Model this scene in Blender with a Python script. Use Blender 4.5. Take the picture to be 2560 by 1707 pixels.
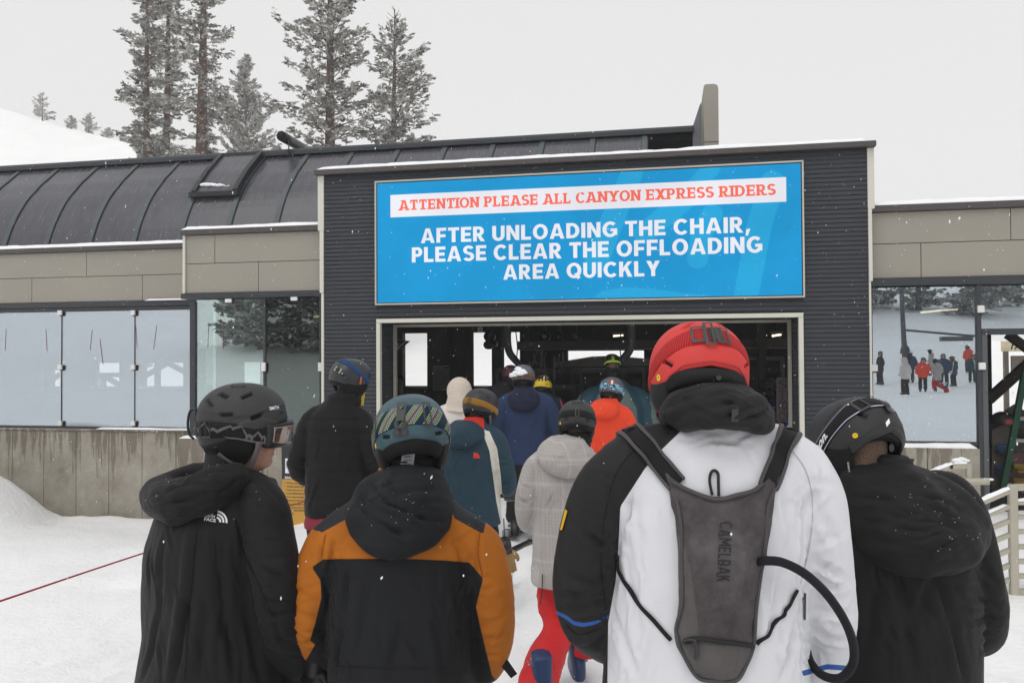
import bpy, bmesh, math, random
import numpy as np
from mathutils import Vector, Matrix, noise as mnoise
from mathutils.bvhtree import BVHTree

for o in list(bpy.data.objects):
    bpy.data.objects.remove(o, do_unlink=True)
SC = bpy.context.scene
COL = SC.collection
R = math.radians
PI = math.pi

# ------------------------------------------------------------------ camera
# photograph space: 2560 x 1707, focal 1991 px; facade parallel to world X
FPX, PCX, PCY = 1991.0, 1280.0, 853.5
YAW, PITCH, ROLL = R(-10.9), R(0.98), R(-0.316)
CAMZ = 1.87
_F = np.array([math.sin(YAW), math.cos(YAW), 0.0])
_R = np.array([math.cos(YAW), -math.sin(YAW), 0.0])
_U = np.array([0, 0, 1.0])
_F2 = _F*math.cos(PITCH) + _U*math.sin(PITCH)
_U2 = _U*math.cos(PITCH) - _F*math.sin(PITCH)
_R3 = _R*math.cos(ROLL) + _U2*math.sin(ROLL)
_U3 = _U2*math.cos(ROLL) - _R*math.sin(ROLL)
CAM = np.array([0, 0, CAMZ])


def ray(px, py):
    return _R3*(px-PCX)/FPX - _U3*(py-PCY)/FPX + _F2


def atY(px, py, Y):
    r = ray(px, py)
    return CAM + r*Y/r[1]


def atD(px, py, d):
    return CAM + ray(px, py)*d


cd = bpy.data.cameras.new('camera')
cam = bpy.data.objects.new('camera', cd)
COL.objects.link(cam)
cd.sensor_width = 36.0
cd.lens = 36.0*FPX/2560.0
cd.clip_start = 0.05
cd.clip_end = 4000
cam.matrix_world = Matrix(((_R3[0], _U3[0], -_F2[0], 0), (_R3[1], _U3[1], -_F2[1], 0), (_R3[2], _U3[2], -_F2[2], CAMZ), (0, 0, 0, 1)))
SC.camera = cam

# ------------------------------------------------------------------ light: overcast, snowing
SUN_EL, SUN_AZ = R(58), R(200)
w = bpy.data.worlds.new('World')
SC.world = w
w.use_nodes = True
nt = w.node_tree
bg = nt.nodes['Background']
sky = nt.nodes.new('ShaderNodeTexSky')
sky.sky_type = 'NISHITA'
sky.sun_disc = False
sky.sun_elevation = SUN_EL
sky.sun_rotation = SUN_AZ
sky.dust_density = 6.0
sky.air_density = 1.0
hs = nt.nodes.new('ShaderNodeHueSaturation')
hs.inputs['Saturation'].default_value = 0.12
nt.links.new(sky.outputs[0], hs.inputs['Color'])
mx = nt.nodes.new('ShaderNodeMixRGB')          # the cloud deck: an even pale grey over the whole sky
mx.inputs[0].default_value = 0.90
mx.inputs[2].default_value = (8.55, 8.53, 8.50, 1)
nt.links.new(hs.outputs[0], mx.inputs[1])
nt.links.new(mx.outputs[0], bg.inputs[0])
bg.inputs[1].default_value = 0.10

sd = bpy.data.lights.new('sun', 'SUN')
sd.energy = 1.0
sd.angle = R(45)
sd.color = (1.0, 0.98, 0.95)
sun = bpy.data.objects.new('sun', sd)
COL.objects.link(sun)
_sv = Vector((math.sin(SUN_AZ)*math.cos(SUN_EL), math.cos(SUN_AZ)*math.cos(SUN_EL), math.sin(SUN_EL)))
sun.rotation_euler = _sv.to_track_quat('Z', 'Y').to_euler()
sun.location = (0, -5, 30)

SC.view_settings.view_transform = 'Standard'
SC.view_settings.look = 'None'
SC.view_settings.exposure = 0.0
SC.view_settings.gamma = 1.0
SC.view_settings.use_curve_mapping = False
SC.render.engine = 'CYCLES'
SC.cycles.max_bounces = 6
SC.cycles.diffuse_bounces = 3
SC.cycles.glossy_bounces = 3
SC.cycles.transmission_bounces = 4
SC.cycles.transparent_max_bounces = 12
SC.cycles.volume_bounces = 2
SC.cycles.caustics_reflective = False
SC.cycles.caustics_refractive = False
SC.cycles.use_denoising = True
# ------------------------------------------------------------------ helpers
def W(o):
    if o.parent is None:
        return o.matrix_basis.copy()
    return W(o.parent) @ o.matrix_parent_inverse @ o.matrix_basis


def par(c, p, local=False):
    """make c a part of p; unless local, c keeps its world place"""
    if p is None:
        return c
    c.parent = p
    if not local:
        c.matrix_parent_inverse = W(p).inverted()
    return c


def tag(o, label=None, cat=None, group=None, kind=None):
    if label: o['label'] = label
    if cat: o['category'] = cat
    if group: o['group'] = group
    if kind: o['kind'] = kind
    return o


def empty(name, loc=(0, 0, 0), rz=0.0):
    o = bpy.data.objects.new(name, None)
    COL.objects.link(o)
    o.location = loc
    o.rotation_euler = (0, 0, rz)
    o.empty_display_size = 0.2
    return o


def mesh(name, verts, faces, mats=None, smooth=False):
    me = bpy.data.meshes.new(name)
    me.from_pydata([tuple(map(float, v)) for v in verts], [], [tuple(map(int, f)) for f in faces])
    if mats is not None:
        for m in (mats if isinstance(mats, (list, tuple)) else [mats]):
            me.materials.append(m)
    if smooth:
        me.polygons.foreach_set('use_smooth', [True]*len(me.polygons))
    me.update()
    return me


def link(name, me, parent=None, local=False):
    o = bpy.data.objects.new(name, me)
    COL.objects.link(o)
    par(o, parent, local)
    return o


def obj(name, verts, faces, mats, parent=None, smooth=False, local=False):
    return link(name, mesh(name, verts, faces, mats, smooth), parent, local)


class MB:
    """collects shapes that make up ONE part"""
    def __init__(s):
        s.v = []; s.f = []; s.m = []

    def add(s, v, f, m=0):
        b = len(s.v)
        s.v += [tuple(map(float, q)) for q in v]
        s.f += [tuple(i+b for i in q) for q in f]
        s.m += [m]*len(f)
        return s

    def box(s, x0, x1, y0, y1, z0, z1, m=0, c=0.0):
        return s.add(*boxvf(x0, x1, y0, y1, z0, z1, c), m)

    def tube(s, pts, rad, seg=10, m=0):
        return s.add(*tubevf(pts, rad, seg), m)

    def build(s, name, mats, parent=None, smooth=False, local=False):
        o = obj(name, s.v, s.f, mats, parent, smooth, local)
        if any(s.m):
            o.data.polygons.foreach_set('material_index', s.m)
        return o


def boxvf(x0, x1, y0, y1, z0, z1, c=0.0):
    if c <= 0:
        v = [(x, y, z) for x in (x0, x1) for y in (y0, y1) for z in (z0, z1)]
        f = [(0, 1, 3, 2), (4, 6, 7, 5), (0, 4, 5, 1), (2, 3, 7, 6), (0, 2, 6, 4), (1, 5, 7, 3)]
        return v, f
    c = min(c, abs(x1-x0)*.45, abs(y1-y0)*.45, abs(z1-z0)*.45)
    v = []; idx = {}
    X = (x0, x1); Y = (y0, y1); Z = (z0, z1)
    for i in (0, 1):
        for j in (0, 1):
            for k in (0, 1):
                sx = c if i == 0 else -c; sy = c if j == 0 else -c; sz = c if k == 0 else -c
                idx[i, j, k, 0] = len(v); v.append((X[i], Y[j]+sy, Z[k]+sz))
                idx[i, j, k, 1] = len(v); v.append((X[i]+sx, Y[j], Z[k]+sz))
                idx[i, j, k, 2] = len(v); v.append((X[i]+sx, Y[j]+sy, Z[k]))
    f = []
    for i in (0, 1):
        q = [idx[i, 0, 0, 0], idx[i, 1, 0, 0], idx[i, 1, 1, 0], idx[i, 0, 1, 0]]; f.append(q if i else q[::-1])
        q = [idx[0, i, 0, 1], idx[1, i, 0, 1], idx[1, i, 1, 1], idx[0, i, 1, 1]]; f.append(q[::-1] if i else q)
        q = [idx[0, 0, i, 2], idx[1, 0, i, 2], idx[1, 1, i, 2], idx[0, 1, i, 2]]; f.append(q if i else q[::-1])
    for a in (0, 1):
        for b in (0, 1):
            f.append([idx[a, b, 0, 0], idx[a, b, 1, 0], idx[a, b, 1, 1], idx[a, b, 0, 1]])
            f.append([idx[a, 0, b, 0], idx[a, 1, b, 0], idx[a, 1, b, 2], idx[a, 0, b, 2]])
            f.append([idx[0, a, b, 1], idx[1, a, b, 1], idx[1, a, b, 2], idx[0, a, b, 2]])
    for a in (0, 1):
        for b in (0, 1):
            for d in (0, 1):
                f.append([idx[a, b, d, 0], idx[a, b, d, 1], idx[a, b, d, 2]])
    return v, f


def fixnormals(o):
    bm = bmesh.new(); bm.from_mesh(o.data)
    bmesh.ops.recalc_face_normals(bm, faces=bm.faces)
    bm.to_mesh(o.data); bm.free()
    return o


def box(name, x0, x1, y0, y1, z0, z1, m, parent=None, c=0.004):
    o = obj(name, *boxvf(x0, x1, y0, y1, z0, z1, c), m, parent)
    return fixnormals(o) if c > 0 else o


def frames(P):
    P = [np.array(p, float) for p in P]
    n = len(P)
    T = []
    for i in range(n):
        a = P[max(i-1, 0)]; b = P[min(i+1, n-1)]
        t = b-a
        T.append(t/(np.linalg.norm(t)+1e-12))
    up = np.array([0, 0, 1.0])
    if abs(T[0] @ up) > 0.9: up = np.array([1.0, 0, 0])
    u = np.cross(T[0], up); u /= np.linalg.norm(u)
    out = []
    for t in T:
        u = u - t*(u @ t); u /= np.linalg.norm(u)
        out.append((t, u, np.cross(t, u)))
    return P, out


def tubevf(pts, rad, seg=10, flat=1.0):
    P, F = frames(pts)
    n = len(P)
    rad = [rad]*n if np.isscalar(rad) else list(rad)
    v = []; f = []
    for p, (t, u, b), r in zip(P, F, rad):
        for k in range(seg):
            a = 2*PI*k/seg
            v.append(p + r*(math.cos(a)*u + flat*math.sin(a)*b))
    for i in range(n-1):
        for k in range(seg):
            a = i*seg+k; c = i*seg+(k+1) % seg
            f.append((a, c, c+seg, a+seg))
    f.append(tuple(range(seg))[::-1])
    f.append(tuple(range((n-1)*seg, n*seg)))
    return v, f


def tube(name, pts, rad, m, parent=None, seg=10, smooth=True, local=False):
    return obj(name, *tubevf(pts, rad, seg), m, parent, smooth, local)


def bez(P, n=24):
    """smooth curve through points (Catmull-Rom)"""
    P = [np.array(p, float) for p in P]
    Q = [2*P[0]-P[1]] + P + [2*P[-1]-P[-2]]
    out = []
    for i in range(1, len(Q)-2):
        for k in range(n):
            t = k/n
            a, b, c, d = Q[i-1], Q[i], Q[i+1], Q[i+2]
            out.append(.5*((2*b)+(-a+c)*t+(2*a-5*b+4*c-d)*t*t+(-a+3*b-3*c+d)*t**3))
    out.append(P[-1])
    return out


def prism(poly, d0, d1, plane='xz'):
    """polygon (a,b) extruded between d0 and d1 along the third axis"""
    n = len(poly)
    def P(a, b, d):
        return {'xz': (a, d, b), 'xy': (a, b, d), 'yz': (d, a, b)}[plane]
    v = [P(a, b, d0) for a, b in poly]+[P(a, b, d1) for a, b in poly]
    f = [tuple(range(n))[::-1], tuple(range(n, 2*n))]
    f += [(i, (i+1) % n, n+(i+1) % n, n+i) for i in range(n)]
    return v, f


def prismo(name, poly, d0, d1, m, parent=None, plane='xz'):
    return fixnormals(obj(name, *prism(poly, d0, d1, plane), m, parent))


def sstep(a, b, x):
    t = np.clip((np.asarray(x, float)-a)/(b-a), 0, 1)
    return t*t*(3-2*t)


# ------------------------------------------------------------------ materials
MATS = {}


class NT:
    def __init__(s, name):
        s.m = bpy.data.materials.new(name); s.m.use_nodes = True
        s.t = s.m.node_tree; s.n = s.t.nodes
        s.p = s.n['Principled BSDF']; s.out = s.n['Material Output']
        MATS[name] = s.m

    def new(s, t, **k):
        n = s.n.new('ShaderNode'+t)
        for a, b in k.items():
            if a.startswith('i_'):
                n.inputs[int(a[2:])].default_value = b
            else:
                setattr(n, a, b)
        return n

    def l(s, a, b):
        s.t.links.new(a, b)

    def coord(s, kind='Object', scale=(1, 1, 1)):
        c = s.new('TexCoord'); mp = s.new('Mapping')
        mp.inputs['Scale'].default_value = scale
        s.l(c.outputs[kind], mp.inputs[0])
        return mp.outputs[0]

    def noise(s, vec, scale, detail=4, rough=.55):
        n = s.new('TexNoise'); n.inputs['Scale'].default_value = scale
        n.inputs['Detail'].default_value = detail; n.inputs['Roughness'].default_value = rough
        if vec is not None: s.l(vec, n.inputs['Vector'])
        return n.outputs['Fac']

    def ramp(s, fac, stops, interp='LINEAR'):
        r = s.new('ValToRGB'); s.l(fac, r.inputs[0])
        r.color_ramp.interpolation = interp
        e = r.color_ramp.elements
        while len(e) < len(stops): e.new(0.5)
        for k, (p, c) in enumerate(stops):
            e[k].position = p; e[k].color = c if len(c) == 4 else (*c, 1)
        return r.outputs[0]

    def mix(s, fac, a, b, mode='MIX'):
        n = s.new('MixRGB', blend_type=mode)
        for i, q in ((0, fac), (1, a), (2, b)):
            if hasattr(q, 'links') or hasattr(q, 'is_linked'): s.l(q, n.inputs[i])
            elif i == 0: n.inputs[0].default_value = q
            else: n.inputs[i].default_value = q if len(q) == 4 else (*q, 1)
        return n.outputs[0]

    def math(s, op, a, b=0.0):
        n = s.new('Math', operation=op)
        for i, q in ((0, a), (1, b)):
            if hasattr(q, 'is_linked'): s.l(q, n.inputs[i])
            else: n.inputs[i].default_value = q
        return n.outputs[0]

    def attr(s, name):
        return s.new('Attribute', attribute_name=name).outputs['Fac']

    def bump(s, h, strength=.3, dist=.01):
        b = s.new('Bump'); b.inputs['Strength'].default_value = strength
        b.inputs['Distance'].default_value = dist
        s.l(h, b.inputs['Height']); s.l(b.outputs[0], s.p.inputs['Normal'])
        return b

    def base(s, c):
        if hasattr(c, 'is_linked'): s.l(c, s.p.inputs['Base Color'])
        else: s.p.inputs['Base Color'].default_value = (*c[:3], 1)

    def set(s, rough=.6, spec=.3, metal=0.0):
        s.p.inputs['Roughness'].default_value = rough
        s.p.inputs['Specular IOR Level'].default_value = spec
        s.p.inputs['Metallic'].default_value = metal


def srgb(r, g, b):
    return tuple(((c/255)/12.92 if c/255 <= .04045 else ((c/255+.055)/1.055)**2.4) for c in (r, g, b))


def mat(name, col, rough=.6, spec=.3, metal=0.0, var=.12, vs=6.0, bump=0.0, bs=60.0, coord='Object', stretch=(1, 1, 1)):
    if name in MATS: return MATS[name]
    s = NT(name); s.set(rough, spec, metal)
    v = s.coord(coord, stretch)
    if var > 0:
        n = s.noise(v, vs, 5)
        s.base(s.ramp(n, [(.3, tuple(c*(1-var) for c in col)), (.7, tuple(min(1, c*(1+var)) for c in col))]))
    else:
        s.base(col)
    if bump > 0:
        s.bump(s.noise(v, bs, 3), bump, .004)
    return s.m


def emit(name, col, strength=1.0, speckle=0.0):
    if name in MATS: return MATS[name]
    s = NT(name)
    e = s.new('Emission'); e.inputs[1].default_value = strength
    if speckle > 0:
        v = s.coord('Object')
        n = s.noise(v, 90, 2); n2 = s.noise(v, 1.1, 2)
        c = s.ramp(n, [(.3, tuple(q*(1-speckle) for q in col)), (.7, tuple(q*(1+speckle) for q in col))])
        c = s.mix(1.0, c, s.ramp(n2, [(.35, (.93, .93, .93)), (.65, (1.05, 1.05, 1.05))]), 'MULTIPLY')
        s.l(c, e.inputs[0])
    else:
        e.inputs[0].default_value = (*col, 1)
    s.l(e.outputs[0], s.out.inputs[0])
    return s.m


def glass(name, refl=.45, tint=(.72, .8, .82), rtint=(.86, .93, 1.0), wave=.0):
    if name in MATS: return MATS[name]
    s = NT(name)
    tr = s.new('BsdfTransparent'); tr.inputs[0].default_value = (*tint, 1)
    gl = s.new('BsdfGlossy'); gl.inputs['Color'].default_value = (*rtint, 1); gl.inputs['Roughness'].default_value = 0.0
    fr = s.new('LayerWeight'); fr.inputs[0].default_value = .25
    fac = s.math('MAXIMUM', s.math('MULTIPLY', fr.outputs['Fresnel'], .0), refl)
    if wave > 0:
        b = s.new('Bump'); b.inputs['Strength'].default_value = wave; b.inputs['Distance'].default_value = .02
        s.l(s.noise(s.coord('Object'), .9, 1), b.inputs['Height']); s.l(b.outputs[0], gl.inputs['Normal'])
    mxs = s.new('MixShader'); s.l(fac, mxs.inputs[0]); s.l(tr.outputs[0], mxs.inputs[1]); s.l(gl.outputs[0], mxs.inputs[2])
    s.l(mxs.outputs[0], s.out.inputs[0])
    return s.m


# ------------------------------------------------------------------ lettering (Blender's built-in face, thickened)
_TXT = {}


def text_vf(body, offset=0.0, space=1.0, line=1.0, align='LEFT', shear=0.0):
    """flat lettering as (verts Nx2, faces); unit font size"""
    key = (body, offset, space, line, align, shear)
    if key in _TXT: return _TXT[key]
    c = bpy.data.curves.new('lettering', 'FONT')
    c.body = body; c.offset = offset; c.space_character = space; c.space_line = line
    c.align_x = align; c.shear = shear; c.resolution_u = 5; c.fill_mode = 'FRONT'
    o = bpy.data.objects.new('lettering', c); COL.objects.link(o)
    bpy.context.view_layer.update()
    dg = bpy.context.evaluated_depsgraph_get()
    me = bpy.data.meshes.new_from_object(o.evaluated_get(dg))
    v = np.array([q.co[:2] for q in me.vertices]).reshape(-1, 2); f = [tuple(p.vertices) for p in me.polygons]
    bpy.data.objects.remove(o); bpy.data.curves.remove(c); bpy.data.meshes.remove(me)
    _TXT[key] = (v, f)
    return v, f


def fit_text(v, x0, x1, y0, y1, keep=False):
    a = v.min(0); b = v.max(0)
    sx = (x1-x0)/(b[0]-a[0]); sy = (y1-y0)/(b[1]-a[1])
    if keep: sx = sy = min(sx, sy)
    return np.stack([x0+(v[:, 0]-a[0])*sx, y0+(v[:, 1]-a[1])*sy], 1)
# ------------------------------------------------------------------ setting: ground, hills
def fbm(x, y, s=1.0, o=4, seed=0.0):
    return mnoise.fractal(Vector((x*s+seed, y*s-seed*.7, seed*.31)), 1.0, 2.0, o)


def gz(x, y):
    """height of the snow near the lift"""
    t = float(sstep(6.5, 10.4, y)*sstep(-3.2, -5.6, x))
    z = -0.02 - 0.50*t
    z -= 0.10*float(sstep(3, 9, y))*(1-t)*float(sstep(9.0, 3.0, abs(x+1)))*0.3
    # bank shovelled against the wall at the far left
    d = math.hypot((x+10.4)/1.95, (y-9.35)/1.6)
    z += (1.10+.16*mnoise.noise(Vector((x*1.3, y*1.3, 3.1)))+.06*mnoise.noise(Vector((x*4, y*4, 1.1))))*max(0.0, 1-d*d)**1.05 if d < 1 else 0.0
    return z


def snow_mat():
    s = NT('snow')
    s.set(.55, .25)
    v = s.coord('Object')
    n = s.noise(v, 1.6, 6, .6); n2 = s.noise(v, 22, 4, .65); n3 = s.noise(v, .35, 3)
    s.base(s.ramp(n3, [(.3, (.86, .862, .866)), (.7, (.92, .922, .926))]))
    n4 = s.noise(v, 6.5, 5, .7)
    h = s.math('ADD', s.math('MULTIPLY', n, .6), s.math('ADD', s.math('MULTIPLY', n2, .22), s.math('MULTIPLY', n4, .45)))
    s.bump(h, .7, .06)
    return s.m


SNOW = snow_mat()
SNOWC = mat('snow_clump', (.88, .89, .91), .6, .2, var=.03, bump=.35, bs=45)


def sheet(name, xs, ys, zf, m, kind='structure', parent=None):
    nx, ny = len(xs), len(ys)
    v = [(x, y, zf(x, y)) for y in ys for x in xs]
    f = [(j*nx+i, j*nx+i+1, (j+1)*nx+i+1, (j+1)*nx+i) for j in range(ny-1) for i in range(nx-1)]
    o = obj(name, v, f, m, parent, True)
    if kind: o['kind'] = kind
    return o


def warp(lo, hi, n, near, fine):
    """samples dense round near, sparse towards lo and hi"""
    t = np.linspace(-1, 1, n)
    s = np.sign(t)*(np.exp(np.abs(t)*4.2)-1)/(math.exp(4.2)-1)
    a = np.where(s < 0, near+s*(near-lo), near+s*(hi-near))
    b = np.linspace(near-fine, near+fine, int(fine*2/.16))
    return sorted(set(np.round(np.concatenate([a, b]), 3).tolist()))


_tr = random.Random(42)
TRACKS = []
for _ in range(16):
    _x0 = _tr.uniform(-4.5, 3.2); TRACKS.append((_x0, -1.2+_tr.uniform(-1.4, 1.4)-_x0, _tr.uniform(.3, 2.5), _tr.uniform(7, 10), _tr.uniform(-.25, .25), _tr.uniform(.012, .028)))


def tracks(x, y):
    z = 0.0
    for x0, dx, y0, y1, bend, dep in TRACKS:
        if y0 < y < y1:
            c = x0+dx*.75*(y/10)+bend*math.sin(y*.7+x0)
            for o in (-.11, .11):
                d = abs(x-c-o)
                if d < .13: z += -dep*math.exp(-(d/.045)**2)+.35*dep*math.exp(-((d-.085)/.03)**2)
    return z


def ground_z(x, y):
    z = gz(x, y)
    r = math.hypot(x+2, y-6)
    near = float(sstep(26, 8, r))
    # trodden, rutted snow where the queue stands
    z += near*(.030*fbm(x, y, 1.3, 4) + .016*fbm(x, y, 5.0, 3, 7.7))
    if -6 < x < 5 and .2 < y < 10.4: z += tracks(x, y)+.010*fbm(x, y, 11.0, 2, 1.7)
    # dug out under the building's own floor
    z -= .9*float(sstep(10.74, 10.95, y)*sstep(16.5, 16.3, y)*sstep(-14.6, -14.2, x)*sstep(9.1, 8.9, x))
    # behind the photographer the slope climbs away (seen mirrored in the windows)
    b = max(0.0, -y-20)
    if b > 0:
        lift = .165*b*float(sstep(0, 26, b))
        z += lift*(.75+.25*math.sin(x*.03+.6)) + .35*fbm(x, y, .09, 3, 2.0)*float(sstep(0, 25, b))
    # beyond the building
    a = max(0.0, y-20)
    z += .16*a*float(sstep(0, 40, a))*float(sstep(60, -25, x))
    return z


gx = sorted(set(warp(-330, 330, 52, -2, 12)) | set(np.round(np.arange(-4.6, 3.6, .045), 3).tolist()))
gy = warp(-230, 260, 52, 4, 10)
ground = sheet('ground', gx, gy, ground_z, SNOW)


HPX = ([-900, -300, 0, 65, 130, 218, 300, 360, 460, 700, 1200], [120, 190, 258, 277, 303, 327, 345, 360, 385, 430, 480])


def hill_z(x, y):
    # white shoulder left of the trees: falls from left to right
    d = float(np.array((x, y, 0))@_F); px = PCX+FPX*float(np.array((x, y, 0))@_R)/max(d, 1)
    zc = CAMZ+(888-float(np.interp(px, *HPX)))/FPX*118
    z = zc*float(sstep(48, 122, d))-8*float(sstep(60, 40, d))
    return z + .5*fbm(x, y, .05, 4, 4.0)+.2*fbm(x, y, .25, 3, 9.0)


hill = sheet('hill', np.linspace(-240, 10, 76), np.linspace(45, 180, 46), hill_z, SNOW)

# ------------------------------------------------------------------ the lift building
M_SID = mat('siding_paint', srgb(56, 59, 65), .6, .25, var=.06, vs=2.5, bump=.05, bs=200)
M_DARK = mat('dark_wall', (.035, .037, .042), .7, .2, var=.1)
M_TRIM = mat('cream_trim', srgb(206, 204, 192), .5, .35, var=.03, vs=3)
M_CAP = mat('brown_flashing', srgb(76, 70, 70), .45, .4, var=.06)
M_CLAD = mat('taupe_cladding', srgb(152, 147, 137), .6, .25, var=.035, vs=1.3, bump=.06, bs=260)
M_FRAME = mat('dark_frame', srgb(48, 52, 57), .4, .45, var=.05)
M_RIB = mat('roof_rib_metal', srgb(72, 80, 84), .42, .4, var=.06)
M_CLIP = mat('white_clip', (.72, .72, .71), .35, .5, var=.03)
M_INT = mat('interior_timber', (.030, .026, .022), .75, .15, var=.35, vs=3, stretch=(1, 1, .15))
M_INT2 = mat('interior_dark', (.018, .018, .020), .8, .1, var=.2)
M_STEEL = mat('galvanised_steel', (.30, .30, .31), .4, .4, .6, var=.15)
M_BLACK = mat('black_plastic', (.012, .012, .013), .38, .4, var=.1)
G_LEFT = glass('mirror_glass', .42, (.92, .94, .95), (.84, .92, 1.0), .012)
G_BUMP = glass('green_glass', .40, (.8, .9, .88), (.83, .93, .93), .03)
G_DARK = glass('clear_glass', .15, (.34, .40, .39), (.8, .92, .88), .02)
G_RIGHT = glass('window_glass', .44, (.85, .9, .92), (.86, .94, 1.0), .01)


def concrete():
    s = NT('concrete'); s.set(.8, .2)
    v = s.coord('Object'); g = s.new('NewGeometry').outputs['Position']
    n = s.noise(v, 2.2, 6, .65); n2 = s.noise(v, 30, 5, .7)
    c = s.ramp(n, [(.28, srgb(136, 130, 118)), (.5, srgb(162, 156, 144)), (.72, srgb(180, 175, 164))])
    c = s.mix(.35, c, s.ramp(n2, [(.3, (.5, .5, .5)), (.7, (1, 1, 1))]), 'MULTIPLY')
    # wet runs from the sill: long in z, thin in x, dying out downwards
    mp = s.new('Mapping'); mp.inputs['Scale'].default_value = (5.2, 5.2, .35); s.l(g, mp.inputs[0])
    r = s.noise(mp.outputs[0], 1.6, 5, .7)
    sep = s.new('SeparateXYZ'); s.l(g, sep.inputs[0])
    top = s.new('MapRange'); s.l(sep.outputs['Z'], top.inputs[0])
    for i, q in ((1, -.35), (2, .86), (3, -.16), (4, .17)): top.inputs[i].default_value = q
    k = s.math('ADD', r, top.outputs[0])
    wet = s.ramp(k, [(.55, (0, 0, 0)), (.60, (1, 1, 1))])
    mp2 = s.new('Mapping'); mp2.inputs['Scale'].default_value = (9, 9, .5); s.l(g, mp2.inputs[0])
    r2 = s.noise(mp2.outputs[0], 2.2, 3, .6)
    pale = s.ramp(r2, [(.60, (0, 0, 0)), (.68, (1, 1, 1))])
    c = s.mix(s.math('MULTIPLY', pale, .3), c, srgb(186, 181, 168))
    c = s.mix(s.math('MULTIPLY', wet, .62), c, srgb(92, 84, 72))
    s.base(c)
    s.bump(n2, .25, .006)
    return s.m


M_CONC = concrete()


def roofglass():
    s = NT('roof_polycarbonate'); s.set(.3, .45)
    v = s.coord('Object')
    mp = s.new('Mapping'); mp.inputs['Scale'].default_value = (14, 1.2, 1.2); s.l(v, mp.inputs[0])
    n = s.noise(mp.outputs[0], 2.0, 5, .65); n2 = s.noise(v, 1.3, 3)
    c = s.ramp(n, [(.3, srgb(66, 66, 72)), (.7, srgb(80, 81, 88))])
    c = s.mix(.5, c, s.ramp(n2, [(.3, (.8, .8, .8)), (.7, (1.1, 1.1, 1.12))]), 'MULTIPLY')
    s.base(c)
    s.l(s.ramp(n, [(.3, (.16,)*3), (.7, (.30,)*3)]), s.p.inputs['Roughness'])
    s.bump(n, .12, .004)
    return s.m


M_ROOF = roofglass()

YF, YB, YL = 10.30, 10.42, 11.0
bld = empty('lift_building', (-1.1, 12.0, 0))
tag(bld, 'chairlift building with dark siding portal, taupe cladding and curved glazed roof', 'building')


def xz(px, py, Y):
    p = atY(px, py, Y)
    return p[0], p[2]


rs = random.Random(5)


def snow_ridge(name, x0, x1, y0, y1, z, h, parent, seed=0, end=.06):
    """a strip of lain snow: uneven top and rounded edges"""
    n = max(6, int((x1-x0)/.07)); prof = [(0, 0), (.02, .55), (.12, .9), (.4, 1.0), (.8, .95), (1, .6), (1, 0)]
    v = []; f = []
    for i in range(n+1):
        x = x0+(x1-x0)*i/n
        e = min(1.0, min(x-x0, x1-x)/end+.02) if end > 0 else 1.0
        e = math.sqrt(max(0.0, 1-(1-min(1, e))**2))
        hh = h*(.86+.22*fbm(x, seed, 1.1, 3, seed)+.12*fbm(x, seed, 6, 2, seed+3))*e
        fr = .010*fbm(x, seed, 7, 3, seed+9)
        for a, b in prof:
            yy = y0+(y1-y0)*a+(fr if a < .5 else 0)
            v.append((x, yy, z+hh*b))
    m = len(prof)
    for i in range(n):
        for j in range(m-1):
            a = i*m+j
            f.append((a, a+m, a+m+1, a+1))
    f.append(tuple(range(m))); f.append(tuple(range(n*m, n*m+m))[::-1])
    return obj(name, v, f, SNOWC, parent, True)


# --- solid core of the portal block
core = MB()
core.box(-4.66, -3.79, YF, 10.72, -.9, 4.34).box(1.61, 2.45, YF, 10.72, -.9, 4.34).box(-3.79, 1.61, YF, 10.72, 2.315, 4.34)
core.build('block_core', M_DARK, bld)
box('block_roof', -4.66, 2.45, 10.72, 16.6, 4.2, 4.34, M_DARK, bld, 0)
# --- siding boards, one object each
PITCHB = .0559
bv = [(0, 0, 0), (0, -.016, .004), (0, -.018, .010), (0, -.006, PITCHB-.002), (0, 0, PITCHB-.002)]
bV = [(x, y, z) for x in (0, 1) for _, y, z in bv]
bF = [(0, 1, 2, 3, 4), (9, 8, 7, 6, 5)]+[(i, i+5, (i+1) % 5+5, (i+1) % 5) for i in range(5)]
ME_BOARD = mesh('siding_board', bV, bF, M_SID)


def board(x0, x1, z, y=YF-.001, rz=0.0):
    o = bpy.data.objects.new('siding_board', ME_BOARD); COL.objects.link(o)
    o.location = (x0, y, z); o.scale = (x1-x0, 1, 1)
    if rz: o.rotation_euler = (0, 0, rz)
    par(o, bld)


nb = int((4.36+.62)/PITCHB)
SX0, SX1, SZ0, SZ1 = -3.858, 1.683, 2.556, 4.238      # the display
for k in range(nb+1):
    z = 4.355-(k+1)*PITCHB
    if z < -.6: break
    if z > SZ1-.02:
        board(-4.615, 2.425, z)
    elif z > SZ0-.05:
        board(-4.615, SX0+.01, z); board(SX1-.01, 2.425, z)
    elif z > 2.365:
        board(-4.615, 2.425, z)
    else:
        board(-4.615, -3.842, z)
        if z > .6: board(1.662, 2.425, z)
# reveal of the portal, sided too
for k in range(26):
    z = 2.30-(k+1)*PITCHB*1.0
    o = bpy.data.objects.new('siding_board', ME_BOARD); COL.objects.link(o)
    o.location = (-3.79, 10.31, z); o.rotation_euler = (0, 0, PI/2); o.scale = (.38, 1, 1); par(o, bld)
    o = bpy.data.objects.new('siding_board', ME_BOARD); COL.objects.link(o)
    o.location = (1.61, 10.69, z); o.rotation_euler = (0, 0, -PI/2); o.scale = (.38, 1, 1); par(o, bld)
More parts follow.
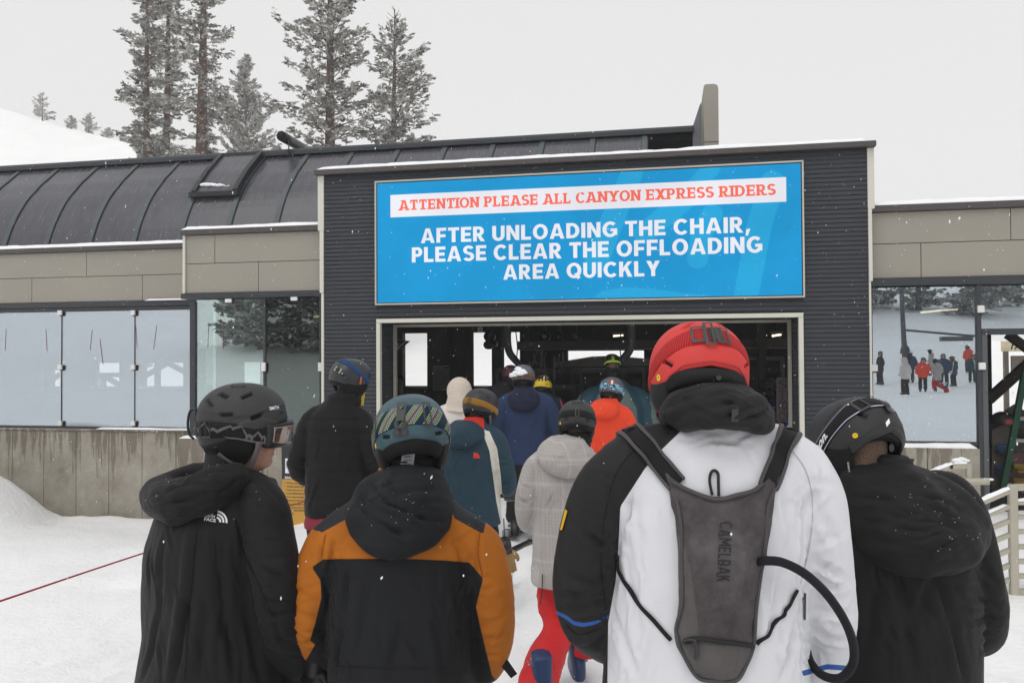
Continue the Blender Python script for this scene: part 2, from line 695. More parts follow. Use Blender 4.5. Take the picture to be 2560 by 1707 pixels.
# --- trims
box('corner_trim', -4.705, -4.617, 10.275, 10.5, 3.60, 4.36, M_TRIM, bld)
box('corner_trim', -4.675, -4.617, 10.265, 10.34, 2.74, 3.598, M_TRIM, bld)
box('corner_trim', -4.655, -4.617, 10.272, 10.34, -.6, 2.738, M_TRIM, bld)
box('corner_trim', 2.427, 2.505, 10.275, 10.5, 3.62, 4.36, M_TRIM, bld)
box('corner_trim', 2.427, 2.470, 10.262, 10.34, 2.74, 3.618, M_TRIM, bld)
box('corner_trim', 2.427, 2.452, 10.272, 10.34, .72, 2.738, M_TRIM, bld)
box('portal_jamb', -3.84, -3.785, 10.225, 10.299, -.6, 2.312, M_TRIM, bld)
box('portal_jamb', 1.605, 1.66, 10.225, 10.299, -.3, 2.312, M_TRIM, bld)
box('portal_head', -3.84, 1.66, 10.224, 10.298, 2.314, 2.368, M_TRIM, bld)
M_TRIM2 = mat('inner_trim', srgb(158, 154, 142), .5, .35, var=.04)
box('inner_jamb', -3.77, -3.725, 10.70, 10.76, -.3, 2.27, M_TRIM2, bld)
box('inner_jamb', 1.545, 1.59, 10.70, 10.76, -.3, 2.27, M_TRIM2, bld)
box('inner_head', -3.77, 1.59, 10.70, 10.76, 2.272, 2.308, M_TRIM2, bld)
# --- parapet cap of the block
box('parapet_cap', -4.725, 2.515, 10.20, 10.62, 4.362, 4.43, M_CAP, bld)
snow_ridge('snow_strip', -4.70, 2.43, 10.215, 10.6, 4.431, .062, bld, 1.3)

# --- wings: cladding, caps
XB0, XB1 = -6.85, -4.72          # left bay
zb_cap = xz(467, 589, YB)[1]; zb_mid = xz(473, 660, YB)[1]; zb_bot = xz(467, 733.8, YB)[1]
zl_cap = xz(0, 636.2, YL)[1]; zl_mid = xz(0, 697.6, YL)[1]; zl_bot = xz(0, 759, YL)[1]
zr_cap = xz(2176, 532.4, YB)[1]; zr_mid = xz(2176, 611, YB)[1]; zr_bot = xz(2176, 697, YB)[1]


def panels(row, Y, z0, z1, depth=.05):
    for x0, x1 in row:
        box('cladding_panel', x0+.004, x1-.004, Y, Y+depth, z0+.004, z1-.004, M_CLAD, bld, .003)


xl = [xz(216, 660, YL)[0], xz(79.5, 730, YL)[0], xz(355.6, 730, YL)[0]]
panels([(xl[0]-2.44, xl[0]), (xl[0], -6.80)], YL, zl_mid, zl_cap)
panels([(-14, xl[0]-2.44)], YL, zl_mid, zl_cap)
panels([(-14, xl[1]), (xl[1], xl[2]), (xl[2], -6.80)], YL, zl_bot, zl_mid)
xb = [xz(537, 620, YB)[0], xz(646, 690, YB)[0]]
panels([(XB0+.04, xb[0]), (xb[0], XB1+.05)], YB, zb_mid, zb_cap)
panels([(XB0+.04, xb[1]), (xb[1], XB1+.05)], YB, zb_bot, zb_mid)
xr = [xz(2527, 570, YB)[0], xz(2302.6, 650, YB)[0]]
panels([(2.46, xr[0]), (xr[0], xr[0]+2.44), (xr[0]+2.44, 9)], YB, zr_mid, zr_cap)
panels([(2.46, xr[1]), (xr[1], xr[1]+2.44), (xr[1]+2.44, 9)], YB, zr_bot, zr_mid)
box('wall', -14, -6.82, YL+.052, YL+.2, zl_bot, zl_cap, M_DARK, bld, 0)
box('wall', XB0+.04, XB1+.06, YB+.052, YB+.2, zb_bot, zb_cap, M_DARK, bld, 0)
box('wall', 2.46, 9, YB+.052, YB+.2, zr_bot, zr_cap, M_DARK, bld, 0)
box('wall', XB0+.04, XB0+.09, YB+.21, YL+.05, zb_bot, zb_cap, M_CLAD, bld, 0)
box('corner_trim', XB0, XB0+.04, YB-.03, YB+.5, zb_bot, zb_cap, M_TRIM, bld)
box('parapet_cap', -14, -6.86, YL-.05, YL+.35, zl_cap, zl_cap+.075, M_CAP, bld)
box('parapet_cap', XB0-.02, XB1+.03, YB-.06, YB+.35, zb_cap, zb_cap+.075, M_CAP, bld)
box('parapet_cap', 2.46, 9, YB-.06, YB+.35, zr_cap, zr_cap+.08, M_CAP, bld)
snow_ridge('snow_strip', -14, -6.87, YL-.04, YL+.33, zl_cap+.076, .07, bld, 4.1)
snow_ridge('snow_strip', XB0-.01, XB1+.02, YB-.05, YB+.33, zb_cap+.076, .065, bld, 7.7)
snow_ridge('snow_strip', 2.51, 9, YB-.05, YB+.33, zr_cap+.081, .075, bld, 9.4)
# dark head beams over the glass
box('head_beam', -14, -6.86, YL-.03, YL+.2, zl_bot-.085, zl_bot-.003, M_FRAME, bld)
box('head_beam', -14, -6.86, YL+.0, YL+.15, zl_bot-.15, zl_bot-.087, M_FRAME, bld)
box('head_beam', XB0-.02, XB1+.05, YB-.04, YB+.2, zb_bot-.08, zb_bot-.003, M_FRAME, bld)
box('head_beam', 2.455, 9, YB-.04, YB+.2, zr_bot-.095, zr_bot-.003, M_FRAME, bld)
snow_ridge('snow_strip', -7.85, -6.87, YL-.06, YL-.03, zl_bot-.003, .03, bld, 2.2)

# --- glazing, left wall
zgt = xz(0, 779, YL)[1]; zgb = xz(0, 1062.5, YL)[1]
xd = [xz(152, 900, YL)[0], xz(335, 900, YL)[0]]
pw = xd[1]-xd[0]
cols = [xd[0]-2*pw, xd[0]-pw, xd[0], xd[1], -6.70]
box('sill_beam', -14, -6.70, YL-.03, YL+.12, zgb-.06, zgb-.004, M_FRAME, bld)
for a, b in zip(cols[:-1], cols[1:]):
    box('glass_pane', a+.006, b-.006, YL+.02, YL+.028, zgb, zgt+.01, G_LEFT, bld, 0)
for x in cols[:-1]:
    box('glass_joint', x-.006, x+.006, YL+.012, YL+.04, zgb, zgt, M_FRAME, bld, 0)


def clip(x, z, Y, w=.075, h=.075, tilt=0):
    c = box('glass_clip', x-w/2, x+w/2, Y-.035, Y-.002, z-h/2, z+h/2, M_CLIP, bld, .006)
    box('clip_bracket', x-w*.3, x+w*.62, Y-.001, Y+.02, z-h*.7, z+h*.35, M_BLACK, bld, 0)


for px in (152, 334.5):
    for py in (782, 918, 1058):
        x, z = xz(px, py, YL); clip(x, z, YL)
# --- glazing, bay
zgt2 = xz(490, 757, YB)[1]; zgb2 = xz(500, 1084, YB)[1]
xm = xz(660.6, 900, YB)[0]
xg0 = xz(489, 900, YB)[0]; xg1 = -4.70
box('bay_sill', xg0-.08, xg1, YB-.02, YB+.1, zgb2-.05, zgb2-.003, M_FRAME, bld)
box('glass_pane', xg0, xm-.02, YB+.02, YB+.028, zgb2, zgt2+.04, G_BUMP, bld, 0)
box('glass_pane', xm+.02, xg1, YB+.02, YB+.028, zgb2, zgt2+.04, G_DARK, bld, 0)
box('mullion', xm-.018, xm+.018, YB+.0, YB+.06, zgb2, zgt2+.06, M_FRAME, bld)
box('mullion', xg1-.05, xg1+.01, YB-.005, YB+.06, zgb2, zgt2+.06, M_FRAME, bld)
box('corner_post', xg0-.09, xg0-.004, YB-.01, YB+.09, zgb2-.05, zgt2+.02, M_FRAME, bld)
box('glass_pane', xg0-.06, xg0-.052, YB+.1, YL-.04, zgb2, zgt2, G_DARK, bld, 0)
for px, py, ww, hh in ((573, 752, .1, .055), (737, 747, .1, .055), (660.5, 917, .065, .125), (802, 917, .06, .12)):
    x, z = xz(px, py, YB); clip(x, z, YB, ww, hh)
# --- glazing, right
zrt = xz(2183, 720, YB)[1]; zrb = xz(2239, 1102, YB)[1]
xw0 = xz(2183, 900, YB)[0]; xw1 = xz(2443, 900, YB)[0]
box('glass_pane', xw0, xw1, YB+.03, YB+.038, zrb, zrt, G_RIGHT, bld, 0)
box('mullion', xw0-.055, xw0-.002, YB-.0, YB+.1, zrb-.03, zrt+.03, M_FRAME, bld)
box('mullion', xw1+.002, xw1+.05, YB-.01, YB+.1, -.6, zrt+.03, M_FRAME, bld)
box('sill_beam', xw0, xw1, YB-.0, YB+.1, zrb-.045, zrb-.003, M_FRAME, bld)
zdt = xz(2480, 822, YB)[1]
box('transom_bar', xw1+.055, 9, YB-.005, YB+.09, zdt-.07, zdt, M_FRAME, bld)
box('door_post', xw1+.053, xw1+.115, YB-.004, YB+.1, -.6, zdt-.072, mat('grey_door_frame', srgb(82, 86, 90), .45, .4, var=.05), bld)
box('glass_pane', xw1+.06, xw1+1.3, YB+.03, YB+.038, zdt+.004, zrt, G_RIGHT, bld, 0)
for px, py in ((2184, 919.6), (2449.8, 773), (2453, 915)):
    x, z = xz(px, py, YB); clip(x, z, YB-.01, .075, .085)
# --- concrete
zc = zgb-.06
xs = np.arange(-6.72, -14, -.575)
for a, b in zip(xs[1:], xs[:-1]):
    box('concrete_panel', a+.003, b-.003, YL-.09, YL+.2, -1.3, zc-.004, M_CONC, bld, .006)
box('concrete_ledge', -14, -6.72, YL-.11, YL+.21, zc-.003, zc+.028, M_CONC, bld, .006)
snow_ridge('snow_strip', -8.65, -6.74, YL-.115, YL-.03, zc+.029, .03, bld, 3.3)
zc2 = zgb2-.055
for a, b in ((-6.86, -6.2), (-6.2, -5.55), (-5.55, -4.72)):
    box('concrete_panel', a+.003, b-.003, YB-.12, YB+.2, -1.3, zc2-.004, M_CONC, bld, .006)
snow_ridge('snow_strip', -6.84, -4.74, YB-.11, YB-.02, zc2-.003, .05, bld, 6.3)
zc3 = xz(2300, 1119, YB-.1)[1]
xe = xz(2449, 1150, YB-.1)[0]
for a, b in ((1.665, 2.45), (2.45, 3.06), (3.06, xe)):
    box('concrete_panel', a+.003, b-.003, YB-.13 if a > 2 else YF-.06, YB+.2, -1.0, zc3, M_CONC, bld, .008)
snow_ridge('snow_strip', 1.68, 2.44, YF-.055, YF+.02, zc3, .05, bld, 8.1)
snow_ridge('snow_strip', 2.46, xe-.03, YB-.12, YB-.01, zc3+.002, .06, bld, 5.2)

# --- barrel roof: curved ribs and panes
PROF = [(11.40, 3.20), (11.60, 3.78), (11.74, 4.12), (11.91, 4.42), (12.06, 4.63), (12.22, 4.80), (12.36, 4.95), (12.51, 5.08), (12.70, 5.25), (12.88, 5.39)]


def prof_pts(n=26):
    return [p for p in bez([(0, y, z) for y, z in PROF], max(2, n//9))]


PP = prof_pts()


def roofstrip(name, x0, x1, m, i0=0, i1=None, off=0.0, thick=.02, parent=None, inset=0.0):
    pts = PP[i0:i1]
    v = []; f = []
    n = len(pts)
    nr = []
    for i in range(n):
        a = pts[max(i-1, 0)]; b = pts[min(i+1, n-1)]
        t = b-a; nn = np.array([0, -t[2], t[1]]); nr.append(nn/np.linalg.norm(nn))
    for p, q in zip(pts, nr):
        for x, d in ((x0, off), (x1, off), (x1, off-thick), (x0, off-thick)):
            c = p+q*d
            v.append((x, c[1], c[2]))
    for i in range(n-1):
        for k in range(4):
            a = i*4+k; b = i*4+(k+1) % 4
            f.append((a, b, b+4, a+4))
    f.append((3, 2, 1, 0)); e = (n-1)*4; f.append((e, e+1, e+2, e+3))
    return fixnormals(obj(name, v, f, m, parent or bld, False))


ribx = [-10.98+.822*i for i in range(-4, 15)]
ribx = [x for x in ribx if x < .45]
iH0, iH1 = 7, len(PP)-1          # the hatch's stretch of the curve
hx = (ribx[8], ribx[9]) if False else None
# which bay holds the hatch
hb = min(range(len(ribx)-1), key=lambda i: abs(ribx[i]+7.70))
for i, x in enumerate(ribx):
    roofstrip('roof_rib', x-.042, x+.042, M_RIB, off=.020, thick=.05)
    roofstrip('rib_gasket', x+.046, x+.056, M_BLACK, off=.012, thick=.03)
for i in range(len(ribx)-1):
    a, b = ribx[i]+.058, ribx[i+1]-.047
    if i == hb:
        roofstrip('roof_pane', a, b, M_ROOF, 0, iH0+1)
    else:
        roofstrip('roof_pane', a, b, M_ROOF)
# hatch, standing proud of the roof
ha, hc = ribx[hb]+.02, ribx[hb+1]-.0
M_HF = mat('hatch_dark', srgb(34, 38, 41), .45, .35, var=.05)
hatch = roofstrip('roof_hatch', ha+.07, hc-.07, M_ROOF, iH0, iH1, .085, .02)
roofstrip('hatch_frame', ha-.01, ha+.068, M_HF, iH0, iH1, .125, .125, hatch)
roofstrip('hatch_frame', hc-.068, hc+.02, M_HF, iH0, iH1, .125, .125, hatch)
p = PP[iH0]
box('hatch_frame', ha-.05, hc+.03, p[1]-.12, p[1]-.0, p[2]-.03, p[2]+.055, M_HF, hatch)
p = PP[iH1]
box('hatch_frame', ha, hc, p[1]-.14, p[1]-.05, p[2]-.05, p[2]+.05, M_HF, hatch)
hp = PP[iH0+1]


def clumps(name, spots, parent, seed=0, m=None):
    """small heap of clinging snow"""
    mb = MB(); r = random.Random(seed)
    for x, y, z, s in spots:
        bm = bmesh.new(); bmesh.ops.create_icosphere(bm, subdivisions=2, radius=1)
        vv = []
        for q in bm.verts:
            k = 1+.35*mnoise.noise(q.co*1.7+Vector((x*9, y*5, z*7)))
            vv.append((x+q.co.x*s*1.5*k, y+q.co.y*s*k, z+q.co.z*s*.75*k))
        mb.add(vv, [tuple(w_.index for w_ in ff.verts) for ff in bm.faces]); bm.free()
    return mb.build(name, m or SNOWC, parent, True)


clumps('snow_patch', [(ha+.13+.052*k, hp[1]-.05+rs.uniform(-.01, .02), hp[2]+.07+(.02 if k < 6 else -.01)+rs.uniform(-.01, .02), rs.uniform(.026, .045)) for k in range(10)], hatch, 3)
box('ridge_cap', -14.5, .47, 12.80, 13.05, 5.385, 5.47, M_RIB, bld, .008)
box('ridge_gutter', -14.5, .46, 12.765, 12.80, 5.36, 5.43, M_FRAME, bld, .004)
obj('back_roof', [(-14.5, 13.04, 5.40), (.6, 13.04, 5.40), (.6, 16.7, 3.0), (-14.5, 16.7, 3.0), (-14.5, 13.04, 5.3), (.6, 13.04, 5.3), (.6, 16.7, 2.9), (-14.5, 16.7, 2.9)],
    [(0, 1, 2, 3), (7, 6, 5, 4), (0, 4, 5, 1), (1, 5, 6, 2), (2, 6, 7, 3), (3, 7, 4, 0)], M_DARK, bld)
box('gutter_roof', -14, -4.7, YL+.2, 11.62, 3.40, 3.46, M_DARK, bld, 0)
# end wall of the vault with its rounded head
ez = xz(1756, 212, 12.2)[1]
ex0, ex1 = xz(1760, 300, 12.2)[0], xz(1796.5, 300, 12.2)[0]
arc = [(ex0, 3.9), (ex1, 3.9)]+[(ex1-.07+.07*math.cos(a), ez-.07+.07*math.sin(a)) for a in np.linspace(0, PI/2, 7)]+[(ex0+.02, ez), (ex0, ez-.03)]
zj = xz(1780, 355, 12.2)[1]
prismo('end_wall', [q for q in arc if q[1] > zj-.01 or True], 12.2, 12.9, M_CLAD, bld)
box('wall_seam', ex0+.002, ex1-.002, 12.196, 12.199, zj-.004, zj+.004, M_DARK, bld, 0)
prismo('end_gusset', [(ex0-.003, 4.3), (ex0-.003, ez-.06), (ex0-.03, ez-.10), (.452, 5.46), (.452, 4.3)], 12.86, 12.9, mat('gusset_pane', srgb(120, 122, 126), .3, .4, var=.05), bld)
# flue poking through the roof
fl = empty('flue_pipe', tuple(atY(722, 366, 12.7)))
tag(fl, 'black slanted flue pipe with an open mouth poking up over the roof ridge', 'pipe')
a = atY(703, 340, 12.62); b = atY(748, 366, 13.3)
M_FLUE = mat('flue_black', (.02, .021, .023), .35, .45, var=.1)
dirf = (b-a)/np.linalg.norm(b-a)
tube('pipe', [a, a+dirf*.25, b, b+dirf*.5], .088, M_FLUE, fl, 20)
tube('mouth', [a-dirf*.004, a+dirf*.03], .074, M_INT2, fl, 20)
tube('bracket', [atY(722, 352, 12.72), atY(722, 385, 12.72)], .012, M_FLUE, fl, 8)

# --- back wall with its openings, ceiling, floor
YK = 16.5


def openings(lst, Y):
    out = []
    for x0, x1, y0, y1 in lst:
        A = atY(x0, y0, Y); B = atY(x1, y1, Y)
        out.append((A[0], B[0], B[2], A[2]))
    return sorted(out)


OPS = openings([(26, 90, 909, 966), (122, 150, 925, 966), (234, 298, 907, 966), (354, 530, 907, 966), (600, 650, 905, 960),
                (1006, 1068, 833, 965), (1176, 1300, 831, 965), (1418, 1610, 877, 900), (2478, 2600, 836, 1060)], YK)
xcur = -14.5
for (x0, x1, z0, z1) in OPS:
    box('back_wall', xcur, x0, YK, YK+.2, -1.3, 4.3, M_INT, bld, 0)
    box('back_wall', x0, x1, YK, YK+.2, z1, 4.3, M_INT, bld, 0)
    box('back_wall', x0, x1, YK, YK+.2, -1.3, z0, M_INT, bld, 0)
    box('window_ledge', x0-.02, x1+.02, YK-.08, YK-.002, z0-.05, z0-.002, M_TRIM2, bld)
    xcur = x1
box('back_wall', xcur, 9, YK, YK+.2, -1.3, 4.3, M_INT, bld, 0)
# braces and posts in the openings of the left hall
def bar(name, p, q, r, m, parent=bld):
    p = np.array(p); q = np.array(q); d = q-p; L = np.linalg.norm(d)
    t, u, b_ = frames([p, q])[1][0]
    s_ = r
    v = [c+s_*(i*u+j*b_) for c in (p, q) for i, j in ((-1, -1), (1, -1), (1, 1), (-1, 1))]
    return fixnormals(obj(name, v, [(0, 1, 2, 3), (4, 5, 6, 7), (0, 1, 5, 4), (1, 2, 6, 5), (2, 3, 7, 6), (3, 0, 4, 7)], m, parent))


for (px0, py0, px1, py1) in ((354, 945, 420, 907), (420, 907, 490, 945), (394, 900, 394, 970), (466, 900, 466, 970), (50, 905, 50, 968), (26, 955, 50, 938), (50, 937, 92, 937), (122, 955, 150, 935), (258, 938, 258, 968), (234, 937, 298, 937), (258, 938, 298, 962)):
    bar('timber_brace', atY(px0, py0, YK-.15), atY(px1, py1, YK-.15), .05, M_INT)
box('end_partition', -14.6, -14.5, 11.2, 16.6, -1.3, 4.0, M_INT, bld, 0)
box('end_partition', 9.0, 9.1, 10.5, 16.6, -1.3, 4.0, M_INT, bld, 0)
box('partition', -4.62, -4.54, 10.73, 12.4, -1.3, 4.2, M_INT, bld, 0)
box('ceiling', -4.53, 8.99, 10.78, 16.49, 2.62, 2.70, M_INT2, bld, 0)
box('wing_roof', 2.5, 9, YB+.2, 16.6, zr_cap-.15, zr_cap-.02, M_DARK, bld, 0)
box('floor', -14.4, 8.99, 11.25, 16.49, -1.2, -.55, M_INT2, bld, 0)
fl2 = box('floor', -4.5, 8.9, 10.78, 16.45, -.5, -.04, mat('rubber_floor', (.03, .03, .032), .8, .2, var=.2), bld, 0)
# ------------------------------------------------------------------ LED display over the portal
sign = empty('led_display', ((SX0+SX1)/2, 10.27, SZ0))
tag(sign, 'wide blue lit message screen with white and coral lettering above the portal', 'screen')
YS = 10.245
E_BLUE = emit('screen_blue', (.012, .315, .66), 1.0, .05)
E_BLUE2 = emit('screen_light_blue', (.022, .385, .715), 1.0, .05)
E_WHITE = emit('screen_white', (.84, .845, .905), 1.0, .02)
E_CORAL = emit('screen_coral', (.98, .165, .11), 1.0, .03)
fw = .02
M_SF = mat('sign_frame', srgb(188, 184, 172), .5, .35, var=.04)
box('frame', SX0, SX1, YS-.022, 10.28, SZ1-fw, SZ1, M_SF, sign, .003)
box('frame', SX0, SX1, YS-.022, 10.28, SZ0, SZ0+fw, M_SF, sign, .003)
box('frame', SX0, SX0+fw, YS-.021, 10.279, SZ0+fw+.001, SZ1-fw-.001, M_SF, sign, .003)
box('frame', SX1-fw, SX1, YS-.021, 10.279, SZ0+fw+.001, SZ1-fw-.001, M_SF, sign, .003)
box('backing', SX0+fw+.001, SX1-fw-.001, YS+.004, 10.285, SZ0+fw+.001, SZ1-fw-.001, M_BLACK, sign, 0)
# LED modules
nmx, nmz = 6, 2
ax, bx_ = SX0+fw+.012, SX1-fw-.012
az, bz = SZ0+fw+.012, SZ1-fw-.012
for i in range(nmx):
    for j in range(nmz):
        x0 = ax+(bx_-ax)*i/nmx; x1 = ax+(bx_-ax)*(i+1)/nmx
        z0 = az+(bz-az)*j/nmz; z1 = az+(bz-az)*(j+1)/nmz
        box('screen_module', x0+.0004, x1-.0004, YS, YS+.003, z0+.0004, z1-.0004, E_BLUE, sign, 0)


def on_sign(px, py):
    return xz(px, py, YS)


def flat(name, V, F, Y, m):
    return obj(name, [(x, Y, z) for x, z in V], [f for f in F], m, sign)


# pale brush strokes of the emblem behind the words
def stroke(pts, w, Y, n=8, c0=True, c1=True):
    P = [np.array(on_sign(*p)) for p in pts]
    L = []; Rr = []
    for i, p in enumerate(P):
        t = P[min(i+1, len(P)-1)]-P[max(i-1, 0)]; t /= np.linalg.norm(t); q = np.array([-t[1], t[0]])
        L.append(p+q*w/2); Rr.append(p-q*w/2)
    out = list(L)
    if c1:
        t = P[-1]-P[-2]; a0 = math.atan2(*(L[-1]-P[-1])[::-1])
        out += [P[-1]+w/2*np.array([math.cos(a0-PI*k/n), math.sin(a0-PI*k/n)]) for k in range(1, n)]
    out += Rr[::-1]
    if c0:
        a0 = math.atan2(*(Rr[0]-P[0])[::-1])
        out += [P[0]+w/2*np.array([math.cos(a0-PI*k/n), math.sin(a0-PI*k/n)]) for k in range(1, n)]
    zlo, zhi = az+.002, bz-.002
    return [(float(a), float(min(max(b, zlo), zhi))) for a, b in out]


def B2(x, y):
    return 1480+x*.3954, 180+y*.3954


for k, (pts, wd) in enumerate([
        ([B2(250, 636), B2(120, 960), B2(30, 1200)], .30), ([B2(740, 606), B2(560, 830), B2(330, 1020)], .27),
        ([B2(760, 900), B2(690, 1030), B2(668, 1180)], .26), ([B2(1140, 700), B2(1060, 960), B2(975, 1420)], .30)]):
    poly = stroke(pts, wd, YS)
    flat('emblem_stroke', poly, [tuple(range(len(poly)))], YS-.0008-.0003*k, E_BLUE2)
P = [on_sign(*B2(x, y)) for x, y in ((10, 1425), (60, 1385), (200, 1362), (380, 1370), (560, 1395), (760, 1424))]
P = [(a, max(b, az+.004)) for a, b in P]
flat('emblem_stroke', P, [tuple(range(len(P)))[::-1]], YS-.0022, E_BLUE2)
# white band and its slab-serif line
c = [on_sign(976.3, 486.3), on_sign(1965.2, 444.9), on_sign(1965.2, 506.2), on_sign(976.3, 542.5)]
bx0, bx1 = c[0][0], c[1][0]; bz1 = (c[0][1]+c[1][1])/2; bz0 = (c[2][1]+c[3][1])/2
flat('message_band', [(bx0, bz0), (bx1, bz0), (bx1, bz1), (bx0, bz1)], [(0, 1, 2, 3)], YS-.0040, E_WHITE)
SER = {'A': 'bl br tc', 'T': 'bc dl dr', 'E': 'lt lb er eu', 'N': 'bl tl tr', 'I': 'bc tc', 'O': '', 'P': 'bl lt', 'L': 'lb tl er', 'S': '', 'C': '',
       'Y': 'tl tr bc', 'X': 'tl tr bl br', 'R': 'bl br lt', 'D': 'lt lb'}



def _sec(cx, cy, rx, ry, tx, ty, a0, a1, n=10):
    """elliptical band from angle a0 to a1 (degrees) as quads"""
    P = []
    for k in range(n+1):
        a = R(a0+(a1-a0)*k/n); c, s_ = math.cos(a), math.sin(a)
        P.append(((cx+rx*c, cy+ry*s_), (cx+(rx-tx)*c, cy+(ry-ty)*s_)))
    return [[P[k][0], P[k+1][0], P[k+1][1], P[k][1]] for k in range(n)]


def _q(x0, y0, x1, y1):
    return [[(x0, y0), (x1, y0), (x1, y1), (x0, y1)]]


def _d(xa, ya, xb, yb, w):
    """slanted stem, flat ends, horizontal thickness w"""
    return [[(xa, ya), (xa+w, ya), (xb+w, yb), (xb, yb)]]


def glyph(ch, t=.235, h=.20):
    """heavy grotesque capital of unit height: width, polygons"""
    if ch == 'E': return .64, _q(0, 0, t, 1)+_q(t, 0, .64, h)+_q(t, 1-h, .64, 1)+_q(t, .5-h/2, .59, .5+h/2)
    if ch == 'F': return .62, _q(0, 0, t, 1)+_q(t, 1-h, .62, 1)+_q(t, .46-h/2, .57, .46+h/2)
    if ch == 'L': return .60, _q(0, 0, t, 1)+_q(t, 0, .60, h)
    if ch == 'T': return .70, _q(0, 1-h, .70, 1)+_q(.35-t/2, 0, .35+t/2, 1-h)
    if ch == 'I': return t, _q(0, 0, t, 1)
    if ch == 'H': return .76, _q(0, 0, t, 1)+_q(.76-t, 0, .76, 1)+_q(t, .5-h/2, .76-t, .5+h/2)
    if ch == 'N': return .78, _q(0, 0, t, 1)+_q(.78-t, 0, .78, 1)+[[(t, 1), (t, 1-.42), (.78-t, 0), (.78-t, .42)]]
    if ch == 'M': return .94, _q(0, 0, t, 1)+_q(.94-t, 0, .94, 1)+[[(t, 1), (t, .6), (.47, .18), (.47, .55)], [(.94-t, 1), (.47, .55), (.47, .18), (.94-t, .6)]]
    if ch == 'A': return .88, [[(0, 0), (t*1.03, 0), (.44, .78), (.44-.135, 1)], [(.88, 0), (.44+.135, 1), (.44, .78), (.88-t*1.03, 0)], [(.44-.135, 1), (.44, .78), (.44+.135, 1)]]+_q(.24, .18, .64, .18+h*.85)
    if ch == 'U': return .76, _q(0, .36, t, 1)+_q(.76-t, .36, .76, 1)+_sec(.38, .36, .38, .375, t, h, 180, 360, 14)
    if ch == 'O': return .90, _sec(.45, .5, .45, .515, t, h, 0, 360, 28)
    if ch == 'Q': return .90, _sec(.45, .5, .45, .515, t, h, 0, 360, 28)+[[(.46, .30), (.62, .34), (.86, .02), (.66, -.09)]]
    if ch == 'C': return .82, _sec(.45, .5, .45, .515, t, h, 42, 318, 22)
    if ch == 'G': return .86, _sec(.45, .5, .45, .515, t, h, 45, 335, 24)+_q(.47, .36, .86, .36+h*.95)+_q(.86-t, .12, .86, .36)
    if ch == 'D': return .78, _q(0, 0, t, 1)+_q(t, 0, .33, h)+_q(t, 1-h, .33, 1)+_sec(.33, .5, .45, .5, t, h, -90, 90, 16)
    if ch in 'PRB':
        p = _q(0, 0, t, 1)+_q(t, 1-h*.95, .38, 1)+_q(t, .37, .38, .37+h*.95)+_sec(.38, .685, .29, .315, t, h*.95, -90, 90, 12)
        if ch == 'P': return .67, p
        if ch == 'R': return .74, p+[[(.26, .38), (.46, .42), (.74, 0), (.47, 0)]]
        return .70, p+_q(t, 0, .40, h*.95)+_sec(.40, .28, .30, .28, t, h*.95, -90, 90, 12)
    if ch == 'S': return .70, _sec(.35, .72, .34, .295, .225, .185, 25, 250, 14)+_sec(.35, .285, .35, .30, .225, .185, 110, -155, 16)
    if ch == 'K': return .78, _q(0, 0, t, 1)+[[(t, .30), (t, .60), (.50, 1), (.77, 1)], [(.30, .57), (.46, .72), (.79, 0), (.51, 0)]]
    if ch == 'Y': return .80, [[(0, 1), (.27, 1), (.40+t/2, .40), (.40-t/2, .40)], [(.80, 1), (.53, 1), (.40-t/2, .40), (.40+t/2, .40)]]+_q(.40-t/2, 0, .40+t/2, .40)
    if ch == 'X': return .78, _d(0, 0, .78-.28, 1, .28)+_d(.78-.28, 0, 0, 1, .28)
    if ch == 'W': return 1.12, _d(.18, 0, 0, 1, .25)+_d(.18, 0, .44, 1, .24)+_d(.70, 0, .44, 1, .24)+_d(.70, 0, .87, 1, .25)
    if ch == ',': return .27, [[(.0, -.20), (.13, -.20), (.27, .22), (.05, .22)]]
    return .3, []


def typeset(body, x0, x1, z0, z1, Y, m, name, gap=.115, word=.34, slabs=False, t=.235, h=.20, pair=None):
    """each word is one object"""
    x = 0.0; words = []; cur = []
    for ch in body:
        if ch == ' ':
            words.append(cur); cur = []; x += word; continue
        wd, P = glyph(ch, t, h)
        pad = .06 if slabs and ch not in 'OCSQG' else 0.0
        if slabs:
            th = .15
            for s_ in SER.get(ch, '').split():
                e = .085
                r = {'bl': (-e, .32, 0, th), 'br': (wd-.32, wd+e, 0, th), 'tl': (-e, .30, 1-th, 1), 'tr': (wd-.30, wd+e, 1-th, 1), 'bc': (wd/2-.26, wd/2+.26, 0, th),
                     'tc': (wd/2-.26, wd/2+.26, 1-th, 1) if ch == 'I' else (wd/2-.27, wd/2+.06, 1-th, 1), 'dl': (0, .12, .66, 1), 'dr': (wd-.12, wd, .66, 1),
                     'lt': (-e, .1, 1-th, 1), 'lb': (-e, .1, 0, th), 'er': (wd-.115, wd, 0, .34), 'eu': (wd-.115, wd, .68, 1)}[s_]
                P = P+_q(r[0], r[2], r[1], r[3])
        cur.append((x+pad, P)); x += wd+2*pad+gap
    words.append(cur)
    tot = x-gap
    kx = (x1-x0)/tot; hz = z1-z0
    for wd_ in words:
        V = []; F = []; k = 0
        for xo, P in wd_:
            for poly in P:
                k += 1
                b = len(V); yy = Y-.00004*k
                V += [(x0+(xo+a)*kx, yy, z0+c_*hz) for a, c_ in poly]
                F.append(tuple(range(b, b+len(poly))))
        obj(name, V, F, m, pair if pair is not None else sign)


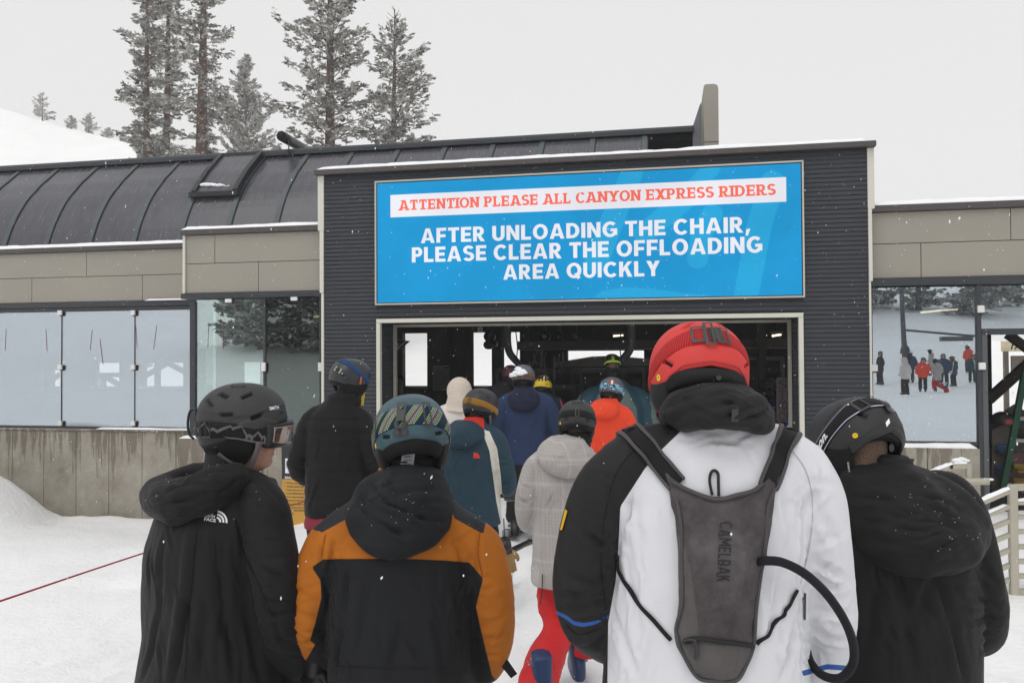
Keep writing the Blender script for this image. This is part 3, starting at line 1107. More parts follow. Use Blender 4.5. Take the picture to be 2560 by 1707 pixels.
l0 = on_sign(997, 525.3); r0 = on_sign(1939.8, 489.6); lt = on_sign(997, 498.3); rt = on_sign(1939.8, 463.2)
typeset('ATTENTION PLEASE ALL CANYON EXPRESS RIDERS', l0[0], r0[0], (l0[1]+r0[1])/2, (lt[1]+rt[1])/2, YS-.0050, E_CORAL, 'message_word', .03, .36, True, .23, .17)
for body, a, b, cap in (('AFTER UNLOADING THE CHAIR,', (1052.5, 605.7), (1876, 584), 36.5), ('PLEASE CLEAR THE OFFLOADING', (1030, 655.4), (1905.8, 632.7), 37.5), ('AREA QUICKLY', (1258.4, 699.4), (1650, 690), 37)):
    A = on_sign(*a); Bq = on_sign(*b); T = on_sign(a[0], a[1]-cap)
    typeset(body, A[0], Bq[0], (A[1]+Bq[1])/2, (A[1]+Bq[1])/2+T[1]-A[1], YS-.0050, E_WHITE, 'message_word')
# ------------------------------------------------------------------ inside the portal
def thing(name, label, cat, loc, rz=0, group=None):
    o = empty(name, tuple(float(q) for q in loc), rz)
    return tag(o, label, cat, group)


E_TUBE = emit('fluorescent', (1.0, .86, .55), 2.2)
M_LAMP = mat('lamp_housing', (.12, .12, .12), .5, .3)


def ceiling_light(px0, py0, px1, py1, Y, label, hang=True):
    a = atY(px0, py0, Y); b = atY(px1, py1, Y)
    c = (a+b)/2
    t = thing('ceiling_light', label, 'lamp', c, 0, 'strip lights under the ceiling')
    L = abs(b[0]-a[0])/2
    box('housing', c[0]-L-.02, c[0]+L+.02, Y-.05, Y+.05, c[2]+.02, c[2]+.06, M_LAMP, t)
    tube('lamp_tube', [(a[0], Y, a[2]), (b[0], Y, b[2])], .016, E_TUBE, t, 8)
    if hang:
        tube('hanger', [(c[0], Y, c[2]+.06), (c[0], Y, 2.62)], .008, M_BLACK, t, 6)
    return t


ceiling_light(1533, 840, 1558, 838, 14.5, 'small lit strip light hanging over the loading area')
ceiling_light(1930, 840, 1953, 836, 13.2, 'lit strip light near the right jamb inside the portal')
ceiling_light(2302, 781, 2394, 772, 12.6, 'long warm strip light behind the right window')
ceiling_light(785, 792, 802, 791, 12.0, 'short warm strip light behind the dark bay glass')

# columns and beams inside
for px0, px1, Y in ((1068, 1120, 14.2), (1120, 1176, 14.6), (1229, 1254, 15.6), (1897, 1916, 13.6), (1300, 1330, 14.8)):
    x0 = atY(px0, 900, Y)[0]; x1 = atY(px1, 900, Y)[0]
    box('timber_column', x0, x1-.004, Y, Y+.3, -.06, 2.62, M_INT, bld, .01)
a = atY(1293, 853, 13.8); b = atY(1640, 870, 13.8)
box('steel_beam', a[0], 3.8, 13.8, 14.0, b[2], a[2], mat('brown_beam', (.045, .038, .032), .6, .3), bld, .01)
box('beam_flange', a[0], 3.8, 13.77, 14.03, b[2]-.018, b[2]-.002, mat('beam_edge', (.16, .14, .12), .5, .3), bld, .003)
# door surround on the far right of the loading area
M_DF = mat('far_door_frame', (.12, .115, .10), .6, .3)
for p, q in (((1868, 896), (1868, 1090)), ((1956, 896), (1956, 1090)), ((1866, 896), (1958, 896))):
    bar('door_surround', atY(*p, 14.9), atY(*q, 14.9), .035, M_DF)

nb_ = thing('notice_board', 'dim grey notice sheet with a clip on the timber column', 'notice', atY(1103, 976, 14.1))
M_NOTE = mat('notice_paper', (.115, .115, .12), .7, .2)
p = atY(1082, 914, 14.15); q = atY(1124, 976, 14.15)
box('sheet', p[0], q[0], 14.15, 14.165, q[2], p[2], M_NOTE, nb_, .002)
box('clip', p[0]+.22, q[0]-.0, 14.12, 14.149, p[2]-.045, p[2]-.015, M_BLACK, nb_)
for k in range(9):
    z = p[2]-.10-.04*k
    box('print_line', p[0]+.03, q[0]-.04-.05*((k*7) % 3)/3, 14.147, 14.1495, z, z+.008, M_BLACK, nb_, 0)
ar = thing('arrow_sign', 'small white square sign with an arrow pointing right, high inside the portal', 'sign', atY(1200, 830, 12.2))
p = atY(1194, 818, 12.2); q = atY(1206, 830, 12.2)
box('plate', p[0], q[0], 12.2, 12.21, q[2], p[2], mat('arrow_plate', (.3, .3, .3), .6), ar, .002)
w_ = q[0]-p[0]; zc_ = (p[2]+q[2])/2
obj('arrow', [(p[0]+w_*.2, 12.197, zc_-.006), (p[0]+w_*.6, 12.197, zc_-.006), (p[0]+w_*.6, 12.197, zc_-.025), (p[0]+w_*.85, 12.197, zc_), (p[0]+w_*.6, 12.197, zc_+.025), (p[0]+w_*.6, 12.197, zc_+.006), (p[0]+w_*.2, 12.197, zc_+.006)], [(0, 1, 2, 3, 4, 5, 6)], M_BLACK, ar)
box('bracket', p[0]+w_*.4, p[0]+w_*.6, 12.2, 12.22, p[2], 2.62, M_BLACK, ar, 0)
# convex mirror / lamp on the left jamb and a padded bumper below
lm = thing('jamb_lamp', 'dark floodlight shade fixed inside the left jamb of the portal', 'lamp', atY(997, 870, 11.3))
p = atY(993, 848, 11.3); q = atY(1018, 852, 11.3); r_ = atY(993, 873, 11.3)
prismo('shade', [(p[0]-.05, p[2]), (q[0], q[2]), (r_[0], r_[2]), (p[0]-.05, r_[2])], 11.25, 11.45, M_BLACK, lm)
bar('lens_edge', (r_[0], 11.24, r_[2]), (q[0], 11.24, q[2]-.008), .006, M_TRIM2, lm)
bar('arm', (p[0]-.05, 11.3, p[2]-.03), (p[0]-.25, 11.3, p[2]-.03), .015, M_BLACK, lm)
bp = thing('bumper_post', 'black padded post standing just inside the left jamb of the portal', 'post', (atY(1000, 1000, 11.4)[0], 11.4, -.04))
tube('pad', [(atY(1001, 1000, 11.4)[0], 11.4, -.04), (atY(1001, 1000, 11.4)[0], 11.4, 1.35), (atY(1001, 1000, 11.4)[0], 11.42, 1.52), (atY(1001, 1000, 11.4)[0], 11.44, 1.56)], [.08, .08, .07, .02], M_BLACK, bp, 14)
# --- the lift itself: carriers and the rail shroud
M_BEIGE = mat('beige_shroud', (.20, .185, .165), .6, .3, var=.08)
sh = thing('lift_shroud', 'pale shallow-peaked shroud of the lift terminal beyond the queue', 'lift part', atY(1540, 1000, 14.9))
P = [xz(x, y, 14.9) for x, y in ((1388, 906), (1480, 891), (1530, 889), (1640, 899), (1700, 905), (1700, 913), (1388, 918))]
prismo('shroud', P, 14.9, 15.3, M_BEIGE, sh)
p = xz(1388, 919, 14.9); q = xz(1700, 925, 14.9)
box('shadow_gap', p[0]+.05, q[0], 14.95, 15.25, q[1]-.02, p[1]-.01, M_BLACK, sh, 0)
p = xz(1386, 926, 14.85); q = xz(1412, 932, 14.85)
box('lip', p[0], q[0], 14.85, 15.2, q[1], p[1], M_BEIGE, sh)
bar('rail', atY(1310, 936, 14.8), atY(1640, 922, 14.8), .03, M_BLACK, sh)
for x in (1432, 1560, 1660):
    bar('support', atY(x, 925, 15.0), (atY(x, 925, 15.0)[0], 15.0, -.04), .05, M_BLACK, sh)


def carrier(px, Y, top, label, mir=1):
    """hanger arm of a chair: hooked steel tube with grip and seat rail"""
    t = thing('chair_hanger', label, 'lift chair', (atY(px, 900, Y)[0], Y, -.04), 0, 'lift chair hangers in the terminal')
    x = atY(px, 900, Y)[0]
    arm = bez([(x, Y, top), (x+.02*mir, Y, top-.25), (x-.02*mir, Y, top-.50), (x-.16*mir, Y, top-.68), (x-.30*mir, Y, top-.82)], 8)
    tube('arm', arm, [.075-.02*k/len(arm) for k in range(len(arm))], M_DKST, t, 12)
    box('grip', x-.10, x+.10, Y-.10, Y+.10, top-.02, top+.14, M_BLACK, t, .02)
    e = arm[-1]
    bar('seat_rail', (e[0]-.5, Y, e[2]), (e[0]+.5, Y, e[2]), .035, M_BLACK, t)
    box('seat_back', e[0]-.48, e[0]+.48, Y+.05, Y+.10, e[2]-.62, e[2]-.12, M_INT2, t, .02)
    box('seat', e[0]-.48, e[0]+.48, Y-.45, Y+.05, e[2]-.70, e[2]-.62, M_INT2, t, .02)
    bar('side_frame', (e[0]-.5, Y, e[2]), (e[0]-.5, Y+.04, e[2]-.7), .025, M_BLACK, t)
    bar('side_frame', (e[0]+.5, Y, e[2]), (e[0]+.5, Y+.04, e[2]-.7), .025, M_BLACK, t)
    tube('cable', bez([(x-.12*mir, Y-.03, top), (x-.17*mir, Y-.05, top-.4), (x-.16*mir, Y-.05, top-.7), (x-.3*mir, Y-.03, top-.95)], 6), .010, M_BLACK, t, 6)
    bar('hang_rod', (x, Y, top+.14), (x, Y, 2.62), .03, M_BLACK, t)
    return t


M_DKST = mat('dark_steel', (.075, .078, .085), .45, .4, .3)
carrier(1577, 12.9, 2.44, 'thick hooked hanger arm of a lift chair right of the strip light')
carrier(1271, 13.6, 2.42, 'hanger arm of a lift chair dark against the bright opening', -1)
mc = thing('grip_machine', 'dark drum-shaped lift machinery hanging before the bright opening', 'machine', atY(1222, 870, 14.9))
p = atY(1222, 862, 14.9)
for dx, dz, r_ in ((0, 0, .085), (.10, .02, .06), (.02, .16, .10)):
    tube('drum', [(p[0]+dx, 14.8, p[2]+dz), (p[0]+dx, 15.0, p[2]+dz)], r_, M_BLACK, mc, 16)
bar('strut', (p[0]+.02, 14.9, p[2]+.1), (p[0]+.02, 14.9, 2.62), .02, M_BLACK, mc)
# sheaves just under the beam
for k, px in enumerate((1362, 1398, 1440)):
    t = thing('guide_wheel', ('leftmost', 'middle', 'rightmost')[k]+' guide wheel in the row above the brown beam', 'wheel', atY(px, 842, 14.4), 0, 'guide wheels above the beam')
    c_ = atY(px, 842, 14.4)
    tube('tyre', [(c_[0], 14.36, c_[2]), (c_[0], 14.44, c_[2])], .10, M_BLACK, t, 18)
    tube('hub', [(c_[0], 14.34, c_[2]), (c_[0], 14.46, c_[2])], .045, M_STEEL, t, 12)
    bar('stem', (c_[0], 14.42, c_[2]), (c_[0], 14.42, 2.62), .015, M_BLACK, t)
# clutter of small struts under the shroud
rr = random.Random(11)
fr = thing('gate_frame', 'dark tangle of gate bars and rods across the loading lane', 'gate', atY(1350, 1000, 13.2))
for k in range(9):
    px = 1318+rr.uniform(0, 150); y0 = 880+rr.uniform(-6, 25); ln = rr.uniform(25, 60)
    bar('gate_rod', atY(px, y0, 13.2+.03*k), atY(px+rr.uniform(-14, 14), y0+ln, 13.2+.03*k), rr.uniform(.008, .02), M_BLACK if k % 3 else M_DKST, fr)
bar('gate_bar', atY(1330, 968, 13.3), atY(1660, 966, 13.3), .035, M_BLACK, fr)
for px in (1335, 1500, 1655):
    q = atY(px, 968, 13.3); bar('gate_post', q, (q[0], q[1], -.04), .03, M_BLACK, fr)

# stencilled board inside the right jamb
wb = thing('stencilled_board', 'worn mauve-grey board with cut letters standing inside the right jamb', 'sign', (atY(1955, 1050, 11.2)[0], 11.2, -.04))
p = atY(1941, 944, 11.2); q = atY(1974, 1056, 11.2)
M_WB = mat('mauve_board', (.095, .08, .082), .8, .15, var=.15, bump=.3, bs=60)
box('board', p[0], q[0], 11.2, 11.24, q[2], p[2], M_WB, wb, .015)
M_LET = mat('cut_letter', (.05, .038, .042), .85, .1)
hh = (p[2]-q[2])/4.3
for k, word_ in enumerate(('SI', 'TE', 'FOR', 'ON')):
    v, f = text_vf(word_, .01)
    v = fit_text(v, p[0]+.025, p[0]+.20, p[2]-.035-hh*(k+1)+.02, p[2]-.03-hh*k)
    obj('lettering', [(a_, 11.198, b_) for a_, b_ in v], f, M_LET, wb)
bar('leg', (p[0]+.03, 11.22, q[2]), (p[0]+.02, 11.22, -.04), .016, mat('red_leg', (.20, .02, .03), .6), wb)
bar('leg', (q[0]-.03, 11.22, q[2]), (q[0]-.02, 11.22, -.04), .016, mat('blue_leg', (.02, .05, .25), .6), wb)

# ------------------------------------------------------------------ right doorway: racks, ladder, view through
M_LAD = mat('ladder_green', (.008, .065, .032), .55, .3, var=.15)
M_RUNG = mat('ladder_rung', (.30, .29, .27), .4, .4, .5)
ld = thing('step_ladder', 'green step ladder leaning in the doorway on the right', 'ladder', (atY(2530, 1300, 11.6)[0], 11.6, -.04))
a0 = atY(2513, 1190, 11.5); a1 = atY(2567, 905, 11.7)
d_ = a1-a0
a0 = a0-d_*(a0[2]+.03)/d_[2]
for off in (0, .38):
    o_ = np.array([off, 0, 0])
    bar('stile', a0+o_, a1+o_+np.array([-off*.12, 0, 0]), .035, M_LAD, ld)
for k in range(6):
    c_ = a0+(a1-a0)*(k+.6)/6.2
    bar('rung', c_, c_+np.array([.38-.05*k/6, 0, 0]), .022, M_RUNG, ld)


def snowboard(px, py_top, Y, L, w, m, label, lean=0.0, bind=None):
    """board standing on its tail"""
    top = atY(px, py_top, Y)
    t = thing('snowboard', label, 'snowboard', (top[0], Y, -.04), 0, 'boards standing in the doorway')
    z1 = top[2]; z0 = max(-.04, z1-L)
    n = 14; prof = []
    for k in range(n+1):
        s_ = k/n
        hw = w/2*math.sqrt(max(0, 1-(max(0, abs(s_-.5)*2-.78)/.22)**2))*(1-.10*math.sin(PI*s_))
        prof.append((s_, hw))
    L_ = [(top[0]-h_+lean*(s_-1), z0+(z1-z0)*s_) for s_, h_ in prof]; R_ = [(top[0]+h_+lean*(s_-1), z0+(z1-z0)*s_) for s_, h_ in prof[::-1]]
    poly = L_+R_
    out = [poly[0]]
    for p_ in poly[1:]:
        if math.hypot(p_[0]-out[-1][0], p_[1]-out[-1][1]) > .002: out.append(p_)
    prismo('deck', out, Y, Y+.012, m, t)
    if bind is not None:
        for s_ in (.36, .66):
            z = z0+(z1-z0)*s_; x = top[0]+lean*(s_-1)
            mb = MB(); mb.box(x-.09, x+.09, Y-.06, Y-.002, z-.06, z+.06, 0, .012); mb.box(x-.085, x+.085, Y-.16, Y-.05, z-.05, z-.02, 0, .01)
            fixnormals(mb.build('binding', bind, t))
            tube('strap', bez([(x-.09, Y-.05, z), (x-.05, Y-.13, z+.01), (x+.05, Y-.13, z+.01), (x+.09, Y-.05, z)], 4), .014, bind, t, 6)
    return t


M_BD1 = mat('board_black', (.014, .014, .016), .35, .4)
M_BD2 = mat('board_maroon', (.06, .012, .016), .4, .4)
M_BD3 = mat('board_tan', (.11, .095, .075), .5, .3)
M_BB = mat('binding_blue', (.02, .08, .17), .45, .4)
M_BYL = mat('binding_yellow', (.20, .13, .015), .5, .4)
snowboard(2536, 1010, 12.0, 1.55, .27, M_BD1, 'tall black snowboard standing in the doorway beside the ladder', 0, M_BLACK)
snowboard(2506, 1062, 11.8, 1.4, .26, M_BD3, 'tan snowboard with blue bindings standing in the doorway', .03, M_BB)
snowboard(2488, 1048, 12.2, 1.4, .3, M_BD1, 'wide black snowboard at the back of the doorway', -.04, M_BLACK)
snowboard(2550, 1130, 11.5, 1.1, .26, M_BD2, 'short maroon snowboard with yellow bindings low in the doorway', .02, M_BYL)
hl = thing('rack_helmet', 'black helmet with a red sticker resting on the boards in the doorway', 'helmet', atY(2507, 1062, 11.7))
c_ = atY(2507, 1052, 11.7)
bm = bmesh.new(); bmesh.ops.create_uvsphere(bm, u_segments=20, v_segments=12, radius=.15)
bmesh.ops.delete(bm, geom=[q for q in bm.verts if q.co.z < -.07], context='VERTS')
for q in bm.verts: q.co = Vector((q.co.x*1.0+c_[0], q.co.y*1.1+c_[1], q.co.z*.85+c_[2]))
me_ = bpy.data.meshes.new('shell'); bm.to_mesh(me_); bm.free(); me_.materials.append(M_BLACK)
me_.polygons.foreach_set('use_smooth', [True]*len(me_.polygons)); link('shell', me_, hl)
box('sticker', c_[0]-.03, c_[0]+.05, c_[1]-.17, c_[1]-.155, c_[2]-.03, c_[2]+.03, mat('sticker_red', (.25, .03, .03), .5), hl, .002)
bar('door_brace', atY(2470, 1000, 13.0), atY(2575, 905, 13.0), .065, M_INT)
bar('door_brace', atY(2520, 836, 13.1), atY(2580, 880, 13.1), .06, M_INT)
# numbered board and rope poles seen through, on the snow beyond
ns = thing('number_sign', 'cream board numbered 17 standing on the snow beyond the doorway', 'sign', (atY(2540, 1000, 22)[0], 22, ground_z(4, 22)))
p = atY(2504, 853, 22); q = atY(2640, 878, 22)
M_CR = mat('cream_board', (.62, .55, .38), .6, .3)
box('board', p[0], q[0], 22, 22.06, q[2], p[2], M_CR, ns, .006)
v, f = text_vf('17', .04, 1.0, shear=.25)
v = fit_text(v, atY(2526, 860, 22)[0], atY(2550, 860, 22)[0], atY(2526, 874, 22)[2], atY(2526, 859, 22)[2])
obj('number', [(a_, 21.996, b_) for a_, b_ in v], f, M_BLACK, ns)
for x in (p[0]+.1, q[0]-.1):
    bar('post', (x, 22.03, q[2]), (x, 22.03, ground_z(x, 22)-.1), .05, M_BD3, ns)
box('lower_board', atY(2528, 890, 22)[0], q[0], 22.0, 22.05, atY(2528, 930, 22)[2], atY(2528, 889, 22)[2], mat('brown_board', (.13, .11, .09), .7), ns, .004)
# ------------------------------------------------------------------ people: tools
def vnoise(P, scale, seed=0):
    """value noise in [-1,1], vectorised"""
    Q = np.asarray(P, float)*scale+seed*17.31
    I = np.floor(Q).astype(np.int64); f = Q-I; f = f*f*(3-2*f)
    def h(a, b, c):
        n = (a*374761393+b*668265263+c*2147483647+seed*1274126177) & 0xffffffff
        n = ((n ^ (n >> 13))*1274126177) & 0xffffffff
        return ((n ^ (n >> 16)) & 0xffff)/32767.5-1
    x, y, z = I[:, 0], I[:, 1], I[:, 2]
    r = 0
    for dx in (0, 1):
        for dy in (0, 1):
            for dz in (0, 1):
                w_ = (f[:, 0] if dx else 1-f[:, 0])*(f[:, 1] if dy else 1-f[:, 1])*(f[:, 2] if dz else 1-f[:, 2])
                r = r+w_*h(x+dx, y+dy, z+dz)
    return r


def loft(rings, seg=30, power=2.3, cap=True):
    """rings: (cx, cy, cz, half width, half depth[, turn[, tilt]])"""
    v = []; f = []
    for r in rings:
        cx, cy, cz, a, b = r[:5]; tw = r[5] if len(r) > 5 else 0.0; tl = r[6] if len(r) > 6 else 0.0
        for k in range(seg):
            t = 2*PI*k/seg; c, s = math.cos(t), math.sin(t)
            x = a*math.copysign(abs(c)**(2/power), c); y = b*math.copysign(abs(s)**(2/power), s)
            z = y*tl
            x, y = x*math.cos(tw)-y*math.sin(tw), x*math.sin(tw)+y*math.cos(tw)
            v.append((cx+x, cy+y, cz+z))
    n = len(rings)
    for i in range(n-1):
        for k in range(seg):
            a = i*seg+k; c = i*seg+(k+1) % seg
            f.append((a, c, c+seg, a+seg))
    if cap:
        f.append(tuple(range(seg))[::-1]); f.append(tuple(range((n-1)*seg, n*seg)))
    return v, f


def limb(pts, rad, n=10, seg=16, flat=1.0):
    """smooth tapered tube with rounded ends"""
    P = bez(pts, n); m = len(pts)-1
    rr = np.interp(np.linspace(0, m, len(P)), np.arange(m+1), rad)
    v, f = tubevf(P, rr, seg, flat)
    return v, f


def ball(c, r, seg=14):
    bm = bmesh.new(); bmesh.ops.create_uvsphere(bm, u_segments=seg, v_segments=seg//2+1, radius=1)
    r = (r, r, r) if np.isscalar(r) else r
    v = [(c[0]+q.co.x*r[0], c[1]+q.co.y*r[1], c[2]+q.co.z*r[2]) for q in bm.verts]
    f = [tuple(w_.index for w_ in q.verts) for q in bm.faces]
    bm.free()
    return v, f


class Surf:
    """a grown skin: numpy verts, faces, with fold and zone tools"""
    def __init__(s, v, f):
        s.v = np.array(v, float); s.f = []
        for q in f:
            if len(q) <= 4: s.f.append(tuple(q))
            else: s.f += [(q[0], q[i], q[i+1]) for i in range(1, len(q)-1)]

    @classmethod
    def grow(c, shapes, voxel, smooth=4):
        mb = MB()
        for v, f in shapes: mb.add(v, f)
        me = mesh('tmp', mb.v, mb.f)
        bm = bmesh.new(); bm.from_mesh(me); bmesh.ops.recalc_face_normals(bm, faces=bm.faces); bm.to_mesh(me); bm.free()
        o = bpy.data.objects.new('tmp', me)
        TMP.collection.objects.link(o)
        m = o.modifiers.new('r', 'REMESH'); m.mode = 'VOXEL'; m.voxel_size = voxel
        vl = TMP.view_layers[0]
        vl.update()
        dg = vl.depsgraph; dg.update()
        e = o.evaluated_get(dg)
        r = e.to_mesh()
        v = np.empty(len(r.vertices)*3); r.vertices.foreach_get('co', v)
        f = [tuple(p.vertices) for p in r.polygons]
        e.to_mesh_clear()
        bpy.data.objects.remove(o); bpy.data.meshes.remove(me)
        q = c(v.reshape(-1, 3), f)
        q.smooth(smooth)
        return q

    def edges(s):
        if not hasattr(s, '_e'):
            E_ = set()
            for q in s.f:
                for i in range(len(q)):
                    a, b = q[i], q[(i+1) % len(q)]
                    E_.add((a, b) if a < b else (b, a))
            s._e = np.array(sorted(E_))
        return s._e

    def smooth(s, it, k=.5, mask=None):
        e = s.edges(); n = len(s.v)
        d = np.bincount(e.ravel(), minlength=n).astype(float)[:, None]+1e-9
        for _ in range(it):
            a = np.zeros_like(s.v)
            np.add.at(a, e[:, 0], s.v[e[:, 1]]); np.add.at(a, e[:, 1], s.v[e[:, 0]])
            w_ = k if mask is None else k*mask[:, None]
            s.v = s.v+(a/d-s.v)*w_
        return s

    def normals(s):
        n = np.zeros_like(s.v)
        F = np.array([q if len(q) == 4 else (*q, q[-1]) for q in s.f])
        A, B, C_, D = (s.v[F[:, i]] for i in range(4))
        fn = np.cross(C_-A, D-B)
        for i in range(4): np.add.at(n, F[:, i], fn)
        return n/(np.linalg.norm(n, axis=1)[:, None]+1e-12)

    def push(s, h):
        s.v = s.v+s.normals()*np.asarray(h)[:, None]
        return s

    def folds(s, strokes):
        """strokes: (p, q, width, depth) creases with a soft ridge on one side"""
        N = s.normals(); H = np.zeros(len(s.v))
        for st in strokes:
            p, q, w_, dep = np.array(st[0], float), np.array(st[1], float), st[2], st[3]
            dep = math.copysign(min(abs(dep), .85*w_), dep)
            d = q-p; L = np.linalg.norm(d); d = d/L
            rel = s.v-p; t = np.clip(rel@d/L, 0, 1)
            r = rel-np.outer(t*L, d)
            dist = np.linalg.norm(r, axis=1)
            m = dist < 3.2*w_
            if not m.any(): continue
            side = np.cross(np.broadcast_to(d, N[m].shape), N[m])
            sg = np.einsum('ij,ij->i', r[m], side)
            dn = np.abs(np.einsum('ij,ij->i', r[m], N[m]))
            tp = np.sin(PI*np.clip(t[m], .02, .98))**.6
            pr = -np.exp(-np.abs(sg/(.62*w_))**1.5)+.85*np.exp(-((sg-1.05*w_)/(.62*w_))**2)+.40*np.exp(-((sg+1.2*w_)/(.8*w_))**2)
            H[m] += dep*tp*pr*np.exp(-(dn/(2.2*w_))**2)
        s.v = s.v+N*H[:, None]
        return s

    def crumple(s, amp, scale, seed=0, stretch=(1, 1, 1), oct=3):
        P = s.v*np.array(stretch); h = 0
        for k in range(oct):
            h = h+(1-2*np.abs(vnoise(P, scale*2**k, seed+k)))*.5**k
        return s.push(amp*(h-.3))

    def obj(s, name, mats, parent=None, zones=None):
        me = mesh(name, s.v, s.f, mats, True)
        if zones:
            for k, a in zones.items():
                at = me.attributes.new(k, 'FLOAT', 'POINT'); at.data.foreach_set('value', np.asarray(a, np.float32))
        s.o = link(name, me, parent, True)
        return s.o

    def bvh(s):
        return BVHTree.FromPolygons([tuple(q) for q in s.v], s.f)


TMP = bpy.data.scenes.new('workbench')     # an empty bench for growing skins; removed at the end


def cloth(name, base, zones=(), rough=.78, weave=260, wb=.12, var=.10, crease=.25, sheen=.03, extra=None):
    """fabric; zones: (attribute, colour) painted where attribute > 0"""
    if name in MATS: return MATS[name]
    s = NT(name); s.set(rough*.8, .13)
    base = tuple(q*.78 if max(base) < .05 else q for q in base)
    v = s.coord('Object')
    n = s.noise(v, 7, 4)
    def tone(c):
        return s.ramp(n, [(.3, tuple(q*(1-var) for q in c)), (.7, tuple(min(1, q*(1+var)) for q in c))])
    col = tone(base)
    if extra is not None: col = extra(s, v, col)
    for a, c in zones:
        k = s.math('GREATER_THAN', s.attr(a), 0.0)
        col = s.mix(k, col, tone(c))
    s.base(col)
    mp = s.new('Mapping'); mp.inputs['Scale'].default_value = (1, 1, .7); s.l(v, mp.inputs[0])
    r1 = s.math('ABSOLUTE', s.math('SUBTRACT', s.noise(mp.outputs[0], 7, 2, .45), .5)); r2 = s.math('ABSOLUTE', s.math('SUBTRACT', s.noise(v, 19, 2, .5), .5))
    h = s.math('ADD', s.math('MULTIPLY', s.noise(v, weave, 2), wb*.35), s.math('ADD', s.math('MULTIPLY', r1, crease*7.0), s.math('MULTIPLY', r2, crease*2.2)))
    s.bump(h, .6, .010)
    try:
        s.p.inputs['Sheen Weight'].default_value = sheen; s.p.inputs['Sheen Roughness'].default_value = .5
    except KeyError: pass
    return s.m


SKIN = None


def skin_mat():
    global SKIN
    if SKIN: return SKIN
    s = NT('skin'); s.set(.5, .35)
    v = s.coord('Object'); n = s.noise(v, 30, 4); n2 = s.noise(v, 260, 3)
    c = s.ramp(n, [(.3, (.42, .22, .155)), (.7, (.55, .31, .22))])
    st = s.math('GREATER_THAN', s.attr('stubble'), 0.5)
    c = s.mix(s.math('MULTIPLY', s.attr('stubble'), .55), c, s.ramp(n2, [(.35, (.10, .06, .04)), (.65, (.40, .24, .17))]))
    c = s.mix(s.attr('lips'), c, (.38, .13, .11))
    hair = s.ramp(s.noise(s.coord('Object', (3, 3, 1)), 160, 3), [(.3, (.05, .028, .018)), (.7, (.19, .115, .075))])
    c = s.mix(s.attr('hair'), c, hair)
    s.base(c); s.bump(n2, .15, .002)
    s.p.inputs['Subsurface Weight'].default_value = .08
    s.p.inputs['Subsurface Radius'].default_value = (.01, .004, .002)
    SKIN = s.m
    return SKIN


def head_vf(k=1.0):
    """head in its own frame: ear level at 0, +y the face"""
    Z = [-.150, -.132, -.122, -.110, -.098, -.088, -.080, -.073, -.064, -.056, -.046, -.036, -.024, -.012, 0, .014, .030, .05, .075, .10, .120, .131, .135]
    fr = np.interp(Z, [-.150, -.132, -.122, -.110, -.098, -.088, -.080, -.073, -.064, -.05, -.02, 0, .03, .06, .09, .115, .13, .135], [.02, .062, .083, .089, .085, .095, .089, .098, .094, .094, .093, .090, .102, .100, .086, .058, .025, .0])
    bk = np.interp(Z, [-.150, -.12, -.08, -.04, 0, .05, .09, .115, .13, .135], [-.062, -.064, -.072, -.086, -.096, -.098, -.086, -.06, -.028, 0])
    wd = np.interp(Z, [-.150, -.132, -.12, -.10, -.07, -.03, 0, .05, .09, .115, .13, .135], [.045, .052, .058, .064, .069, .075, .078, .079, .068, .047, .024, .001])
    seg = 44; v = []; f = []
    for z, a, b, w_ in zip(Z, fr, bk, wd):
        for j in range(seg):
            t = 2*PI*j/seg; c, s_ = math.sin(t), math.cos(t)       # t=0 is the face
            x = w_*math.copysign(abs(c)**.92, c)
            y = (a if s_ > 0 else -b)*math.copysign(abs(s_)**.88, s_)
            if s_ > 0:
                nz = max(0, min(1, (.008-z)/.046)) if z > -.040 else max(0, 1-(-.040-z)/.016)
                y += .030*nz*math.exp(-(x/(.010+.006*nz))**2)
                y -= .009*(math.exp(-((abs(x)-.033)/.016)**2-((z-.002)/.014)**2))
                y -= .004*math.exp(-((z+.080)/.0035)**2)*math.exp(-(x/.026)**4)
            v.append((x*k, y*k, z*k))
    n = len(Z)
    for i in range(n-1):
        for j in range(seg):
            a = i*seg+j; b = i*seg+(j+1) % seg
            f.append((a, b, b+seg, a+seg))
    f.append(tuple(range(seg))[::-1]); f.append(tuple(range((n-1)*seg, n*seg)))
    return v, f


def xf(vf, M):
    v, f = vf
    A = np.array(M.to_3x3()); t = np.array(M.translation)
    return (np.array(v) @ A.T+t).tolist(), f


def headM(c, yaw=0.0, nod=0.0, roll=0.0):
    """yaw to the right, nod down, roll to the right, of a head at c"""
    return Matrix.Translation(Vector(c)) @ Matrix.Rotation(-yaw, 4, 'Z') @ Matrix.Rotation(-nod, 4, 'X') @ Matrix.Rotation(roll, 4, 'Y')


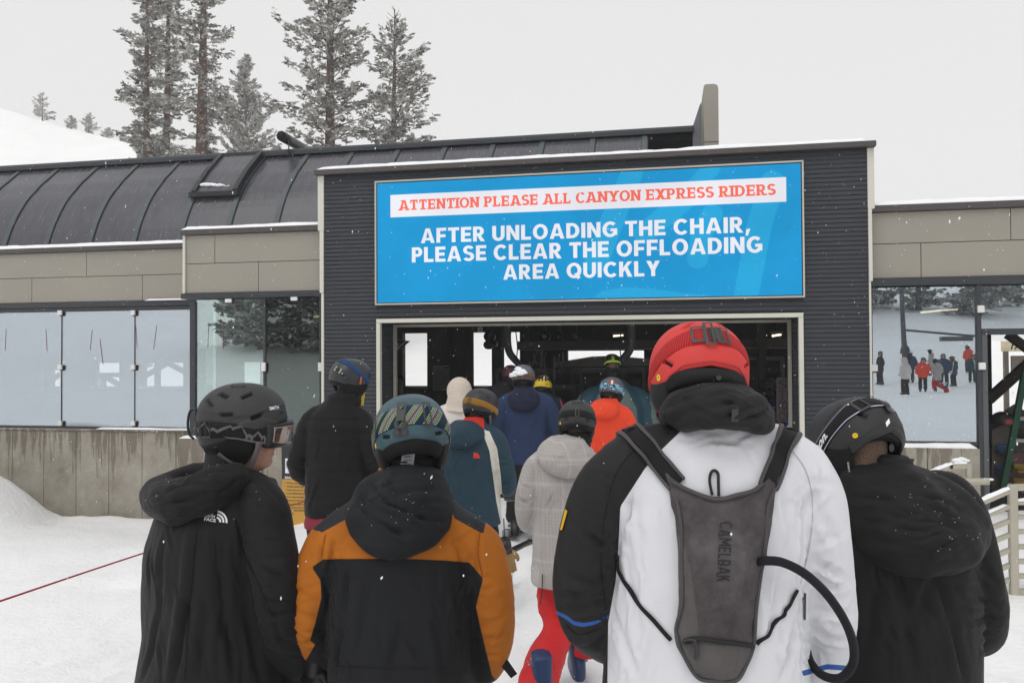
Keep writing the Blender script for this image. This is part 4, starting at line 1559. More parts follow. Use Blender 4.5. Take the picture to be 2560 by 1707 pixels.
# ------------------------------------------------------------------ helmets
class Helmet:
    """shell described by azimuth (0 = back of the head, + = wearer's right) and height angle"""
    def __init__(s, M, a=.121, b=.143, c=.132, k=1.0, taper=.30, zoff=.012):
        s.M = M; s.a, s.b, s.c, s.taper, s.zoff = a*k, b*k, c*k, taper, zoff*k; s.Rr = .13*k
        s.An = np.array(M.to_3x3()); s.Tn = np.array(M.translation)

    def pt(s, az, t, off=0.0):
        """arrays of azimuth (rad), height (rad), offset -> person space"""
        az, t, off = np.broadcast_arrays(np.asarray(az, float), np.asarray(t, float), np.asarray(off, float))
        up = np.maximum(t, 0); dn = np.minimum(t, 0)
        p = 2.25
        dx, dy, dz = np.sin(az)*np.cos(up), -np.cos(az)*np.cos(up), np.sin(up)
        r = (np.abs(dx/s.a)**p+np.abs(dy/s.b)**p+np.abs(dz/s.c)**p)**(-1/p)
        k = 1-s.taper*(dn/1.0)**2
        x, y, z = r*dx*k, r*dy*k, r*dz+dn*s.Rr
        nx, ny, nz = x/s.a**2, y/s.b**2, np.where(t >= 0, z/s.c**2, s.taper*dn*6)
        L = np.sqrt(nx*nx+ny*ny+nz*nz)+1e-9
        q = np.stack([x+nx/L*off, y+ny/L*off, z+nz/L*off+s.zoff], -1)
        return q @ s.An.T+s.Tn

    def shell(s, rim, mats, parent, vents=(), na=150, nt=70, thick=.020, bumpf=None, name='helmet'):
        AZ = np.linspace(-PI, PI, na, endpoint=False)
        rm = np.interp(np.degrees(AZ), [q[0] for q in rim], [q[1] for q in rim])
        T = np.linspace(0, 1, nt)
        az = np.repeat(AZ[None, :], nt, 0); t = rm[None, :]+(PI/2-.0-rm[None, :])*T[:, None]
        off = np.zeros_like(t); vent = np.full_like(t, -1.0)
        for (va, vt, hl, hw, rot) in vents:
            va = R(va)
            u = ((az-va+PI) % (2*PI)-PI)*np.cos(np.maximum(t, 0))*s.Rr; w_ = (t-vt)*s.Rr
            cu, su = math.cos(rot), math.sin(rot)
            uu, ww = u*cu+w_*su, -u*su+w_*cu
            sd = np.maximum(np.abs(uu)-hl, np.abs(ww)-hw)
            off = off-.012*sstep(.003, -.003, sd)+.0018*np.exp(-((sd-.004)/.003)**2)
            vent = np.maximum(vent, -sd-.0005)
        if bumpf is not None: off = off+bumpf(az, t)
        edge = sstep(0, .06, T)[:, None]
        off = off-.006*(1-edge)
        O_ = s.pt(az, t, off).reshape(-1, 3)
        ni = 10
        ti = rm[None, :]+(.55-rm[None, :])*np.linspace(0, 1, ni)[:, None]
        I_ = s.pt(np.repeat(AZ[None, :], ni, 0), ti, -thick).reshape(-1, 3)
        f = []
        for i in range(nt-1):
            for j in range(na):
                a = i*na+j; b = i*na+(j+1) % na
                f.append((a, b, b+na, a+na))
        B = nt*na
        for i in range(ni-1):
            for j in range(na):
                a = B+i*na+j; b = B+i*na+(j+1) % na
                f.append((a+na, b+na, b, a))
        for j in range(na):
            k = (j+1) % na
            f.append((j, B+j, B+k, k))
        S = Surf(np.concatenate([O_, I_]), f)
        o = S.obj(name, mats, parent, {'vent': np.concatenate([vent.ravel(), np.full(len(I_), -1.0)])})
        s.o = o
        return o

    def patch(s, name, fu, nu, nv, mats, parent, thick=.004, uv=True):
        """solid patch: fu(u in 0..1, v in 0..1) -> az, t, off arrays"""
        U, V_ = np.meshgrid(np.linspace(0, 1, nu), np.linspace(0, 1, nv), indexing='ij')
        az, t, off = fu(U, V_)
        O_ = s.pt(az, t, off).reshape(-1, 3); I_ = s.pt(az, t, np.asarray(off)-thick).reshape(-1, 3)
        f = []; n = nu*nv
        for i in range(nu-1):
            for j in range(nv-1):
                a = i*nv+j
                f.append((a, a+nv, a+nv+1, a+1)); f.append((n+a+1, n+a+nv+1, n+a+nv, n+a))
        for i in range(nu-1):
            a = i*nv; f.append((a, n+a, n+a+nv, a+nv)); b = a+nv-1; f.append((b, b+nv, n+b+nv, n+b))
        for j in range(nv-1):
            a = j; f.append((a, a+1, n+a+1, n+a)); b = (nu-1)*nv+j; f.append((b, n+b, n+b+1, b+1))
        S = Surf(np.concatenate([O_, I_]), f)
        z = {'pu': np.tile(U.ravel(), 2), 'pv': np.tile(V_.ravel(), 2)} if uv else None
        o = S.obj(name, mats, parent, z)
        fixnormals(o)
        return o

    def band(s, name, path, hw, mats, parent, off=.003, thick=.004, nu=90, nv=7):
        """strap along path [(az deg, t)...], half width in metres"""
        A = np.array([q[0] for q in path], float); T = np.array([q[1] for q in path], float)
        H = hw if not np.isscalar(hw) else None
        def fu(U, V_):
            az = A[0]+(A[-1]-A[0])*U
            tc = np.interp(az, A, T) if A[0] < A[-1] else np.interp(-az, -A, T)
            h_ = hw if H is None else np.interp(U, np.linspace(0, 1, len(H)), H)
            # rounded edges
            return np.radians(az), tc+(V_-.5)*2*h_/s.Rr, off-.0025*np.abs(V_*2-1)**4
        s.A, s.T = A, T
        return s.patch(name, fu, nu, nv, mats, parent, thick)

    def on(s, name, V2, F, az, t, off, mats, parent, rot=0.0, thick=0):
        """flat drawing (metres) laid on the shell at az (deg), t"""
        V2 = np.asarray(V2, float); c, q = math.cos(rot), math.sin(rot)
        u = V2[:, 0]*c-V2[:, 1]*q; w_ = V2[:, 0]*q+V2[:, 1]*c
        tt = t+w_/s.Rr
        a_ = R(az)+u/(s.Rr*np.maximum(.3, np.cos(np.maximum(tt, 0))))
        P = s.pt(a_, tt, off)
        return obj(name, P, F, mats, parent, True, True)

    def blob(s, name, az, t, off, r, mats, parent):
        p = s.pt(np.array([R(az)]), np.array([t]), np.array([off]))[0]
        return obj(name, *ball(p, r, 12), mats, parent, True, True)


def disc(r, n=20):
    return [(r*math.cos(2*PI*k/n), r*math.sin(2*PI*k/n)) for k in range(n)], [tuple(range(n))]


def rect(w_, h):
    return [(-w_/2, -h/2), (w_/2, -h/2), (w_/2, h/2), (-w_/2, h/2)], [(0, 1, 2, 3)]


def framed(w_, h, t):
    """open buckle: a rectangular ring"""
    o = [(-w_/2, -h/2), (w_/2, -h/2), (w_/2, h/2), (-w_/2, h/2)]; i = [(-w_/2+t, -h/2+t), (w_/2-t, -h/2+t), (w_/2-t, h/2-t), (-w_/2+t, h/2-t)]
    return o+i, [(0, 1, 5, 4), (1, 2, 6, 5), (2, 3, 7, 6), (3, 0, 4, 7)]


def helmet_mat(name, col, rough=.5, speck=0.0):
    if name in MATS: return MATS[name]
    s = NT(name); s.set(rough, .4)
    v = s.coord('Object'); n = s.noise(v, 9, 5); n2 = s.noise(v, 90, 3)
    c = s.ramp(n, [(.3, tuple(q*.88 for q in col)), (.7, tuple(min(1, q*1.1) for q in col))])
    if speck: c = s.mix(s.ramp(n2, [(.66, (0, 0, 0)), (.69, (speck,)*3)]), c, tuple(q*.4 for q in col))
    c = s.mix(s.math('GREATER_THAN', s.attr('vent'), 0.0), c, (.006, .006, .007))
    s.base(c); s.bump(s.noise(v, 300, 2), .06, .002)
    s.l(s.ramp(n, [(.3, (rough*.85,)*3), (.7, (min(1, rough*1.2),)*3)]), s.p.inputs['Roughness'])
    return s.m


M_STRAPB = cloth('strap_black', (.016, .016, .018), rough=.8, weave=420)
M_STRAPG = cloth('strap_grey', (.13, .12, .13), rough=.8, weave=420)
M_LINER = cloth('liner_black', (.014, .014, .015), rough=.85, crease=.4)
M_CLIPB = mat('clip_black', (.03, .03, .032), .45, .4, var=.1)
M_MIPS = mat('yellow_sticker', (.85, .62, .02), .5, .3, var=.02)
M_WHITE = mat('white_print', (.8, .8, .82), .55, .3, var=.02)
M_BLKINK = mat('black_print', (.02, .02, .022), .6, .2, var=0)
M_HAIR = None


# ------------------------------------------------------------------ laying things on a grown skin
def lay(S, name, V2, F, org, ux, uy, mats, parent, off=.002, toward=None):
    """flat drawing V2 (metres) on plane org + u*ux + v*uy, dropped on skin S along ux x uy"""
    org, ux, uy = (np.array(q, float) for q in (org, ux, uy))
    n = np.cross(ux, uy); n /= np.linalg.norm(n)
    if toward is not None and n @ np.array(toward) < 0: n = -n
    bv_ = S._bvh = getattr(S, '_bvh', None) or S.bvh()
    P = []
    for a, b in V2:
        p = org+ux*a+uy*b
        h = bv_.ray_cast(Vector(p+n*.4), Vector(-n), 1.0)
        if h[0] is None: h = bv_.find_nearest(Vector(p))
        P.append(np.array(h[0])+np.array(h[1])*off)
    return obj(name, P, F, mats, parent, True, True)


def ribbon(S, name, path, width, mats, parent, off=.004, thick=.003, nu=40, nv=5, wave=0.0):
    """strap hugging skin S near a 3-D path"""
    P = bez(path, max(2, nu//(len(path)-1)))
    bv_ = S._bvh = getattr(S, '_bvh', None) or S.bvh()
    n = len(P); W_ = width if not np.isscalar(width) else [width]*2
    W_ = np.interp(np.linspace(0, 1, n), np.linspace(0, 1, len(W_)), W_)
    v = []; f = []
    for i, p in enumerate(P):
        t = P[min(i+1, n-1)]-P[max(i-1, 0)]; t = t/np.linalg.norm(t)
        h = bv_.find_nearest(Vector(p)); nn = np.array(h[1])
        sd = np.cross(t, nn); sd /= np.linalg.norm(sd)+1e-9
        for j in range(nv):
            q = np.array(h[0])+sd*W_[i]*(j/(nv-1)-.5)
            h2 = bv_.find_nearest(Vector(q+nn*.01))
            b = np.array(h2[0]); m = np.array(h2[1])
            v.append(b+m*(off+wave*math.sin(i*.7)))
    m_ = len(v)
    S2 = Surf(np.array(v), [(i*nv+j, (i+1)*nv+j, (i+1)*nv+j+1, i*nv+j+1) for i in range(n-1) for j in range(nv-1)])
    S2.smooth(7)
    N = S2.normals()
    # solidify towards the skin
    Q = np.concatenate([S2.v, S2.v-np.sign(1)*N*0+0])
    f = list(S2.f)
    vv = np.array(v); 
    o = obj(name, S2.v, f, mats, parent, True, True)
    md = o.modifiers.new('thickness', 'SOLIDIFY'); md.thickness = thick; md.offset = 0
    return o


def pillow(S, name, outline, depth, mats, parent, folds=(), nr=26, na=90, prof=2.6, back=(0, -1, 0), crumple=0.0, seed=1, zones=None, sag=0.0, base=.006):
    """stuffed shape over skin S: outline [(x,z)] seen from behind, bulging towards `back`"""
    O_ = [np.array((x, 0.0, z)) for x, z in outline]
    O_ = bez(O_+[O_[0]], max(2, na//len(O_)))[:-1]
    n = len(O_); C_ = sum(O_)/n
    bv_ = S._bvh = getattr(S, '_bvh', None) or S.bvh()
    bk = np.array(back, float)
    v = []
    rs_ = np.linspace(0, 1, nr)
    for r in rs_:
        for p in O_:
            q = C_+(p-C_)*r
            h = bv_.ray_cast(Vector(q+bk*.6), Vector(-bk), 1.2)
            if h[0] is None:
                g = bv_.find_nearest(Vector(q)); y = g[0]
            else: y = h[0]
            b = np.array((q[0], y[1], q[2]))
            v.append(b)
    V_ = np.array(v).reshape(nr, n, 3)
    # even out the seat of the pillow
    Yc = V_[:, :, 1]
    for _ in range(10):
        Yn = Yc.copy()
        Yn[1:-1] = (Yc[:-2]+Yc[2:]+np.roll(Yc, 1, 1)[1:-1]+np.roll(Yc, -1, 1)[1:-1])/4
        Yc = Yn
    V_[:, :, 1] = np.minimum(Yc, V_[:, :, 1]) if bk[1] < 0 else Yc
    hgt = depth*(1-rs_**prof)**.55
    V_ = V_+bk*(hgt[:, None, None]+base*(rs_ < .999)[:, None, None])
    V_[-1] -= bk*.01
    if sag: V_[:, :, 2] -= sag*(1-rs_[:, None]**2)
    f = [(i*n+j, i*n+(j+1) % n, (i+1)*n+(j+1) % n, (i+1)*n+j) for i in range(nr-1) for j in range(n)]
    T = Surf(V_.reshape(-1, 3), f)
    if T.normals()[n*(nr//2)] @ bk < 0: T.f = [q[::-1] for q in T.f]
    T.smooth(2)
    if folds: T.folds(folds)
    if crumple: T.crumple(crumple, 9, seed)
    T.obj(name, mats, parent, zones(T) if zones else None)
    return T


def dust(S, name, parent, n, seed, zmin, up=.25, size=(.0015, .0035), back=None):
    size = (.0006, .0017)
    """snowflakes that have landed on a skin (one mass)"""
    r = random.Random(seed); N = S.normals()
    c = [i for i in range(len(S.v)) if N[i][2] > up and S.v[i][2] > zmin]
    if not c: return
    mb = MB()
    for _ in range(n):
        i = r.choice(c); p = S.v[i]+N[i]*.001+np.array([r.uniform(-.006, .006) for _ in range(3)])
        s_ = r.uniform(*size)
        mb.add([p+np.array(q)*s_*np.array([r.uniform(.6, 1.5), r.uniform(.6, 1.5), r.uniform(.5, 1.0)]) for q in ((1, 0, 0), (-1, 0, 0), (0, 1, 0), (0, -1, 0), (0, 0, 1), (0, 0, -1))],
               [(0, 2, 4), (2, 1, 4), (1, 3, 4), (3, 0, 4), (2, 0, 5), (1, 2, 5), (3, 1, 5), (0, 3, 5)])
    o = mb.build(name, SNOWC, parent, False, True); o['kind'] = 'stuff'
    return o


# ------------------------------------------------------------------ lower body, feet, hands
def boots(parent, m, s=1.0, spread=.12, yoff=0.0, z0=.03, name='boot'):
    out = []
    for sx in (-1, 1):
        x = sx*spread*s
        shp = [loft([(x, yoff+.03*s, z0, .048*s, .155*s), (x, yoff+.03*s, z0+.05*s, .052*s, .158*s), (x, yoff+.025*s, z0+.085*s, .05*s, .14*s), (x, yoff+.0, z0+.13*s, .053*s, .085*s), (x, yoff+.015, z0+.22*s, .06*s, .075*s), (x, yoff+.045, z0+.33*s, .066*s, .078*s)], 20, 3.0)]
        S = Surf.grow(shp, .012, 2)
        o = S.obj(name, m, parent)
        for k, zz in enumerate((.07, .11, .18, .25)):
            bx = MB(); bx.box(x+sx*.048*s, x+sx*.075*s, yoff+.03, yoff+.085, z0+zz*s, z0+(zz+.018)*s, 0, .003)
            fixnormals(bx.build('buckle', M_STEEL, o, False, True))
        out.append(o)
    return out


def trousers(parent, m, s=1.0, top=1.0, hipk=1.0, spread=.12, rt=.105, name='trousers', vox=.014, legs=None, crumple=.010, seed=3, zones=None, bottom=.17):
    shp = [loft([(0, 0, min(.80, top-.06)*s, .175*s*hipk, .125*s*hipk), (0, 0, min(.90, top-.02)*s, .185*s*hipk, .135*s*hipk), (0, 0, top*s, .175*s*hipk, .125*s*hipk)], 24)]
    for k, sx in enumerate((-1, 1)):
        if legs: P, Rd = legs[k]
        else: P, Rd = [(sx*.095*s, 0, .88*s), (sx*.11*s, .03*s, .68*s), (sx*spread*s, .045*s, .50*s), (sx*spread*s, .02*s, .32*s), (sx*spread*s, .02, bottom*s)], [rt*s, rt*.93*s, rt*.82*s, rt*.82*s, rt*.92*s]
        shp.append(limb(P, Rd, 6, 16))
    S = Surf.grow(shp, vox, 3)
    S.crumple(crumple, 6, seed, (1, 1, 1.6))
    S.obj(name, m, parent, zones(S) if zones else None)
    return S


def glove(parent, wrist, direction, palm_n, m, s=1.0, side=1, curl=1.0, vox=.006, name='glove'):
    """hand in a glove: palm, four unequal curled fingers and a thumb"""
    w_ = np.array(wrist, float); d = np.array(direction, float); d /= np.linalg.norm(d)
    n = np.array(palm_n, float); n = n-d*(n@d); n /= np.linalg.norm(n)
    u = np.cross(d, n)*side
    def P(a, b, c): return w_+s*(d*a+u*b+n*c)
    shp = [limb([P(-.05, 0, 0), P(0, 0, 0), P(.03, 0, 0)], [.036*s, .034*s, .034*s], 4, 12)]
    shp.append(xf(ball((0, 0, 0), (.048*s, .043*s, .020*s), 14), Matrix(((d[0], u[0], n[0], P(.055, 0, 0)[0]), (d[1], u[1], n[1], P(.055, 0, 0)[1]), (d[2], u[2], n[2], P(.055, 0, 0)[2]), (0, 0, 0, 1)))))
    for b, L in ((.032, .062), (.011, .072), (-.011, .068), (-.031, .054)):
        c1 = .35*curl; c2 = .95*curl; c3 = 1.5*curl
        p0 = (.088, b, .0); p1 = (p0[0]+L*.42*math.cos(c1), b, L*.42*math.sin(c1)); p2 = (p1[0]+L*.33*math.cos(c2), b, p1[2]+L*.33*math.sin(c2)); p3 = (p2[0]+L*.25*math.cos(c3), b, p2[2]+L*.25*math.sin(c3))
        shp.append(limb([P(.06, b*.8, 0), P(*p0), P(*p1), P(*p2), P(*p3)], [.0125*s, .0125*s, .0115*s, .0105*s, .009*s], 4, 10))
    shp.append(limb([P(.015, .034, .004), P(.045, .055, .014), P(.072, .056, .030), P(.092, .046, .040)], [.016*s, .0145*s, .013*s, .010*s], 4, 10))
    S = Surf.grow(shp, vox, 2)
    S.obj(name, m, parent)
    return S


M_SKI = mat('ski_black', (.015, .015, .017), .3, .5)
M_SKIW = mat('ski_white', (.5, .5, .52), .35, .5)


def ski(name, label, x, y, z, ang, m, L=1.66, w_=.085, group=None, bind=M_STEEL, edge=None):
    t = empty(name, (x, y, z), ang)
    tag(t, label, 'ski', group)
    n = 26; mb = MB()
    P = []
    for k in range(n+1):
        s_ = k/n; yy = -L*.45+L*s_
        hw = w_/2*(1-.22*math.sin(PI*min(1, max(0, (s_-.05)/.85))))
        if s_ > .90: hw *= math.sqrt(max(.02, 1-((s_-.90)/.10)**2))
        if s_ < .03: hw *= .75+.25*s_/.03
        zz = .012+.11*max(0, (s_-.86)/.14)**2+.02*max(0, (.06-s_)/.06)**2
        P.append((yy, hw, zz))
    v = []; f = []
    for yy, hw, zz in P: v += [(-hw, yy, zz), (hw, yy, zz), (hw, yy, zz+.012), (-hw, yy, zz+.012)]
    for i in range(n):
        for k in range(4):
            a = i*4+k; b = i*4+(k+1) % 4; f.append((a, b, b+4, a+4))
    f += [(3, 2, 1, 0), (4*n, 4*n+1, 4*n+2, 4*n+3)]
    fixnormals(obj('deck', v, f, m, t, False, True))
    for yy, hh in ((-.17, .07), (.17, .055)):
        bx = MB(); bx.box(-.036, .036, yy-.05, yy+.05, .025, .025+hh, 0, .01)
        fixnormals(bx.build('binding', bind, t, False, True))
    return t
# ------------------------------------------------------------------ people: frame of reference
KD = 2560/2352.0          # measurements below were read off a 2352-wide view of the photograph


class Person:
    def __init__(s, label, px, d, delta, group=None, lift=.0):
        w_ = atD(px*KD, 816*KD, d)
        s.d = d; s.delta = R(delta)
        s.E = empty('person', (w_[0], w_[1], ground_z(w_[0], w_[1])+lift), -(YAW+s.delta))
        tag(s.E, label, 'person', group)
        s.Mi = s.E.matrix_basis.inverted()
        s.cl = np.array(s.Mi @ Vector(CAM)); s.A = np.array(s.Mi.to_3x3()); s.T = np.array(s.Mi.translation)
        s.G = s.E.location.z

    def l(s, px, py, dd=0.0):
        return s.A @ atD(px*KD, py*KD, s.d+dd)+s.T

    def ring(s, py, L, Rr, hd, dd=0.0):
        a = s.l(L, py, dd); b = s.l(Rr, py, dd); c = (a+b)/2
        return (c[0], c[1], c[2], np.linalg.norm((b-a)[:2])/2, hd)

    def pp(s, v):
        """person space -> 2352-view pixels"""
        w_ = (np.asarray(v)-s.T) @ s.A-CAM      # A orthonormal
        z = w_@_F2
        return np.stack([(PCX+FPX*(w_@_R3)/z)/KD, (PCY-FPX*(w_@_U3)/z)/KD], 1)

    def hit(s, S, px, py):
        bv_ = S.bvh() if not hasattr(S, '_fb') else S._fb
        S._fb = bv_
        d = s.l(px, py)-s.cl; d /= np.linalg.norm(d)
        h = bv_.ray_cast(Vector(s.cl), Vector(d), 20)
        if h[0] is None:
            h = bv_.find_nearest(Vector(s.l(px, py, -.1)))
        return np.array(h[0])

    def crease(s, S, strokes):
        """fold lines (x0, y0, x1, y1, width, depth) traced on the skin"""
        k = s.d*KD/FPX
        out = []
        for st in strokes:
            n = max(1, int(math.hypot(st[2]-st[0], st[3]-st[1])/90))
            Q = [s.hit(S, st[0]+(st[2]-st[0])*i/n, st[1]+(st[3]-st[1])*i/n) for i in range(n+1)]
            if n == 1: out.append((Q[0], Q[1], st[4], st[5]))
            else:
                for i in range(n): out.append((Q[i]-(Q[i+1]-Q[i])*.15, Q[i+1]+(Q[i+1]-Q[i])*.15, st[4], st[5]))
        S.folds(out)
        if hasattr(S, '_fb'): del S._fb
        return S

    def decal(s, S, name, V2, F, px, py, mats, parent, k=None, rot=0.0, off=.0025, flipx=1):
        """flat print placed at a pixel of the skin; V2 in view pixels (x right, y up)"""
        c, q = math.cos(rot), math.sin(rot)
        bv_ = S.bvh(); P = []
        for a, b in V2:
            X = px+(a*c-b*q); Y = py-(a*q+b*c)
            d = s.l(X, Y)-s.cl; d /= np.linalg.norm(d)
            h = bv_.ray_cast(Vector(s.cl), Vector(d), 20)
            if h[0] is None: h = bv_.find_nearest(Vector(s.l(X, Y, -.15)))
            n = np.array(h[1]);  n = -n if n@d > 0 else n
            P.append(np.array(h[0])+n*off)
        return obj(name, P, F, mats, parent, True, True)


def rumple(P, S, regions, seed):
    """many short sharp creases: regions (x0, y0, x1, y1, half width px, angle deg, spread, count)"""
    r = random.Random(seed); st = []
    for x0, y0, x1, y1, hw, ang, spread, n in regions:
        for _ in range(n):
            t = r.random(); o = r.uniform(-1, 1)*hw
            L = math.hypot(x1-x0, y1-y0); ux, uy = (x1-x0)/L, (y1-y0)/L
            cx, cy = x0+(x1-x0)*t-uy*o, y0+(y1-y0)*t+ux*o
            a = R(ang+r.uniform(-spread, spread)); ln = r.uniform(14, 46)
            st.append((cx-math.cos(a)*ln, cy-math.sin(a)*ln, cx+math.cos(a)*ln, cy+math.sin(a)*ln, r.uniform(.0055, .012), r.uniform(.004, .0095)*r.choice((1, 1, -.7))))
    P.crease(S, st)


def seam(P, S, name, pts, m, parent, w_=1.6, off=.0022):
    """stitched seam line traced over the skin"""
    Q = bez([(x, y, 0) for x, y in pts], 8); V = []
    for i, q in enumerate(Q):
        t = Q[min(i+1, len(Q)-1)]-Q[max(0, i-1)]; t /= np.linalg.norm(t)
        V += [(q[0]-t[1]*w_/2, q[1]+t[0]*w_/2), (q[0]+t[1]*w_/2, q[1]-t[0]*w_/2)]
    bx, by = pts[0]
    return P.decal(S, name, [(a-bx, -(b-by)) for a, b in V], [(2*i, 2*i+1, 2*i+3, 2*i+2) for i in range(len(Q)-1)], bx, by, m, parent, off=off)


def in_poly(XY, poly):
    """signed distance (pixels), positive inside"""
    P = np.array(poly, float); n = len(P)
    d = np.full(len(XY), 1e9); ins = np.zeros(len(XY), bool)
    x, y = XY[:, 0], XY[:, 1]
    for i in range(n):
        a = P[i]; b = P[(i+1) % n]; e = b-a
        t = np.clip(((XY-a)@e)/(e@e+1e-12), 0, 1)
        d = np.minimum(d, np.linalg.norm(XY-a-np.outer(t, e), axis=1))
        c = ((a[1] > y) != (b[1] > y)) & (x < (b[0]-a[0])*(y-a[1])/(b[1]-a[1]+1e-12)+a[0])
        ins ^= c
    return np.where(ins, d, -d)


def arm(P, pts):
    return limb([P.l(q[0], q[1], q[3] if len(q) > 3 else 0.0) for q in pts], [q[2] for q in pts], 7, 18)


def body_of(P, hM, shoulders, arms_, hip_z, vox=.013, head_k=1.0, hair=True, stub=0.0, legs=None):
    """one continuous body under the clothes: head, neck, trunk, arms, legs"""
    hc = np.array(hM.translation)
    sh = shoulders
    tr = [(sh[0]*.0+hc[0]*.2+sh[0]*.8, sh[1], .86, .13, .09), (sh[0], sh[1], hip_z+.12, .125, .085), (sh[0], sh[1], sh[2]-.25, .14, .09), (sh[0], sh[1], sh[2]-.06, .13, .075), (sh[0], sh[1], sh[2], .07, .06)]
    shp = [xf(head_vf(head_k), hM), loft(tr, 20)]
    nb0 = np.array((sh[0], sh[1], sh[2]-.03))
    nk = hM @ Vector((0, -.012, -.10))
    shp.append(limb([nb0, (nb0+np.array(nk))/2, nk], [.062, .058, .056], 5, 14))
    for a in arms_:
        pts = [np.array(q) for q in a]
        shp.append(limb(pts, [.045]+[.04]*(len(pts)-2)+[.03], 5, 10))
    for k, sx in enumerate((-1, 1)):
        if legs: shp.append(limb(legs[k][0], [.07]+[.05]*(len(legs[k][0])-2)+[.04], 6, 12))
        else: shp.append(limb([(sx*.09, 0, .90), (sx*.115, .03, .5), (sx*.12, .0, .1)], [.085, .055, .04], 6, 12))
    S = Surf.grow(shp, vox, 2)
    hv = (np.array(hM.inverted().to_3x3()) @ S.v.T).T+np.array(hM.inverted().translation)
    near = np.linalg.norm(hv-np.array((0, 0, -.02)), axis=1) < .20
    hz = np.where(near & (hv[:, 1] < .035) & (hv[:, 2] > -.115+.6*np.maximum(0, hv[:, 1])), 1.0, 0.0) if hair else np.zeros(len(S.v))
    st = np.where(near & (hv[:, 1] > .02) & (hv[:, 2] < -.055), stub, 0.0)*(1-np.exp(-((hv[:, 2]+.08)/.010)**2-(hv[:, 0]/.03)**2))
    lp = np.where(near & (hv[:, 1] > .075), np.exp(-((hv[:, 2]+.081)/.010)**2-(hv[:, 0]/.024)**4), 0.0)
    S.obj('body', skin_mat(), P.E, {'hair': hz, 'stubble': st, 'lips': lp})
    return S


RIM = [(-180, .30), (-140, .12), (-110, -.25), (-75, -.35), (-45, -.30), (-20, -.22), (0, -.20), (20, -.22), (45, -.30), (75, -.35), (110, -.25), (140, .12), (180, .30)]


def earpads(H, parent, mats, bottom=-1.05, a0=48, a1=132, off=-.004, name='ear_pad', top=-.28, thick=.018):
    for sg in (-1, 1):
        def fu(U, V_):
            az = sg*(a0+(a1-a0)*U)
            edge = np.sin(PI*np.clip(U, .02, .98))**.35
            b = top+(bottom-top)*edge
            return np.radians(az), top+.18+(b-top-.18)*V_, off+.006*np.sin(PI*V_)*edge
        H.patch(name, fu, 16, 14, mats, parent, thick)


def nape(H, parent, mats, a=62, t0=-.1, t1=-.62, off=-.008, arch=.22, name='liner'):
    def fu(U, V_):
        az = -a+2*a*U
        lo = t1+arch*np.cos(np.radians(az)*PI/2/np.radians(a))
        return np.radians(az), t0+(lo-t0)*V_, off+.007*np.sin(PI*V_)
    return H.patch(name, fu, 30, 10, mats, parent, .016)


def gaiter(P, c0, c1, r0, r1, m, name='neck_gaiter', vox=.009, squash=.9, rolls=4):
    c0 = np.array(c0); c1 = np.array(c1); n = 14; rg = []
    for k in range(n+1):
        t = k/n; c = c0+(c1-c0)*t; r = r0+(r1-r0)*t+.004*math.sin(t*rolls*2*PI)
        rg.append((c[0], c[1], c[2], r, r*squash))
    S = Surf(*loft(rg, 36, 2.1))
    S.crumple(.005, 14, 5, (1, 1, 2.2), 2)
    S.obj(name, m, P.E)
    return S


# ================================================================== man in white and black jacket, red helmet
P3 = Person('person in red helmet and white and black ski jacket, back turned, nearest the camera', 1650, 2.03, 4)
l = P3.l
A3L = [(1540, 1015, .052), (1470, 1052, .078), (1425, 1095, .088), (1388, 1150, .087, -.01), (1356, 1250, .081, -.01), (1343, 1340, .078, 0), (1356, 1425, .071, .05), (1400, 1468, .062, .16), (1470, 1478, .05, .28)]
A3R = [(1725, 1015, .052), (1795, 1046, .078), (1838, 1090, .088), (1868, 1150, .083, -.01), (1888, 1260, .077, -.01), (1900, 1365, .073, 0), (1904, 1450, .069, .02), (1886, 1520, .06, .10), (1830, 1550, .05, .24)]
J = Surf.grow([loft([P3.ring(2000, 1400, 1850, .19), P3.ring(1800, 1392, 1852, .19), P3.ring(1568, 1388, 1852, .19), P3.ring(1450, 1398, 1848, .188), P3.ring(1300, 1408, 1846, .182), P3.ring(1180, 1412, 1846, .172, .0), P3.ring(1100, 1424, 1834, .16, .01),
                     P3.ring(1055, 1446, 1806, .145, .015), P3.ring(1018, 1486, 1770, .126, .02), P3.ring(985, 1530, 1742, .108, .03), P3.ring(955, 1556, 1724, .098, .04), P3.ring(925, 1562, 1712, .09, .05)], 40), arm(P3, A3L), arm(P3, A3R)], .0085, 5)
